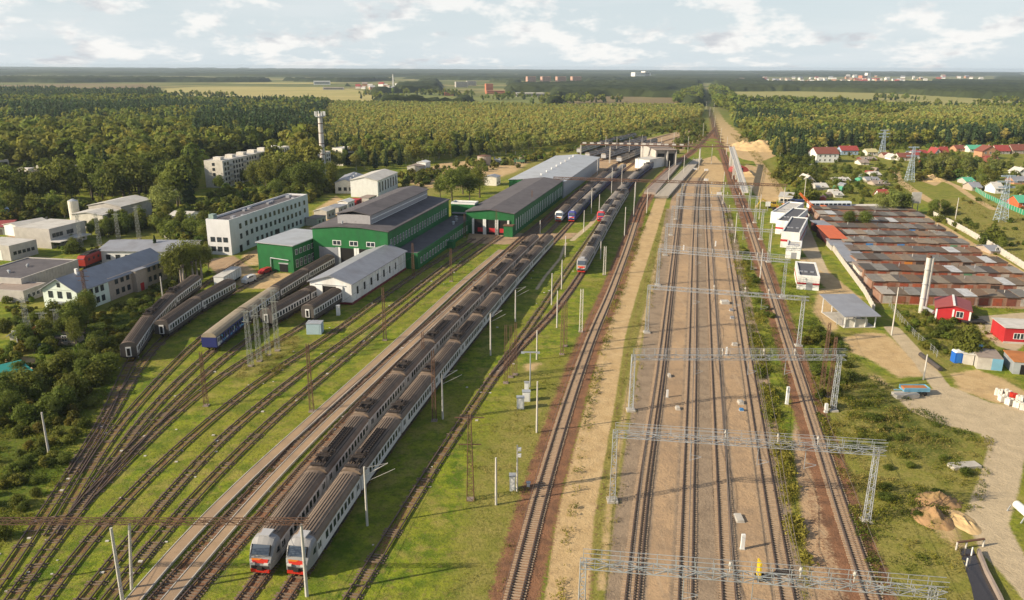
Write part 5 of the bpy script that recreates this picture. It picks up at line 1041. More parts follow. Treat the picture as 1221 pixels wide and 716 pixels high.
# signals, cabinets and small equipment
def cabinet(x, y, w, d, h, label, mt=WHITE, nm='equipment_cabinet'):
    p = G(x, y); o = thing(nm, label, 'cabinet', p); m = MB(); m.box(p.x-w/2, p.x+w/2, p.y-d/2, p.y+d/2, 0, h); m.build('body', mt, o); m = MB(); m.box(p.x-w/2-.08, p.x+w/2+.08, p.y-d/2-.08, p.y+d/2+.08, h, h+.12); m.build('lid', GALV, o); m = MB(); m.box(p.x-w*.4, p.x+w*.4, p.y-d/2-.03, p.y-d/2, .15, h*.9); m.build('door', mt, o)
cabinet(620.5, 487, 1.4, 1.1, 2.3, 'larger white cabinet in front in the middle meadow'); cabinet(627.5, 478, 1.5, 1.1, 2.0, 'white cabinet behind the larger one in the middle meadow'); cabinet(628, 466, .9, .7, 1.8, 'slim white cabinet at the back of the meadow trio'); cabinet(611, 584, .9, 1.0, 2.5, 'white cabinet beside the camera pole'); cabinet(630, 580, .5, .5, .6, 'small white box beside the red ballast')
cabinet(376, 397, 3.6, 2.8, 2.7, 'pale blue equipment hut with light roof beside the white shed', mat('pale_blue_hut', (.38, .50, .56), .7, .08), 'equipment_hut'); cabinet(403.5, 376, .9, .9, 2.6, 'white tank box beside the white shed door')
p, h, po = pole(616.5, 586, 531, 'white camera pole with small boxes beside the red ballast', .13)
for z in (.75, .88): m = MB(); m.box(p.x+.1, p.x+.6, p.y-.2, p.y+.2, h*z, h*z+.5); m.build('camera_box', WHITE, po)
# track side boxes and marker boards on the station apron
for k, (x, y, w, d, h, c, lab) in enumerate([(885, 655, .5, .35, 2.3, WHITE, 'white marker board standing on the tan apron near the bottom'), (881, 619, 1.0, 2.0, .35, CONC, 'pale concrete slab on the tan apron near the white marker'), (883, 481, .9, 1.4, .5, CONC, 'small pale slab between third and fourth station tracks'), (795.5, 474, .35, .3, 1.6, WHITE, 'white post left of the second station track'), (808, 488, .7, 1.1, .5, CONC, 'pale block left of the second station track'), (864, 362, 2.2, 2.0, .8, PALEROOF, 'pale grey equipment box between third and fourth station tracks'), (876, 412, 1.2, .8, .6, CONC, 'pale cube on the apron below the equipment box'), (884, 490, .7, .6, .5, mat('blue_box', (.05, .2, .45), .6), 'small blue box beside the pale slab'), (798, 449, .5, 1.3, .5, CONC, 'low pale block beside the guard rail track'), (938, 482, .5, .5, 3.6, WHITE, 'white signal post at the scrub edge right of the fourth track'), (984.5, 492, .5, .6, 1.8, WHITE, 'white box at the right foot of the third gantry'), (866, 424, .35, .3, 2.0, WHITE, 'thin white post between third and fourth tracks'), (872, 371, .9, .8, .6, GREYROOF, 'dark grey motor box beside the fourth track'), (873, 380, .9, .8, .6, GREYROOF, 'second dark grey motor box beside the fourth track'), (857.5, 233, 2.4, .6, 1.5, WHITE, 'white buffer board at the end of the fourth station track'), (829, 203, 2.4, .6, 1.3, WHITE, 'white buffer board at the end of the first station track'), (842, 204, 2.4, .6, 1.3, WHITE, 'white buffer board at the end of the second station track'), (842, 216, 2.4, .6, 1.3, WHITE, 'white buffer board at the end of the third station track'), (815, 299, .4, .3, 2.0, WHITE, 'thin white post beside the first station track'), (853, 294, .4, .3, 2.0, WHITE, 'thin white post between third and fourth tracks further away')]):
    p = G(x, y); o = thing('trackside_box' if h < 1.5 else 'trackside_post', lab, 'trackside box' if h < 1.5 else 'post', p); m = MB(); m.box(p.x-w/2, p.x+w/2, p.y-d/2, p.y+d/2, 0, h); m.build('body', c, o); m = MB(); m.box(p.x-w/2-.1, p.x+w/2+.1, p.y-d/2-.1, p.y+d/2+.1, 0, .1); m.build('foot_plate', CONC, o)
p = G(904, 690); o = thing('yellow_sign', 'yellow and black marker stand beside the fourth station track at the bottom', 'sign', p); m = MB(); m.box(p.x-.12, p.x+.12, p.y-.6, p.y+.6, 0, 2.6); m.build('board', mat('yellow_paint', (.6, .42, .02), .6, .08), o); m = MB(); m.box(p.x-.3, p.x+.9, p.y-.7, p.y+.7, 0, .3); m.build('base', DARK, o)
# a person in a green vest on the walkway, small
# overhead wires
def wire(pts, r, name, label):
    m = MB()
    for a, b in zip(pts[:-1], pts[1:]): m.tube(a, b, r, n=4, cap=False)
    tag(m.build(name, mat('copper_wire', (.16, .13, .11), .6, .1)), label, 'wire')
for k, lab in (('T1', 'first'), ('T2', 'second'), ('T3', 'third'), ('T4', 'fourth')):
    q = TR[k][0]; sup = [(g[0].y+g[1].y)/2 for g in GAN]; yy = np.arange(62, 430, 5.5); i_ = np.argsort(q[:, 1]); xx = np.interp(yy, q[i_, 1], q[i_, 0])
    cont = [Vector((x, y, 6.3)) for x, y in zip(xx, yy)]; wire(cont, .04, 'contact_wire', 'contact wire above the %s station track' % lab)
    mes = []
    for x, y in zip(xx, yy):
        dn = min(abs(y-s) for s in sup); mes.append(Vector((x, y, 7.0+max(0, 1.6-dn*.085))))
    wire(mes, .04, 'messenger_wire', 'sagging messenger wire above the %s station track' % lab)
for t_, lab in ((.43, 'left'), (.63, 'middle'), (.78, 'right')):
    pts = [a.lerp(b, t_)+Vector((0, 0, h+1.3)) for a, b, h in GAN]; q_ = []
    for a, b in zip(pts[:-1], pts[1:]):
        for i in range(6): f_ = i/6; q_.append(a.lerp(b, f_)-Vector((0, 0, 3.2*f_*(1-f_))))
    wire(q_+[pts[-1]], .035, 'feeder_wire', '%s feeder wire strung over the tops of the silver gantries' % lab)
for k, lab in (('K', 'right grey train'), ('J', 'left grey train'), ('H', 'track between walkways'), ('E', 'grassy track near the white shed'), ('T0', 'red ballast track'), ('T5', 'main line')):
    q = thin(TR[k][0], 4); q = q[(q[:, 1] < 420)]; wire([Vector((x, y, 6.4)) for x, y in q], .028, 'contact_wire', 'contact wire above the '+lab)
# ================================================================ right side: kiosks, shelter, garages, village
def kiosk(A_, B_, C_, top, label, stripe=True):
    fr = Frame(G(*A_), G(*B_), G(*C_)); h = HT(A_[0], A_[1], top); o = thing('modular_kiosk', label, 'kiosk', fr.A, 0, 'white modular buildings beside the main line'); walls(o, fr, h, WHITE)
    if stripe: m = MB(); fr.box(m, -.04, fr.L+.04, -.04, fr.D+.04, h*.42, h*.56); m.build('red_stripe', REDM, o)
    flat_roof(o, fr, h, mat('dark_grey_roof', (.10, .10, .11), .8, .1, .6) if stripe else PALEROOF, .5, WHITE, .5)
    panel(fr, 'u0', fr.L*.45, 0, 1.8, 2.2).build('door', GREYROOF, o)
    for k in (.3, .6, .8): m = MB(); fr.box(m, fr.L*k-.5, fr.L*k+.5, fr.D*.3, fr.D*.3+1, h-.06, h+.4); m.build('roof_unit', GREYROOF, o)
    return o
kiosk((976, 347), (950, 345), (971, 329), 332, 'nearest white kiosk with red stripe, standing alone on sandy ground')
kiosk((952, 297), (930, 295), (947, 276), 279.5, 'second white kiosk with red stripe, in the row beside the main line')
kiosk((944, 281), (924, 279), (937, 262), 266, 'third white kiosk in the row with dark roof', True)
kiosk((938, 268), (918, 266), (931, 252), 256, 'farthest pale roofed modular building in the row beside the main line', False)
kiosk((954, 309.5), (936, 308), (953, 302), 296, 'plain white container box in front of the second kiosk', False)
# open shelter with grey roof
fr = Frame(G(1044, 391), G(1006, 391.5), G(1036, 372)); h = HT(1044, 391, 377); o = thing('roofed_shelter', 'open shelter with pale grey sloping roof on sandy ground', 'shelter', fr.A)
for a in (.2, fr.L*.33, fr.L*.66, fr.L-.2):
    for b in (.2, fr.D-.2): m = MB(); q0 = fr.P(a, b, 0); m.bar(q0, q0+Vector((0, 0, h if b < 1 else h+1.5)), .22); m.build('post', WHITE, o)
m = MB(); m.hexa([fr.P(-.6, -.8, h), fr.P(fr.L+.6, -.8, h), fr.P(fr.L+.6, fr.D+.8, h+1.6), fr.P(-.6, fr.D+.8, h+1.6), fr.P(-.6, -.8, h+.2), fr.P(fr.L+.6, -.8, h+.2), fr.P(fr.L+.6, fr.D+.8, h+1.8), fr.P(-.6, fr.D+.8, h+1.8)]); m.build('roof', GREYROOF, o)
m = MB(); fr.box(m, fr.L*.25, fr.L-.5, .4, .6, 0, h*.7); m.build('brick_infill', CREAM, o)
m = MB(); fr.box(m, 0, fr.L, 0, fr.D, -.1, .12); m.build('floor_slab', CONC, o)
for k in range(6): m = MB(); q0 = fr.P(2+k*1.4, 2.4, .12); m.bar(q0, q0+Vector((0, 0, h*.6)), .15); m.build('inner_frame', GALV, o)
# tall white boiler chimney and red boiler house
p = G(1099, 373); hh = HT(1099, 373, 305); o = thing('steel_chimney', 'tall pale twin pipe steel chimney beside the red boiler house', 'chimney', p)
for dx, r, k in ((-.3, .62, 1), (.65, .48, .97)): m = MB(); m.tube(p+Vector((dx, 0, 0)), p+Vector((dx, 0, hh*k)), r, n=16); m.build('flue', mat('chimney_metal', (.62, .60, .55), .5, .06, .6, metal=.1, stain=(.42, .38, .33), stain_amt=.4), o)
m = MB()
for z in (.25, .5, .75): m.tube(p+Vector((-.35, 0, hh*z)), p+Vector((-.35, 0, hh*z+.25)), .70, n=16)
m.build('collar', GALV, o); m = MB(); m.tube(p+Vector((-.35, 0, hh-.5)), p+Vector((-.35, 0, hh+.1)), .68, n=16); m.build('rim', RUSTM, o)
fr = Frame(G(1155, 386), G(1115, 381), G(1148, 374)); h = HT(1115, 381, 367); fr.D = 10
o = bld('boiler_house', 'red boiler house with red pitched roof and white trim', 'building', fr); walls(o, fr, h, REDM); gable(o, fr, h, 1.0, REDROOF, .5, 'v', wallmat=REDM)
for a in (0, fr.L/2, fr.L): m = MB(); fr.box(m, a-.2, a+.2, -.1, .1, 0, h); m.build('corner_trim', WHITE, o)
m = MB(); m.hexa([fr.P(fr.L/2-.25, -.55, h+1.2), fr.P(fr.L/2+.25, -.55, h+1.2), fr.P(fr.L/2+.25, fr.D+.5, h+1.2), fr.P(fr.L/2-.25, fr.D+.5, h+1.2), fr.P(fr.L/2-.25, -.55, h+1.4), fr.P(fr.L/2+.25, -.55, h+1.4), fr.P(fr.L/2+.25, fr.D+.5, h+1.4), fr.P(fr.L/2-.25, fr.D+.5, h+1.4)]); m.build('ridge_trim', WHITE, o)
windows(o, fr, 'u0', (1.3,), 1, 1.5, 1.5, 1.2, fr.L*.55); m = MB(); q0 = fr.P(fr.L+.5, 1, 1.6); m.tube(q0, p+Vector((0, 0, 1.6)), .45, n=10); m.build('flue_duct', GALV, o)
# second red hut at the right edge
fr = Frame(G(1196, 409), G(1250, 412), G(1199, 398)); h = HT(1196, 409, 391); o = bld('red_hut', 'bright red hut with pale flat roof at the right edge', 'building', fr); walls(o, fr, h, REDM); flat_roof(o, fr, h, PALEROOF, .0, REDM, -.3)
windows(o, fr, 'u0', (1.2,), 2, 1.3, 1.3, 2, 5)
m = MB(); fr.box(m, -.1, fr.L, -.25, 0, -.1, .4); m.build('plinth', CONC, o)
m = MB(); q0 = G(1160, 386); m.box(q0.x-3, q0.x+3, q0.y-1.2, q0.y+1.2, .5, .8); o = thing('flat_trailer', 'dark flat trailer parked behind the red boiler house', 'trailer', q0); m.build('deck', UNDER, o)
for dx in (-2, 2):
    for sy in (-1, 1): m = MB(); m.tube((q0.x+dx, q0.y+sy*.8, .4), (q0.x+dx, q0.y+sy*1.15, .4), .4, n=10); m.build('wheel', TYRE, o)
# containers, toilet, shed
fr = Frame(G(1194, 443), G(1164, 440), G(1197, 432)); h = 2.7; o = bld('steel_container', 'concrete coloured container with a light blue end', 'container', fr); walls(o, fr, h, CONC); m = MB(); fr.box(m, -.04, fr.L*.42, -.05, fr.D, .1, h+.02); m.build('blue_end', mat('light_blue_paint', (.16, .36, .50), .6, .12, 1.0, stain=(.15, .25, .3), stain_amt=.4), o); m = MB(); fr.box(m, -.06, fr.L, -.06, fr.D, h+.02, h+.1); m.build('roof', BROWNROOF, o)
fr = Frame(G(1160, 436), G(1147, 434), G(1163, 426)); o = bld('concrete_shed', 'small pale concrete shed beside the blue toilet', 'shed', fr); walls(o, fr, 2.4, CONC); panel(fr, 'v0', fr.D*.5, 0, 1.5, 1.9).build('door', DARK, o); m = MB(); fr.box(m, -.2, fr.L+.2, -.2, fr.D+.2, 2.4, 2.6); m.build('roof', PALEROOF, o)
p = G(1140, 432); o = thing('portable_toilet', 'bright blue portable toilet with white roof', 'portable toilet', p); m = MB(); m.box(p.x-.9, p.x+.9, p.y-.9, p.y+.9, .05, 2.5); m.build('cabin', mat('toilet_blue', (.02, .13, .50), .5, .06), o); m = MB(); m.loft([[(p.x-.95, p.y+t, 2.5), (p.x-.6, p.y+t, 2.8), (p.x+.6, p.y+t, 2.8), (p.x+.95, p.y+t, 2.5)] for t in (-.95, .95)]); m.build('roof', WHITE, o); m = MB(); m.box(p.x-.5, p.x+.5, p.y-.94, p.y-.9, .15, 2.3); m.build('door', mat('toilet_door', (.03, .17, .55), .5, .06), o)
p = G(1163, 429); o = thing('water_barrel', 'blue topped barrel on the roof of the concrete shed', 'barrel', p+Vector((0, 0, 2.6))); m = MB(); m.tube(p+Vector((0, 0, 2.61)), p+Vector((0, 0, 3.4)), 1.0, n=14); m.build('body', UNDER, o); m = MB(); m.tube(p+Vector((0, 0, 3.4)), p+Vector((0, 0, 3.55)), 1.05, n=14); m.build('lid', mat('light_blue_paint', (.2, .45, .6)), o)
fr = Frame(G(1207, 446), G(1240, 449), G(1199, 433)); o = bld('rust_roof_shed', 'grey metal shed with orange rust on its roof at the right edge', 'shed', fr); walls(o, fr, 2.8, GALV); m = MB(); fr.box(m, -.2, fr.L+.2, -.2, fr.D+.2, 2.8, 3.0); m.build('roof', mat('rust_roof', (.42, .16, .05), .8, .2, .6, stain=(.2, .1, .06), stain_amt=.5), o); panel(fr, 'u0', fr.L*.5, 0, 2.6, 2.2).build('door', DARK, o)
# blue trailer with planks
p = G(1090, 470); o = thing('blue_trailer', 'light blue open trailer with planks parked at the sandy track', 'trailer', p); BLU = mat('light_blue_paint', (.2, .45, .6)); m = MB(); m.box(-2.7, 2.5, -1.1, 1.1, .9, 1.15); m.box(-2.7, 2.5, -1.1, -1.0, 1.15, 1.7); m.box(-2.7, 2.5, 1.0, 1.1, 1.15, 1.7); m.box(2.4, 2.5, -1.0, 1.0, 1.15, 1.7); m.build('bed', BLU, o, world=False); m = MB(); m.box(-4.2, -2.7, -.1, .1, .8, 1.0); m.build('drawbar', BLU, o, world=False)
m = MB(); m.box(-2.5, 2.2, -.8, .8, 1.16, 1.55); m.build('plank_load', mat('rust_roof', (.42, .16, .05)), o, world=False)
for dx in (-1.6, 1.6):
    for sy in (-1, 1): m = MB(); m.tube((dx, sy*.8, .45), (dx, sy*1.1, .45), .45, n=12); m.build('wheel', TYRE, o, world=False)
o = thing('concrete_block', 'pale concrete slab lying in front of the blue trailer', 'slab', G(1080, 473)); m = MB(); m.box(-2.6, 2.2, -1.1, .9, 0, .8); m.build('slab', CONC, o, world=False); o.rotation_euler.z = .1
# pallets of pale bricks
for k, (x, y, c) in enumerate([(1195, 479, 0), (1203, 483, 0), (1212, 486, 0), (1219, 489, 0), (1208, 477, 1), (1200, 473, 0), (1216, 480, 0), (1190, 472, 0)]):
    p = G(x, y); o = thing('brick_pallet', ('red capped' if c else 'pale') + ' brick pallet, %s in the heap at the concrete yard' % ORD[k], 'pallet', p); m = MB()
    for i in range(3):
        for j in range(2): m.box(-.7+i*.47, -.28+i*.47, -.55+j*.56, -.02+j*.56, .15, 1.3+.12*((i+j+k) % 2))
    m.build('brick_load', T_RED if c else CREAM, o, world=False); m = MB(); m.box(-.75, .75, -.6, .6, 0, .14); m.build('pallet_base', BROWNROOF, o, world=False); o.rotation_euler.z = k*.35
# fence pipe beside the concrete track, ditch, frame
m = MB(); a, b = G(1097, 425), G(1121, 443); m.tube(a+Vector((0, 0, .5)), b+Vector((0, 0, .5)), .5, n=10); tag(m.build('drain_pipe', mat('dark_pipe', (.07, .06, .055), .7)), 'dark heavy pipe lying along the sandy track', 'pipe')
q = [G(1143, 655), G(1160, 655), G(1190, 716), G(1205, 760), G(1170, 760), G(1158, 700)]
wm_ = bpy.data.materials.new('ditch_water'); t, n, l, p_ = nodes(wm_); p_.inputs['Base Color'].default_value = (.045, .04, .04, 1); p_.inputs['Roughness'].default_value = .08
m = MB(); m.add([(v.x, v.y, .06) for v in q], [tuple(range(len(q)))]); tag(m.build('ditch_water', wm_), 'dark still water in the ditch at the bottom right', 'water', kind='structure')
a, b = G(1140, 656), G(1172, 652); o = thing('pipe_frame', 'rusty pipe frame across the end of the water ditch', 'pipe frame', a); m = MB(); m.tube(a+Vector((0, 0, 1.2)), b+Vector((0, 0, 1.2)), .16, n=8); m.build('rail', RUSTM, o)
for q0 in (a, b, a.lerp(b, .35)): m = MB(); m.tube(q0, q0+Vector((0, 0, 1.2)), .13, n=8); m.build('post', POLEC, o)
o = thing('ditch_wall', 'crumbling concrete edge along the right bank of the ditch', 'retaining wall', G(1166, 660)); m = MB(); pts = [G(1166, 660), G(1176, 685), G(1192, 716), G(1208, 755)]
for s, e in zip(pts[:-1], pts[1:]): m.bar(s+Vector((0, 0, .3)), e+Vector((0, 0, .3)), .35, .9)
m.build('wall', BROWNROOF, o)
for k, (x, y) in enumerate(((1158, 663), (1152, 676))): p = G(x, y); o = thing('marker_stake', '%s thin white stake standing in the ditch water' % ('far', 'near')[k], 'stake', p); m = MB(); m.tube(p, p+Vector((0, 0, 1.3)), .1, n=6); m.build('shaft', WHITE, o)
o = thing('concrete_slab', 'tilted pale slab lying in the meadow near the concrete road', 'slab', G(1150, 557)); m = MB(); m.box(-2.6, 2.4, -.9, .9, 0, .5); m.build('slab', CONC, o, world=False); o.rotation_euler.z = .15
o = thing('white_tank', 'white tank on legs at the right edge beside the concrete road', 'tank', G(1222, 622)); m = MB(); m.tube((0, -.6, 1.4), (0, 2.4, 1.4), .6, n=14); m.build('vessel', WHITE, o, world=False)
for y in (-.5, 2.8):
    for s in (-1, 1): m = MB(); m.bar((s*.9, y, 0), (s*.5, y, 1.0), .14); m.build('leg', GALV, o, world=False)
# sand heaps
def heap(name, label, pix, rx, ry, h, mt, seed):
    g = G(*pix); n_ = 40; r = np.random.default_rng(seed); th, rr = np.meshgrid(np.linspace(0, 2*np.pi, 49)[:-1], np.linspace(0, 1, n_)); x = rr*np.cos(th); y = rr*np.sin(th)
    prof = np.clip(1-rr, 0, 1)**.8*(1-.15*rr); nz = fbm(x*3+seed+20, y*3+20, .8, seed, 4); z = h*prof*(.45+1.1*nz)-.03; wob = 1+.25*(fbm(np.cos(th)*2+40, np.sin(th)*2+40, .7, seed+5, 2)-.5)
    V = np.stack([g.x+x*rx*wob, g.y+y*ry*wob, np.where(rr > .99, -.05, z)], -1).reshape(-1, 3); i = np.arange(n_*48).reshape(n_, 48); j = np.roll(i, -1, 1); F_ = np.stack([i[:-1], i[1:], j[1:], j[:-1]], -1).reshape(-1, 4)
    tag(link(name, np_mesh(name, V, F_, mt, smooth=True)), label, 'heap')
SANDM = mat('sand', (.54, .38, .19), .95, .12, .8, bump=.4, stain=(.38, .25, .12), stain_amt=.5); DIRTM = mat('brown_dirt', (.33, .20, .10), .95, .2, 1.2, bump=.4, stain=(.14, .13, .04), stain_amt=.5)
heap('sand_heap', 'long pale sand heap at the end of the haul road beyond the footbridge', (904, 178), 22, 26, 7, SANDM, 3); heap('sand_heap', 'smaller sand heap left of the long one', (886, 175), 9, 26, 4, SANDM, 4); heap('sand_heap', 'flat sand heap beside the round red shelter', (893, 209), 8, 9, 2, SANDM, 5); heap('sand_heap', 'sand heap by the village road', (1111, 215), 9, 9, 3, SANDM, 6)
heap('dirt_heap', 'reddish dirt heap in the meadow above the ditch', (1118, 598), 3.4, 2.6, 1.5, DIRTM, 7); heap('dirt_heap', 'smaller grass grown dirt heap nearer the ditch', (1112, 618), 2.8, 3.4, 1.6, DIRTM, 8); heap('dirt_heap', 'sandy heap on the bank right of the ditch', (1148, 622), 1.9, 3.6, .7, SANDM, 9)
# ---------------------------------------------------------------- garages
GW = 3.7; udir = (G(1221, 366)-G(1045, 361.5)).normalized(); vdir_ = Vector((-udir.y, udir.x, 0))
g0 = G(1045, 361.5); Lq = [G(1045, 361.5), G(1021, 325), G(997, 290), G(967, 256)]; Rq = [G(1254, 351), G(1221, 330), G(1170, 303), G(1150, 291), G(1135, 281), G(1096, 258)]
def along(poly, t):                                                 # point of a boundary at perpendicular offset t from the first row
    best = None
    for a, b in zip(poly[:-1], poly[1:]):
        ta, tb = (a-g0).dot(vdir_), (b-g0).dot(vdir_)
        if min(ta, tb)-1e-6 <= t <= max(ta, tb)+1e-6: return a.lerp(b, (t-ta)/(tb-ta))
    return poly[0].lerp(poly[1], (t-(poly[0]-g0).dot(vdir_))/((poly[1]-g0).dot(vdir_)-(poly[0]-g0).dot(vdir_))) if t < (poly[1]-g0).dot(vdir_) else poly[-2].lerp(poly[-1], (t-(poly[-2]-g0).dot(vdir_))/((poly[-1]-g0).dot(vdir_)-(poly[-2]-g0).dot(vdir_)))
tmax = (Lq[-1]-g0).dot(vdir_); NR = 11; rr_ = random.Random(11)
ROOFC = [(.20, .155, .11), (.15, .115, .09), (.26, .20, .145), (.12, .105, .095), (.30, .25, .19), (.20, .185, .17), (.24, .155, .095), (.36, .33, .29), (.16, .145, .13), (.25, .24, .22), (.20, .11, .065)]
DOORC = [(.28, .07, .035), (.34, .10, .05), (.22, .06, .035), (.30, .12, .06), (.18, .06, .04), (.24, .09, .05), (.26, .22, .18), (.40, .37, .33), (.05, .035, .03), (.05, .20, .48), (.10, .22, .12), (.55, .20, .03)]
doors = {}
for i, c in enumerate(DOORC):
    m = MB(); m.col = c; m.box(-1.25, 1.25, -.04, .04, .05, 2.15); doors[i] = m.mesh('garage_door', ATTR, colors=True)
for k in range(NR):
    t = k*tmax/(NR-1); a = along(Lq, t); b = along(Rq, t); s0 = (a-g0).dot(udir)+1; s1 = (b-g0).dot(udir)-1.0
    if k == 0: s1 = (G(1262, 366)-g0).dot(udir)
    A_ = g0+udir*s0+vdir_*t; nG = max(4, int((s1-s0)/GW)); dep_ = 6.2 if k % 2 == 0 else 6.6
    fr = Frame(A_, A_+udir*10, A_+vdir_*dep_); fr.L = nG*GW
    o = thing('garage_row', '%s garage row from the red boiler house, with patchwork brown roofs' % ORD[k], 'garage row', A_, 0, 'rows of garages')
    m = MB(); fr.box(m, 0, fr.L, 0, dep_, -.1, 2.5); m.build('wall', mat('garage_brick', (.27, .15, .10), .9, .2, 1.5, stain=(.38, .34, .30), stain_amt=.7, stain_scale=.12), o)
    for i in range(nG):
        m = MB(); c = rr_.choice(ROOFC); f_ = rr_.uniform(.5, 1.05); m.col = tuple(v*f_ for v in c); z = 2.52+rr_.uniform(0, .32); ov = rr_.uniform(.2, .55)
        if rr_.random() < .03: m.col = (.45, .46, .47)
        m.hexa([fr.P(i*GW+.01, -ov, z-.02), fr.P((i+1)*GW-.01, -ov, z-.02), fr.P((i+1)*GW-.01, dep_+.2, z+.38), fr.P(i*GW+.01, dep_+.2, z+.38), fr.P(i*GW+.01, -ov, z+.1), fr.P((i+1)*GW-.01, -ov, z+.1), fr.P((i+1)*GW-.01, dep_+.2, z+.5), fr.P(i*GW+.01, dep_+.2, z+.5)])
        m.build('roof_section', ATTR, o, colors=True)
        di = rr_.choices(range(12), [6, 6, 5, 4, 4, 4, 2, 2, 2, .7, .6, .5])[0]; q0 = fr.P((i+.5)*GW, -.02, 0); link('garage_door', doors[di], o, q0-o.location, math.atan2(udir.y, udir.x))
        if rr_.random() < .3: m = MB(); q0 = fr.P((i+rr_.random())*GW, dep_*.6, z+.3); m.tube(q0, q0+Vector((0, 0, rr_.uniform(.7, 1.3))), .1, n=6); m.build('stovepipe', rr_.choice([GALV, POLEC, RUSTM]), o)
# bigger garages along the left lane
def shed2(A_, B_, C_, top, label, wm, rm, name='garage', rise=.6):
    fr = Frame(G(*A_), G(*B_), G(*C_)); h = HT(A_[0], A_[1], top); o = bld(name, label, 'garage', fr); walls(o, fr, h, wm); m = MB(); m.hexa([fr.P(-.4, -.4, h+.02), fr.P(fr.L+.4, -.4, h+.02), fr.P(fr.L+.4, fr.D+.4, h+rise), fr.P(-.4, fr.D+.4, h+rise), fr.P(-.4, -.4, h+.2), fr.P(fr.L+.4, -.4, h+.2), fr.P(fr.L+.4, fr.D+.4, h+rise+.18), fr.P(-.4, fr.D+.4, h+rise+.18)]); m.build('roof', rm, o)
    panel(fr, 'u0', fr.L*.5, 0, min(2.6, fr.L*.6), h*.75).build('door', BROWNROOF, o); panel(fr, 'u0', fr.L*.85, h*.4, .8, .8).build('window', GLASS, o)
ORANGE = mat('orange_roof', (.55, .13, .05), .6, .1, .6); MAROON = mat('maroon_wall', (.07, .02, .02), .7, .1)
shed2((989, 294), (1008, 294.5), (979, 282), 284.5, 'tall dark maroon garage with a big orange roof', MAROON, ORANGE, 'orange_roof_garage', 1.2)
shed2((980, 281), (994, 281), (976, 274), 272, 'dark garage with grey roof behind the orange roofed one', MAROON, GREYROOF); shed2((1001, 308), (1024, 309), (996, 300), 301, 'pale garage with grey sheet roof in the left column', PANELW, GREYROOF); shed2((1010, 318), (1037, 319), (1004, 309), 312, 'pale walled garage with long grey roof, nearer in the left column', CREAM, GREYROOF); shed2((1024, 330), (1045, 331), (1017, 322), 323, 'cream garage with brown roof, nearest in the left column', CREAM, BROWNROOF); shed2((991, 299), (1016, 300), (987, 293), 293, 'grey garage under the orange roofed one', PANELW, GREYROOF)
# boundary fences
def fence(pts, h, mt, label, z0=0, post=3.0, name='panel_fence'):
    o = thing(name, label, 'fence', pts[0]); m = MB(); mp = MB()
    for a, b in zip(pts[:-1], pts[1:]):
        m = MB(); m.bar(a+Vector((0, 0, h/2)), b+Vector((0, 0, h/2)), .1, h); m.build('panel', mt, o)
        for i in range(int((b-a).length/post)+1): q0 = a+(b-a).normalized()*i*post; mp = MB(); mp.box(q0.x-.1, q0.x+.1, q0.y-.1, q0.y+.1, 0, h+.15); mp.build('post', POLEC, o)
fence([G(1042, 372), G(1030, 350), G(1005, 316), G(985, 288), G(957, 252)], 1.9, mat('grey_fence', (.50, .46, .41), .85, .12, .5, stain=(.3, .27, .23), stain_amt=.5), 'long grey fence along the left side of the garages')
fence([G(1112, 258), G(1140, 272), G(1175, 292), G(1208, 313), G(1250, 340)], 2.2, mat('white_fence', (.50, .47, .42), .85, .1, .5, stain=(.4, .38, .34), stain_amt=.4), 'long white concrete fence along the right side of the garages')
fence([G(1158, 225), G(1175, 236), G(1200, 248), G(1235, 263)], 2.2, mat('green_fence', (.03, .26, .14), .6, .08), 'green sheet fence in front of the village houses at the right')
fence([G(1060, 365), G(1090, 405), G(1113, 432)], 1.6, GREYLAT, 'thin grey fence beside the meadow below the garages') if False else None
m = MB(); o = thing('wire_fence', 'thin wire fence between the sandy track and the boiler house meadow', 'fence', G(1060, 366)); pts = [G(1060, 366), G(1075, 385), G(1090, 402), G(1113, 422), G(1118, 428)]
for a, b in zip(pts[:-1], pts[1:]):
    for z in (.6, 1.1, 1.6): m.bar(a+Vector((0, 0, z)), b+Vector((0, 0, z)), .05)
    for i in range(int((b-a).length/2.5)+1): q0 = a+(b-a).normalized()*i*2.5; m.bar(q0, q0+Vector((0, 0, 1.8)), .1)
m.build('mesh', GREYLAT, o)
# billboard, gate, crane, railcar body, little things near the garages
p = G(1090, 254); o = thing('billboard', 'blank pale billboard on two posts among trees behind the garages', 'billboard', p); h = HT(1090, 254, 229.5)
for s in (-1, 1): m = MB(); m.tube(p+Vector((s*1.2, 0, 0)), p+Vector((s*1.2, 0, h-4)), .2, n=8); m.build('post', GREYLAT, o)
m = MB(); m.box(p.x-2.2, p.x+2.2, p.y-.15, p.y+.15, h-5.0, h); m.build('board', PALEROOF, o)
p = G(988, 248.5); o = thing('railcar_body', 'long blue and white railcar body standing behind the garages', 'railcar', p, .03); WL = 10.0
m = MB(); m.loft([[(x, -1.5, .3), (x, -1.55, 2.6), (x, -1.1, 3.3), (x, 1.1, 3.3), (x, 1.55, 2.6), (x, 1.5, .3)] for x in (-WL, WL)]); m.build('body', mat('railcar_white', (.60, .66, .70), .5, .05), o, world=False)
m = MB(); m.box(-WL+1.5, WL-.4, -1.6, -1.5, .5, 1.7); m.build('blue_panel', mat('railcar_blue', (.06, .12, .42), .5, .1), o, world=False)
for i in range(9): m = MB(); m.box(-WL+1+i*2.1, -WL+2.5+i*2.1, -1.63, -1.55, 1.75, 2.5); m.build('window', GLASS, o, world=False)
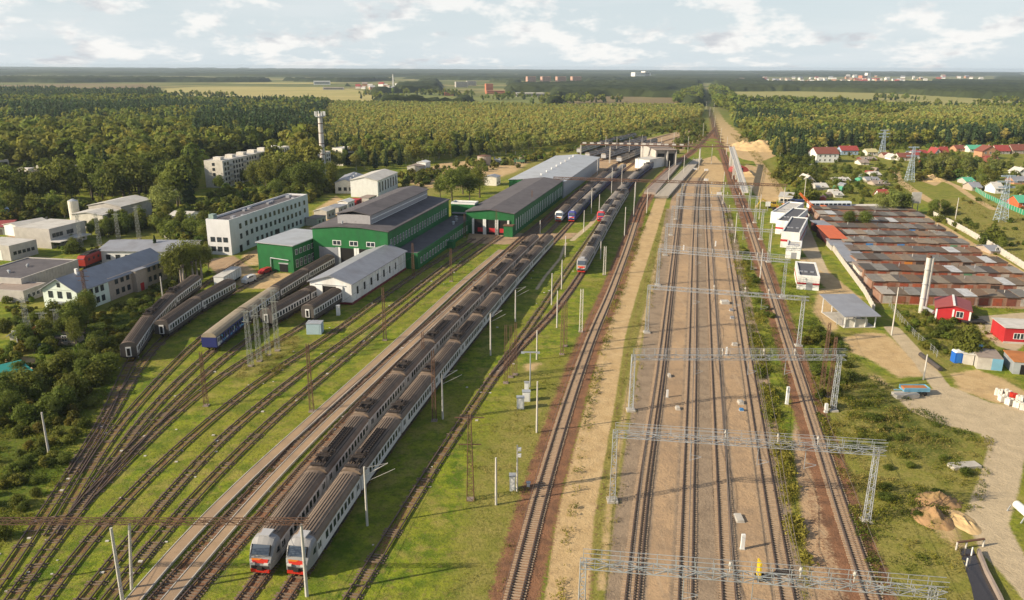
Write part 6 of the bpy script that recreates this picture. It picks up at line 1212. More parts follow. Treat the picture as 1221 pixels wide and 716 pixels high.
p = G(1033, 248.5); o = thing('grey_boat_hull', 'pale long covered boat or tank lying behind the garages', 'tank', p); m = MB(); m.loft([[(x, -r*1.2, .1), (x, -r*1.3, r*1.2), (x, 0, r*1.7), (x, r*1.3, r*1.2), (x, r*1.2, .1)] for x, r in ((-9, .5), (-7.5, 1.1), (6.5, 1.2), (8.5, .8))]); m.build('hull', PALEROOF, o, world=False)
# orange crane
ORN = mat('crane_orange', (.62, .14, .03), .5, .08); p = G(970, 253.5); o = thing('mobile_crane', 'orange mobile crane with raised boom at the end of the garages', 'crane', p); m = MB(); m.box(-6, 5, -1.3, 1.3, .9, 1.6); m.build('chassis', ORN, o, world=False); m = MB(); m.box(3, 5.4, -1.25, 1.25, 1.6, 3.2); m.build('cab', ORN, o, world=False); m = MB(); m.box(3.4, 5.43, -1.28, 1.28, 2.2, 3.0); m.build('cab_window', GLASS, o, world=False); m = MB(); m.truss((0, 0, 2.0), (-6.5, 2, 8.5), 1.0, .6, 10, .12, (0, 1, 0)); m.build('boom', ORN, o, world=False); m = MB(); m.box(-1.8, 1.2, -1.2, 1.2, 1.6, 2.8); m.build('turret', ORN, o, world=False)
for x in (-5, -3.4, 1.5, 4): 
    for s in (-1, 1): m = MB(); m.tube((x, s*.9, .55), (x, s*1.3, .55), .55, n=10); m.build('wheel', TYRE, o, world=False)
for nm, x, y, c, lab in (('wheel_loader', 933, 251, (.6, .22, .04), 'orange wheel loader on the sand beside the kiosks'), ('tipper_truck', 943, 245, (.04, .06, .15), 'dark blue tipper truck beside the loader'), ('excavator', 921, 248, (.62, .42, .05), 'yellow excavator in the weeds beside the main line')):
    p = G(x, y); o = thing(nm, lab, nm.replace('_', ' '), p); cm = mat(nm+'_paint', c, .5, .1); m = MB(); m.box(-2.6, 2.6, -1.2, 1.2, .7, 1.5); m.build('chassis', cm, o, world=False); m = MB(); m.loft([[(-.4, y_, 1.5), (-.4, y_, 3.0), (1.3, y_, 3.1), (1.6, y_, 1.5)] for y_ in (-1, 1)]); m.build('cab', cm, o, world=False); m = MB(); m.box(-.45, 1.2, -1.03, 1.03, 2.1, 2.8); m.build('cab_window', GLASS, o, world=False)
    m = MB()
    if nm == 'excavator': m.bar((-1, 0, 1.6), (-5, 0, 4.2), .5, .5); m.bar((-5, 0, 4.2), (-7.5, 0, 1.0), .4, .4); m.box(-8, -7, -.6, .6, .2, 1.1); m.build('boom_arm', cm, o, world=False)
    elif nm == 'wheel_loader': m.bar((-1.5, 0, 1.4), (-4, 0, .8), .4, .4); m.box(-4.6, -3.6, -1.4, 1.4, .2, 1.1); m.build('bucket', UNDER, o, world=False)
    else: m.hexa([(1.6, -1.2, 1.5), (5.6, -1.2, 1.5), (5.6, 1.2, 1.5), (1.6, 1.2, 1.5), (1.4, -1.3, 2.8), (5.8, -1.3, 2.8), (5.8, 1.3, 2.8), (1.4, 1.3, 2.8)]); m.build('tipper_bed', cm, o, world=False)
    for wx in (-1.8, 1.8):
        for s in (-1, 1): m = MB(); m.tube((wx, s*.9, .6), (wx, s*1.35, .6), .62, n=10); m.build('wheel', TYRE, o, world=False)
fr = Frame(G(944, 243), G(928, 242), G(945, 237)); o = bld('site_cabin', 'pale site cabin with flat roof by the sand road', 'cabin', fr); walls(o, fr, 3.0, CREAM); flat_roof(o, fr, 3.0, PALEROOF, 0, inset=-.3); windows(o, fr, 'u0', (1.0,), 3, 1.1, 1.0, .6, .6, 'dark')
p = G(915, 252); o = thing('white_panel_sign', 'white square panel on a post beside the main line', 'sign', p); m = MB(); m.tube(p, p+Vector((0, 0, 2.4)), .1, n=6); m.build('post', GALV, o); m = MB(); m.box(p.x-1.1, p.x+1.1, p.y-.08, p.y+.08, 2.2, 4.4); m.build('panel', WHITE, o)
# ---------------------------------------------------------------- village
def house(x0, x1, yb, yt, label, wm, rm, ridge='u', d=9, nf=1, frac=.5, group=None):
    a, b = G(x0, yb), G(x1, yb); H_ = HT(x0, yb, yt); h = H_*frac; fr = Frame(a, b, a+Vector((0, d, 0))); o = bld('village_house', label, 'house', fr, group); walls(o, fr, h, wm); gable(o, fr, h, H_-h, rm, .5, ridge, wallmat=wm)
    n_ = max(1, int(fr.L/3.2)); windows(o, fr, 'u0', [1.0+i*2.9 for i in range(nf)], n_, 1.1, 1.3, .8, .8); m = MB(); fr.box(m, fr.L*.6, fr.L*.6+.7, fr.D*.5, fr.D*.5+.7, h, H_+.6); m.build('chimney', BEIGE, o)
    if nf == 1 and fr.L > 5: panel(fr, 'u0', fr.L*.5, 0, 1.0, 2.1).build('door', BROWNROOF, o)
BRN = mat('brown_tile_roof', (.20, .07, .05), .8, .12, .6); GRNR = mat('green_metal_roof', (.10, .38, .24), .5, .08); BRICKO = mat('orange_brick', (.45, .24, .14), .9, .12, 1.0); BLW = mat('blue_wall', (.32, .42, .55), .8, .1)
house(973, 999, 194, 177, 'large white two storey house with brown roof left of the pylon', WHITE, BRN, 'u', 14, 2, .62)
house(1003, 1023, 185, 175, 'white and blue house with red roof right of the large brown roofed one', BLW, REDROOF, 'u', 9, 1, .55); house(1034, 1046, 186, 178.5, 'cream house with pale yellow roof beside the first pylon', CREAM, mat('yellow_roof', (.45, .40, .2), .7, .1), 'u', 9, 1, .6); house(1054, 1063, 189, 183, 'low brown hut right of the first pylon', BEIGE, BRN); house(1062, 1070, 191, 184.5, 'small white gabled house right of the brown hut', WHITE, PALEROOF, 'v', 9); house(1072, 1089, 192, 183.5, 'house with wide dark red roof behind the second pylon', CREAM, BRN); house(1089, 1106, 190, 180, 'white house with bright red roof right of the second pylon', WHITE, REDROOF, 'u', 9, 1, .5); house(1113, 1122, 189, 177, 'tall white gabled house with steep red roof', WHITE, REDROOF, 'v', 10, 2, .4); house(1122, 1131, 189, 176, 'white annex with steep red roof beside the tall gabled house', WHITE, REDROOF, 'u', 8, 1, .35)
house(1140, 1152, 181, 174, 'brick house with brown roof half hidden by birches', BRICKO, BRN); house(1156, 1176, 182, 174, 'pale house with bright green roof', CREAM, GRNR, 'u', 10, 1, .5); house(1170, 1189, 190, 174.5, 'orange brick two storey house with pale roof', BRICKO, BRN, 'v', 10, 2, .6); house(1188, 1204, 184, 174, 'house with red roof right of the orange brick one', PANELW, REDROOF, 'u', 9, 1, .4); house(1207, 1224, 184, 173, 'house with brownish red roof at the right edge', BEIGE, BRN, 'u', 9, 1, .45); house(1178, 1190, 194, 187, 'small dark red roofed hut below the orange brick house', BRN, REDROOF); house(1213, 1226, 213, 201, 'white gabled house at the right edge behind the green fence', WHITE, PALEROOF, 'v', 9, 2, .6); house(1209, 1225, 220, 212, 'brick hut with grey roof below the white gabled house', BRICKO, GREYROOF)
house(1049, 1060, 239, 227.5, 'garden house with bright red roof beside yellowing trees', WHITE, REDROOF, 'u', 7, 1, .35); house(958, 971, 222, 210, 'grey roofed cottage among the gardens', PANELW, PALEROOF, 'v', 10, 1, .5); house(974, 987, 227, 220, 'low pale shed beside the grey cottage', PANELW, PALEROOF); house(998, 1014, 218, 213, 'long pale garden shed', PANELW, PALEROOF); house(1034, 1049, 218, 212.5, 'garden shed with blue grey roof', PANELW, GREYROOF); house(1043, 1060, 222, 217, 'brown roofed garden shed behind the red roofed garden house', BEIGE, BROWNROOF); house(1026, 1036, 197, 191.5, 'small wooden garden hut', CREAM, BROWNROOF); house(995, 1005, 236, 230, 'small garden hut beside a green path', CREAM, PALEROOF); house(1040, 1050, 211, 206, 'yellowish garden hut with pale roof', CREAM, PALEROOF); house(1152, 1162, 220, 213, 'greenish hut at the edge of the birch grove', PANELW, GRNR); house(1159, 1170, 228, 219, 'dark shed behind the green fence', BEIGE, GREYROOF); house(1186, 1196, 231, 219, 'white shed behind the green fence', WHITE, PALEROOF); house(1214, 1226, 248, 235, 'orange and teal hut at the right edge', ORANGE, GRNR); house(1181, 1196, 303, 296, 'dark hut in the dry meadow right of the white fence', BEIGE, GREYROOF); house(1096, 1112, 198, 193, 'orange tarpaulin shed below the red roofed houses', ORANGE, ORANGE); house(1028, 1045, 192, 188, 'long low dark fence shed below the first pylon', BRN, BROWNROOF)
for i in range(10): 
    x = 968+((i*37) % 80); y = 200+((i*23) % 42); c = [PALEROOF, GREYROOF, BROWNROOF, GRNR, REDROOF][i % 5]; p = G(x, y); o = thing('greenhouse', '%s garden frame or small shelter among the vegetable gardens' % ORD[i], 'garden shelter', p, .3*i, 'garden shelters'); m = MB(); m.loft([[(-1.6, t, 0), (-1.5, t, 1.6), (0, t, 2.3), (1.5, t, 1.6), (1.6, t, 0)] for t in (-2.5, 2.5)]); m.build('cover', c, o, world=False)
# red fence sheets and sheds in the gardens at the left
fence([G(22, 415), G(45, 401), G(88, 400)], 2.6, mat('red_sheet', (.5, .03, .03), .6, .1), 'bright red sheet fence in the gardens at the left'); house(66, 90, 412, 403, 'dark flat roofed garden shed beside the red fence', BEIGE, UNDER, 'u', 4, 1, .9); house(12, 26, 406, 396, 'grey garden hut left of the red fence', PANELW, GREYROOF, 'v', 6, 1, .6)
shed2((38, 452), (-10, 464), (36, 440), 443, 'garden shed with teal sheet roof at the left edge', BEIGE, mat('teal_roof', (.02, .22, .19), .5, .1), 'teal_roof_shed', .5)
p = G(37, 416); o = thing('blue_car', 'blue car parked under the trees beside the red fence', 'car', p); cm = mat('car_blue', (.05, .12, .28), .35, .05)
m = MB(); m.loft([[(-2.1, y_, .35), (-2.1, y_, .85), (-1.3, y_, .95), (-.8, y_*.85, 1.45), (.9, y_*.85, 1.45), (1.5, y_, .98), (2.1, y_, .85), (2.1, y_, .35)] for y_ in (-.85, .85)]); m.build('body', cm, o, world=False); m = MB(); m.loft([[(-1.15, y_, 1.0), (-.78, y_*.86, 1.40), (.85, y_*.86, 1.40), (1.3, y_, 1.0)] for y_ in (-.865, .865)]); m.build('window', GLASS, o, world=False)
for wx in (-1.3, 1.3):
    for s in (-1, 1): m = MB(); m.tube((wx, s*.7, .33), (wx, s*.88, .33), .33, n=10); m.build('wheel', TYRE, o, world=False)
for nm, x, y, c, lab in (('white_van', 297, 337, (.6, .6, .58), 'white van parked on the sandy ground before the green hall'), ('red_car', 316, 326, (.4, .03, .03), 'red car beside the corner of the green hall'), ('white_car', 52, 262, (.6, .6, .58), 'white car parked by the pale garage shed')):
    p = G(x, y); o = thing(nm, lab, 'van' if 'van' in nm else 'car', p, 1.2); cm = mat(nm+'_paint', c, .4, .05); s_ = 1.35 if 'van' in nm else 1.0; m = MB(); m.loft([[(-2.3, y_, .35), (-2.3, y_, 1.1*s_), (-1.5, y_, 1.2*s_), (-.9, y_*.9, 1.6*s_), (2.2, y_*.9, 1.6*s_), (2.3, y_, 1.0*s_), (2.3, y_, .35)] for y_ in (-.95, .95)]); m.build('body', cm, o, world=False); m = MB(); m.loft([[(-1.4, y_, 1.2*s_), (-.85, y_*.91, 1.52*s_), (1.0, y_*.91, 1.52*s_), (1.0, y_, 1.2*s_)] for y_ in (-.965, .965)]); m.build('window', GLASS, o, world=False)
    for wx in (-1.5, 1.5):
        for s in (-1, 1): m = MB(); m.tube((wx, s*.75, .36), (wx, s*.98, .36), .36, n=10); m.build('wheel', TYRE, o, world=False)
fr = Frame(G(225, 269), G(202, 268), G(226, 263)); o = bld('pale_pavilion', 'long pale shed with white roof between the woods and the white office', 'shed', fr); walls(o, fr, 3.6, WHITE); gable(o, fr, 3.6, 1.2, PALEROOF, .4, 'u', wallmat=WHITE); windows(o, fr, 'u0', (1.2,), 7, 1.1, 1.3, 1, 1, 'dark')
fr = Frame(G(213, 287), G(196, 284), G(216, 281)); o = bld('grey_store', 'small grey store right of the white walled store', 'shed', fr); walls(o, fr, 3, PANELW); flat_roof(o, fr, 3, GREYROOF, .1, PANELW, -.2)
for i, (x, y, c, lab) in enumerate([(4, 264, BLW, 'blue roofed stall at the far left edge'), (2, 280, REDROOF, 'red stall at the far left edge')]): shed2((x+8, y), (x-14, y+1), (x+6, y-6), y-9, lab, CREAM, mat('stall_blue', (.1, .2, .45), .6) if i == 0 else c, 'market_stall')
# far buildings on the plain
def far_block(x0, x1, yb, yt, wm, rm, label, d=20, nf=4):
    # the base is hidden by woods, so the row gives the distance
    a, b = G(x0, yb), G(x1, yb); h = HT(x0, yb, yt); fr = Frame(a, b, a+Vector((0, d, 0))); o = bld('distant_building', label, 'building', fr); walls(o, fr, h, wm); flat_roof(o, fr, h, rm, h*.03, wm, d*.04)
    for i in range(nf): m = MB(); fr.box(m, fr.L*.05, fr.L*.95, -.3, 0, h*(i+.35)/nf, h*(i+.65)/nf); m.build('window_band', GLASS, o)
PINK = mat('pinkish_block', (.50, .30, .23), .85, .1, .02); ORB = mat('orange_block', (.48, .17, .09), .85, .1, .02); WB = mat('far_white', (.75, .74, .70), .8, .05, .02)
for k, (x0, x1) in enumerate(((629, 639), (646.5, 656.5), (664.5, 675), (682.5, 693))): far_block(x0, x1, 99.5, 91.8, PINK, BROWNROOF, '%s of four pinkish apartment towers on the horizon, counted from the left' % ORD[k], 30, 8)
far_block(579.5, 588, 109.5, 100.5, ORB, BROWNROOF, 'tall orange brick works building among the far woods', 25, 6); far_block(580, 602, 112.2, 108.5, ORB, BROWNROOF, 'long low orange brick building below the tall one', 25, 2); far_block(530, 542, 114.5, 110.3, ORB, BROWNROOF, 'orange roofed low building left of the brick works', 25, 2); far_block(543.5, 558, 104.5, 98, PANELW, GREYROOF, 'grey apartment block far left of the brick works', 25, 6); far_block(557, 568, 102.5, 97, PANELW, GREYROOF, 'second grey apartment block behind the first', 25, 6); far_block(616, 650, 115.5, 111.3, PANELW, PALEROOF, 'long pale warehouse below the pinkish towers', 40, 1); far_block(472, 490, 103.2, 100, WB, WB, 'white low works building beside the thin mast', 30, 1); far_block(374, 394, 101.5, 96.8, WB, PALEROOF, 'white farm building at the far left field', 30, 1); far_block(385, 410, 107.5, 104.5, PANELW, BROWNROOF, 'greyish farm sheds at the far field edge', 30, 1); far_block(617, 626, 91, 88.6, WB, WB, 'white hangar close to the horizon', 60, 1); far_block(757, 776, 92.2, 86.8, WB, PINK, 'white and pink works far away on the horizon', 60, 3); far_block(769, 774, 92.2, 85.4, WB, WB, 'tall white block of the works on the horizon', 60, 6); far_block(804, 820, 112, 108, PANELW, PALEROOF, 'pale shed beside the railway avenue', 20, 1); far_block(1034, 1038, 93.5, 87.5, WB, WB, 'white tower in the far settlement at the right', 30, 6); far_block(1028, 1034, 94, 90.5, ORB, ORB, 'orange building in the far settlement beside the white tower', 40, 4)
p = G(469, 107); hm2 = HT(469, 107, 89); o = thing('radio_mast', 'thin white radio mast on the far plain', 'mast', p); m = MB(); m.truss(p, p+Vector((0, 0, hm2)), 5, 1.2, 14, .5, (1, 0, 0)); m.build('tower', WB, o)
rr2 = random.Random(5)
for i in range(90):
    x = rr2.gauss(985, 50) if i < 55 else rr2.uniform(420, 470) if i < 68 else rr2.uniform(1010, 1180); y = (rr2.uniform(94.5, 99.5) if i < 55 else rr2.uniform(103, 109) if i < 68 else rr2.uniform(92, 97)); p = G(x, y); s_ = rr2.uniform(.7, 1.5)*(p.y/1000)**.5*4
    o = thing('distant_house', 'small pale house in the distant settlement', 'house', p, rr2.uniform(-.6, .6), 'houses of the distant settlements'); m = MB(); m.box(-s_, s_, -s_*.7, s_*.7, 0, s_*.9); m.build('wall', rr2.choice([WB, WB, CREAM, BRICKO]), o, world=False); m = MB(); m.loft([[(x_, -s_*.8, s_*.88), (x_, 0, s_*1.5), (x_, s_*.8, s_*.88)] for x_ in (-s_*1.05, s_*1.05)]); m.build('roof', rr2.choice([PALEROOF, REDROOF, BROWNROOF, GREYROOF]), o, world=False)
# ================================================================ vegetation
def leaf_quads(Cn, Nr, S, r, asp=.62):
    n_ = len(Cn); a = r.normal(size=(n_, 3)); t_ = np.cross(Nr, a); t_ /= np.linalg.norm(t_, axis=1)[:, None]+1e-9; b_ = np.cross(Nr, t_); b_ /= np.linalg.norm(b_, axis=1)[:, None]+1e-9
    S = S[:, None]; V = np.stack([Cn+t_*S, Cn+b_*S*asp, Cn-t_*S, Cn-b_*S*asp], 1).reshape(-1, 3); return V
def unit(v): return v/(np.linalg.norm(v, axis=1)[:, None]+1e-9)
def crown_arrays(kind, nleaf, seed):
    """unit-height crown: vertices, per-vertex colour"""
    r = np.random.default_rng(seed)
    if kind == 'spruce':
        z = 1-np.sqrt(r.random(nleaf))*.92; th = r.random(nleaf)*2*np.pi; tier = .75+.25*np.sin(z*42); rad = .175*(1-z)**.85*tier*(.55+.5*r.random(nleaf)**.4); C = np.stack([rad*np.cos(th), rad*np.sin(th), z], 1)
        Nr = unit(np.stack([np.cos(th), np.sin(th), .7+0*z], 1)+r.normal(size=(nleaf, 3))*.45); S = (.045+.05*(1-z))*(60/nleaf)**.33*1.6; base = np.array([.056, .088, .034]); hv = r.uniform(.7, 1.3, nleaf)
        col_ = base*hv[:, None]; S = S*r.uniform(.7, 1.3, nleaf)
    else:
        rx, rz, cz = {'oak': (.33, .37, .60), 'tall': (.23, .42, .56), 'birch': (.25, .40, .57), 'bush': (.55, .50, .42)}[kind]
        nc = max(5, int(9+nleaf/90)); d = unit(r.normal(size=(nc, 3))); q = r.random(nc)**.45*.78; cc = d*q[:, None]*np.array([rx, rx, rz])+np.array([0, 0, cz]); cc[0] = (0, 0, cz+rz*.72)
        if kind == 'bush': cc[:, 2] = np.abs(cc[:, 2]-.1)+.12
        cr = rx*r.uniform(.38, .62, nc); w = cr**2; k = r.choice(nc, nleaf, p=w/w.sum()); dd = unit(r.normal(size=(nleaf, 3))+np.array([0, 0, .35])); rr = r.random(nleaf)**.3
        C = cc[k]+dd*(cr[k]*rr)[:, None]*np.array([1, 1, .85]); Nr = unit(dd+r.normal(size=(nleaf, 3))*.26)
        S = rx*.30*(150/nleaf)**.46*r.uniform(.65, 1.35, nleaf); ch = r.uniform(.80, 1.22, nc)
        base = {'oak': np.array([.140, .172, .032]), 'tall': np.array([.158, .182, .034]), 'birch': np.array([.235, .255, .066]), 'bush': np.array([.125, .150, .026])}[kind]; col_ = base*(ch[k]*r.uniform(.86, 1.16, nleaf))[:, None]; col_[:, 0] *= r.uniform(.9, 1.15)
    V = leaf_quads(C, Nr, S, r); return V, np.repeat(col_, 4, 0)
def quadF(n_): return np.arange(n_).reshape(-1, 4)
def trunk_mesh(kind, seed):
    r = random.Random(seed); m = MB(); m.tube((0, 0, -.02), (0, 0, .38), .022 if kind != 'birch' else .013, .014 if kind != 'birch' else .009, n=6, cap=False)
    m.tube((0, 0, .38), (r.uniform(-.03, .03), r.uniform(-.03, .03), .85), .013 if kind != 'birch' else .009, .004, n=5, cap=False)
    if kind != 'spruce':
        for i in range(6): a = r.uniform(0, 6.28); z = r.uniform(.25, .6); l_ = r.uniform(.12, .24); m.tube((0, 0, z), (math.cos(a)*l_, math.sin(a)*l_, z+r.uniform(.1, .25)), .008, .003, n=4, cap=False)
    return m.mesh('trunk', mat('birch_bark', (.42, .40, .36), .9, .2, 3.0) if kind == 'birch' else BARK)
PRO = {}
def proto(kind, lod):
    k = (kind, lod)
    if k not in PRO:
        n_ = {'hi': 4200, 'mid': 1700, 'low': 600}[lod]; L_ = []
        for s in range(4 if lod != 'hi' else 3):
            V, C = crown_arrays(kind, n_ if kind != 'bush' else int(n_*.6), 100+s*7+len(kind)); me = np_mesh('crown', V, quadF(len(V)), LEAF, C); tm = trunk_mesh(kind, s) if kind != 'bush' else None
            L_.append((me, tm))
        PRO[k] = L_
    return PRO[k]
NAMES = {'oak': 'deciduous_tree', 'tall': 'deciduous_tree', 'birch': 'birch_tree', 'spruce': 'spruce_tree', 'bush': 'bush'}
def plant_tree(kind, x, y, h, label, group, lod=None, wide=1.0):
    D_ = math.hypot(x, y); lod = lod or ('hi' if D_ < 330 else 'mid' if D_ < 620 else 'low'); me, tm = random.choice(proto(kind, lod)); rz = random.uniform(0, 6.28); sc = (h*wide*random.uniform(.9, 1.12), h*wide*random.uniform(.9, 1.12), h)
    if kind == 'bush':
        o = link('bush', me, None, (x, y, -.05*h), rz); o.scale = sc; tag(o, label, 'bush', group); return o
    o = thing(NAMES[kind], label, 'tree', (x, y, 0), rz, group); o.scale = sc; link('crown', me, o); link('trunk', tm, o); return o
def rand_poly(pts, n_, r):
    q = gp(*pts); lo, hi = q.min(0), q.max(0); out_ = []
    while len(out_) < n_:
        p = r.uniform(lo, hi, (n_*3, 2)); out_.extend(p[inside(p[:, 0], p[:, 1], q)].tolist())
    return out_[:n_]
# ---- hand placed trees: base pixel, top row, kind, width factor, label, group
HAND = [(539, 243, 199, 'oak', 1.15, 'large bright green tree between the two green depots', None), (560, 240, 205, 'oak', 1.0, 'broad darker tree behind the depot link block', None), (572, 236, 190, 'tall', 1.1, 'tall tree with yellowish top behind the engine depot roof', None), (525, 236, 212, 'oak', 1.0, 'lower tree left of the large bright tree by the depot', None), (552, 232, 196, 'oak', 1.0, 'tree standing behind the large bright tree by the depot', None),
        (187, 309, 280, 'spruce', 1.3, 'dark spruce behind the roof of the beige house', None), (197, 262, 216, 'birch', 1.5, 'brownish half bare tree at the end of the brick store', None), (150, 262, 245, 'oak', 1.0, 'small round tree behind the lattice masts', None), (128, 284, 262, 'oak', .9, 'bright small tree between the slim lattice masts', None), (110, 284, 264, 'oak', .9, 'small tree between the silo and the masts', None), (1012, 272, 250, 'oak', 1.1, 'left of two dark round trees among the garage roofs', None), (1031, 273, 250, 'oak', 1.15, 'right of two dark round trees among the garage roofs', None),
        (1050, 255, 226, 'birch', 1.6, 'yellowing tree left in the trio behind the garages', None), (1062, 256, 224, 'birch', 1.5, 'yellowing tree middle in the trio behind the garages', None), (1076, 256, 228, 'oak', 1.1, 'green tree right in the trio behind the garages', None), (1112, 258, 236, 'oak', 1.0, 'grey green tree right of the billboard', None), (1125, 256, 238, 'oak', 1.0, 'low tree at the sandy bend right of the billboard', None), (345, 230, 197, 'oak', 1.0, 'broad tree in front of the second apartment block', None), (362, 234, 191, 'oak', 1.0, 'tall round tree left of the chimney', None), (379, 232, 189, 'oak', 1.0, 'tall round tree at the foot of the chimney', None), (396, 228, 190, 'tall', 1.1, 'tree right of the chimney foot', None), (318, 230, 183, 'tall', 1.2, 'tall willow like tree before the long apartment block', None), (304, 228, 189, 'tall', 1.1, 'light tree leaning before the long apartment block', None), (333, 222, 193, 'tall', 1.0, 'slender tree between the two cream apartment blocks', None), (292, 222, 201, 'oak', 1.0, 'round tree before the middle of the long apartment block', None), (271, 216, 194, 'tall', 1.0, 'slim tree at the end wall of the long apartment block', None), (262, 228, 209, 'oak', 1.2, 'bright round bushy tree below the long apartment block', None), (330, 240, 212, 'oak', 1.1, 'lower broad tree behind the middle of the white office', None),
        (1150, 428, 388, 'bush', .8, 'largest dark bush in the meadow below the red boiler house', None)]
for x, yb, yt, kind, w, lab, grp in HAND:
    p = G(x, yb); plant_tree(kind, p.x, p.y, HT(x, yb, yt), lab, grp, 'hi', w)
for x, yb, yt in ((206, 341, 292), (214, 341, 287), (223, 338, 281), (232, 335, 284), (241, 329, 285), (249, 322, 290), (228, 326, 288), (217, 330, 290)):
    p = G(x, yb); plant_tree('tall', p.x, p.y, HT(x, yb, yt), 'tall leafy tree in the clump between the beige house and the coaches', 'tree clump by the coaches', 'hi', 1.0)
for k, (x, yb, yt) in enumerate(((217, 343, 318), (220, 343, 316), (231, 338, 312), (236, 336, 307), (241, 334, 305))):
    p = G(x, yb); h = HT(x, yb, yt); o = thing('bare_trunk', '%s pale lopped tree trunk in front of the tree clump by the coaches' % ORD[k], 'tree trunk', p, 0, 'lopped trunks'); m = MB(); m.tube(p, p+Vector((0, 0, h)), .35, .25, n=8); m.build('trunk', BEIGE, o); m = MB(); m.tube(p+Vector((0, 0, h*.86)), p+Vector((0, 0, h)), .5, .6, n=8); m.build('knob', BARK, o)
# scattered groups: polygon, count, kind list, height range, label, group, width
r4 = np.random.default_rng(44)
SC_ = [(((0, 395), (60, 380), (95, 385), (140, 420), (130, 452), (90, 470), (40, 462), (0, 470)), 46, ['bush', 'oak', 'bush'], (2.2, 6), 'bush or low tree in the overgrown gardens at the left', 'garden shrubs at the left', 1.0),
       (((70, 435), (128, 420), (132, 450), (105, 480), (60, 510), (0, 520), (0, 470), (40, 460)), 50, ['bush', 'bush', 'oak'], (2.0, 6.5), 'dark bush in the thicket at the left edge of the yard', 'thicket at the left edge', 1.05),
       (((88, 372), (108, 372), (120, 440), (92, 448)), 9, ['tall', 'oak'], (6, 10), 'dark leafy tree in front of the pale green house corner', 'trees before the pale green house', 1.0),
       (((100, 375), (150, 362), (205, 336), (215, 345), (165, 395), (140, 425), (112, 430)), 50, ['bush'], (1.0, 2.6), 'low bush in the weedy strip between house and coaches', 'bushes by the coaches', 1.2),
       (((-20, 590), (20, 560), (70, 520), (100, 520), (60, 590), (20, 640), (-40, 660)), 26, ['bush'], (1.0, 2.4), 'low bush in the dark weeds beside the outer yard track', 'low bushes by the outer track', 1.2),
       (((110, 275), (200, 258), (245, 262), (248, 300), (215, 290), (180, 275), (120, 285)), 90, ['oak', 'tall', 'oak', 'bush'], (4.5, 9), 'shrub on the grassy slope behind the pale lattice masts', 'shrubs behind the masts', 1.0),
       (((235, 262), (262, 240), (330, 232), (372, 226), (374, 240), (300, 250), (262, 262)), 60, ['tall', 'oak', 'oak'], (4, 9), 'shrub or tree behind the white office', 'shrubs behind the office', 1.0),
       (((62, 296), (90, 288), (98, 300), (80, 308)), 6, ['bush', 'oak'], (3, 5), 'dark bush on the lawn beside the cream stores', 'bushes by the cream stores', 1.0),
       (((0, 262), (88, 250), (90, 262), (40, 262), (0, 275)), 14, ['oak', 'tall'], (8, 13), 'leafy tree behind the cream stores at the left', 'trees behind the cream stores', 1.0),
       (((930, 195), (968, 195), (966, 240), (945, 245), (925, 215)), 40, ['oak', 'bush', 'oak'], (4, 9), 'dark leafy tree at the edge of the gardens by the sand road', 'trees at the garden edge', 1.0),
       (((960, 200), (1075, 200), (1060, 242), (970, 245)), 80, ['bush', 'oak', 'bush', 'bush'], (1.8, 5), 'fruit tree or shrub in the vegetable gardens', 'garden trees and shrubs', 1.1),
       (((1085, 205), (1130, 196), (1190, 200), (1185, 228), (1140, 212), (1100, 215)), 62, ['birch', 'tall', 'birch'], (6, 12), 'light green birch in the grove below the village', 'birch grove by the village', 1.2),
       (((1190, 196), (1230, 192), (1230, 235), (1200, 240)), 22, ['oak', 'bush', 'birch'], (3, 7), 'tree or shrub among the village houses at the right edge', 'village trees at the right', 1.0),
       (((985, 186), (1220, 178), (1225, 192), (1100, 200), (1000, 200)), 36, ['oak', 'bush'], (3, 6), 'garden tree between the village houses', 'village garden trees', 1.0),
       (((1150, 270), (1185, 285), (1200, 305), (1170, 295)), 9, ['bush', 'oak'], (3, 6), 'grey green bush behind the white fence', 'bushes behind the white fence', 1.0),
       (((1085, 255), (1130, 250), (1160, 270), (1140, 275), (1110, 262)), 16, ['bush'], (2, 4), 'bush at the bend right of the billboard', 'bushes by the billboard', 1.1),
       (((1080, 395), (1120, 385), (1165, 400), (1165, 430), (1135, 432), (1105, 418)), 24, ['bush'], (1.2, 3), 'bush in the meadow below the boiler house', 'bushes below the boiler house', 1.2),
       (((960, 390), (1000, 400), (1020, 450), (1000, 490), (975, 480), (962, 430)), 26, ['bush'], (1.0, 2.6), 'bush in the scrub right of the main line', 'scrub right of the main line', 1.1),
       (((885, 290), (905, 330), (925, 390), (915, 395), (893, 340), (880, 300)), 26, ['bush'], (.8, 1.8), 'low bush in the green strip left of the main line', 'bushes in the green strip', 1.2),
       (((1000, 500), (1060, 490), (1160, 560), (1120, 600), (1060, 640), (1040, 600)), 30, ['bush'], (.7, 1.7), 'low bush in the tall meadow at the right', 'meadow bushes at the right', 1.4),
       (((800, 172), (832, 150), (842, 158), (826, 176), (800, 184)), 26, ['birch', 'bush', 'birch'], (4, 8), 'young birch between the far tracks', 'young birches between the far tracks', 1.1),
       (((440, 222), (500, 205), (530, 205), (520, 220), (470, 228)), 14, ['oak', 'bush'], (3, 7), 'small tree beside the white boiler building', 'trees by the boiler building', 1.0),
       (((590, 198), (640, 190), (690, 180), (695, 184), (640, 196), (600, 208)), 12, ['birch', 'bush'], (3, 6), 'small tree before the birch wood', 'small trees before the birch wood', 1.0)]
for pts, n_, kinds, (h0, h1), lab, grp, w in SC_:
    for x, y in rand_poly(pts, int(n_*.66+.5), r4): plant_tree(random.choice(kinds), x, y, random.uniform(h0, h1), lab, grp, None, w)
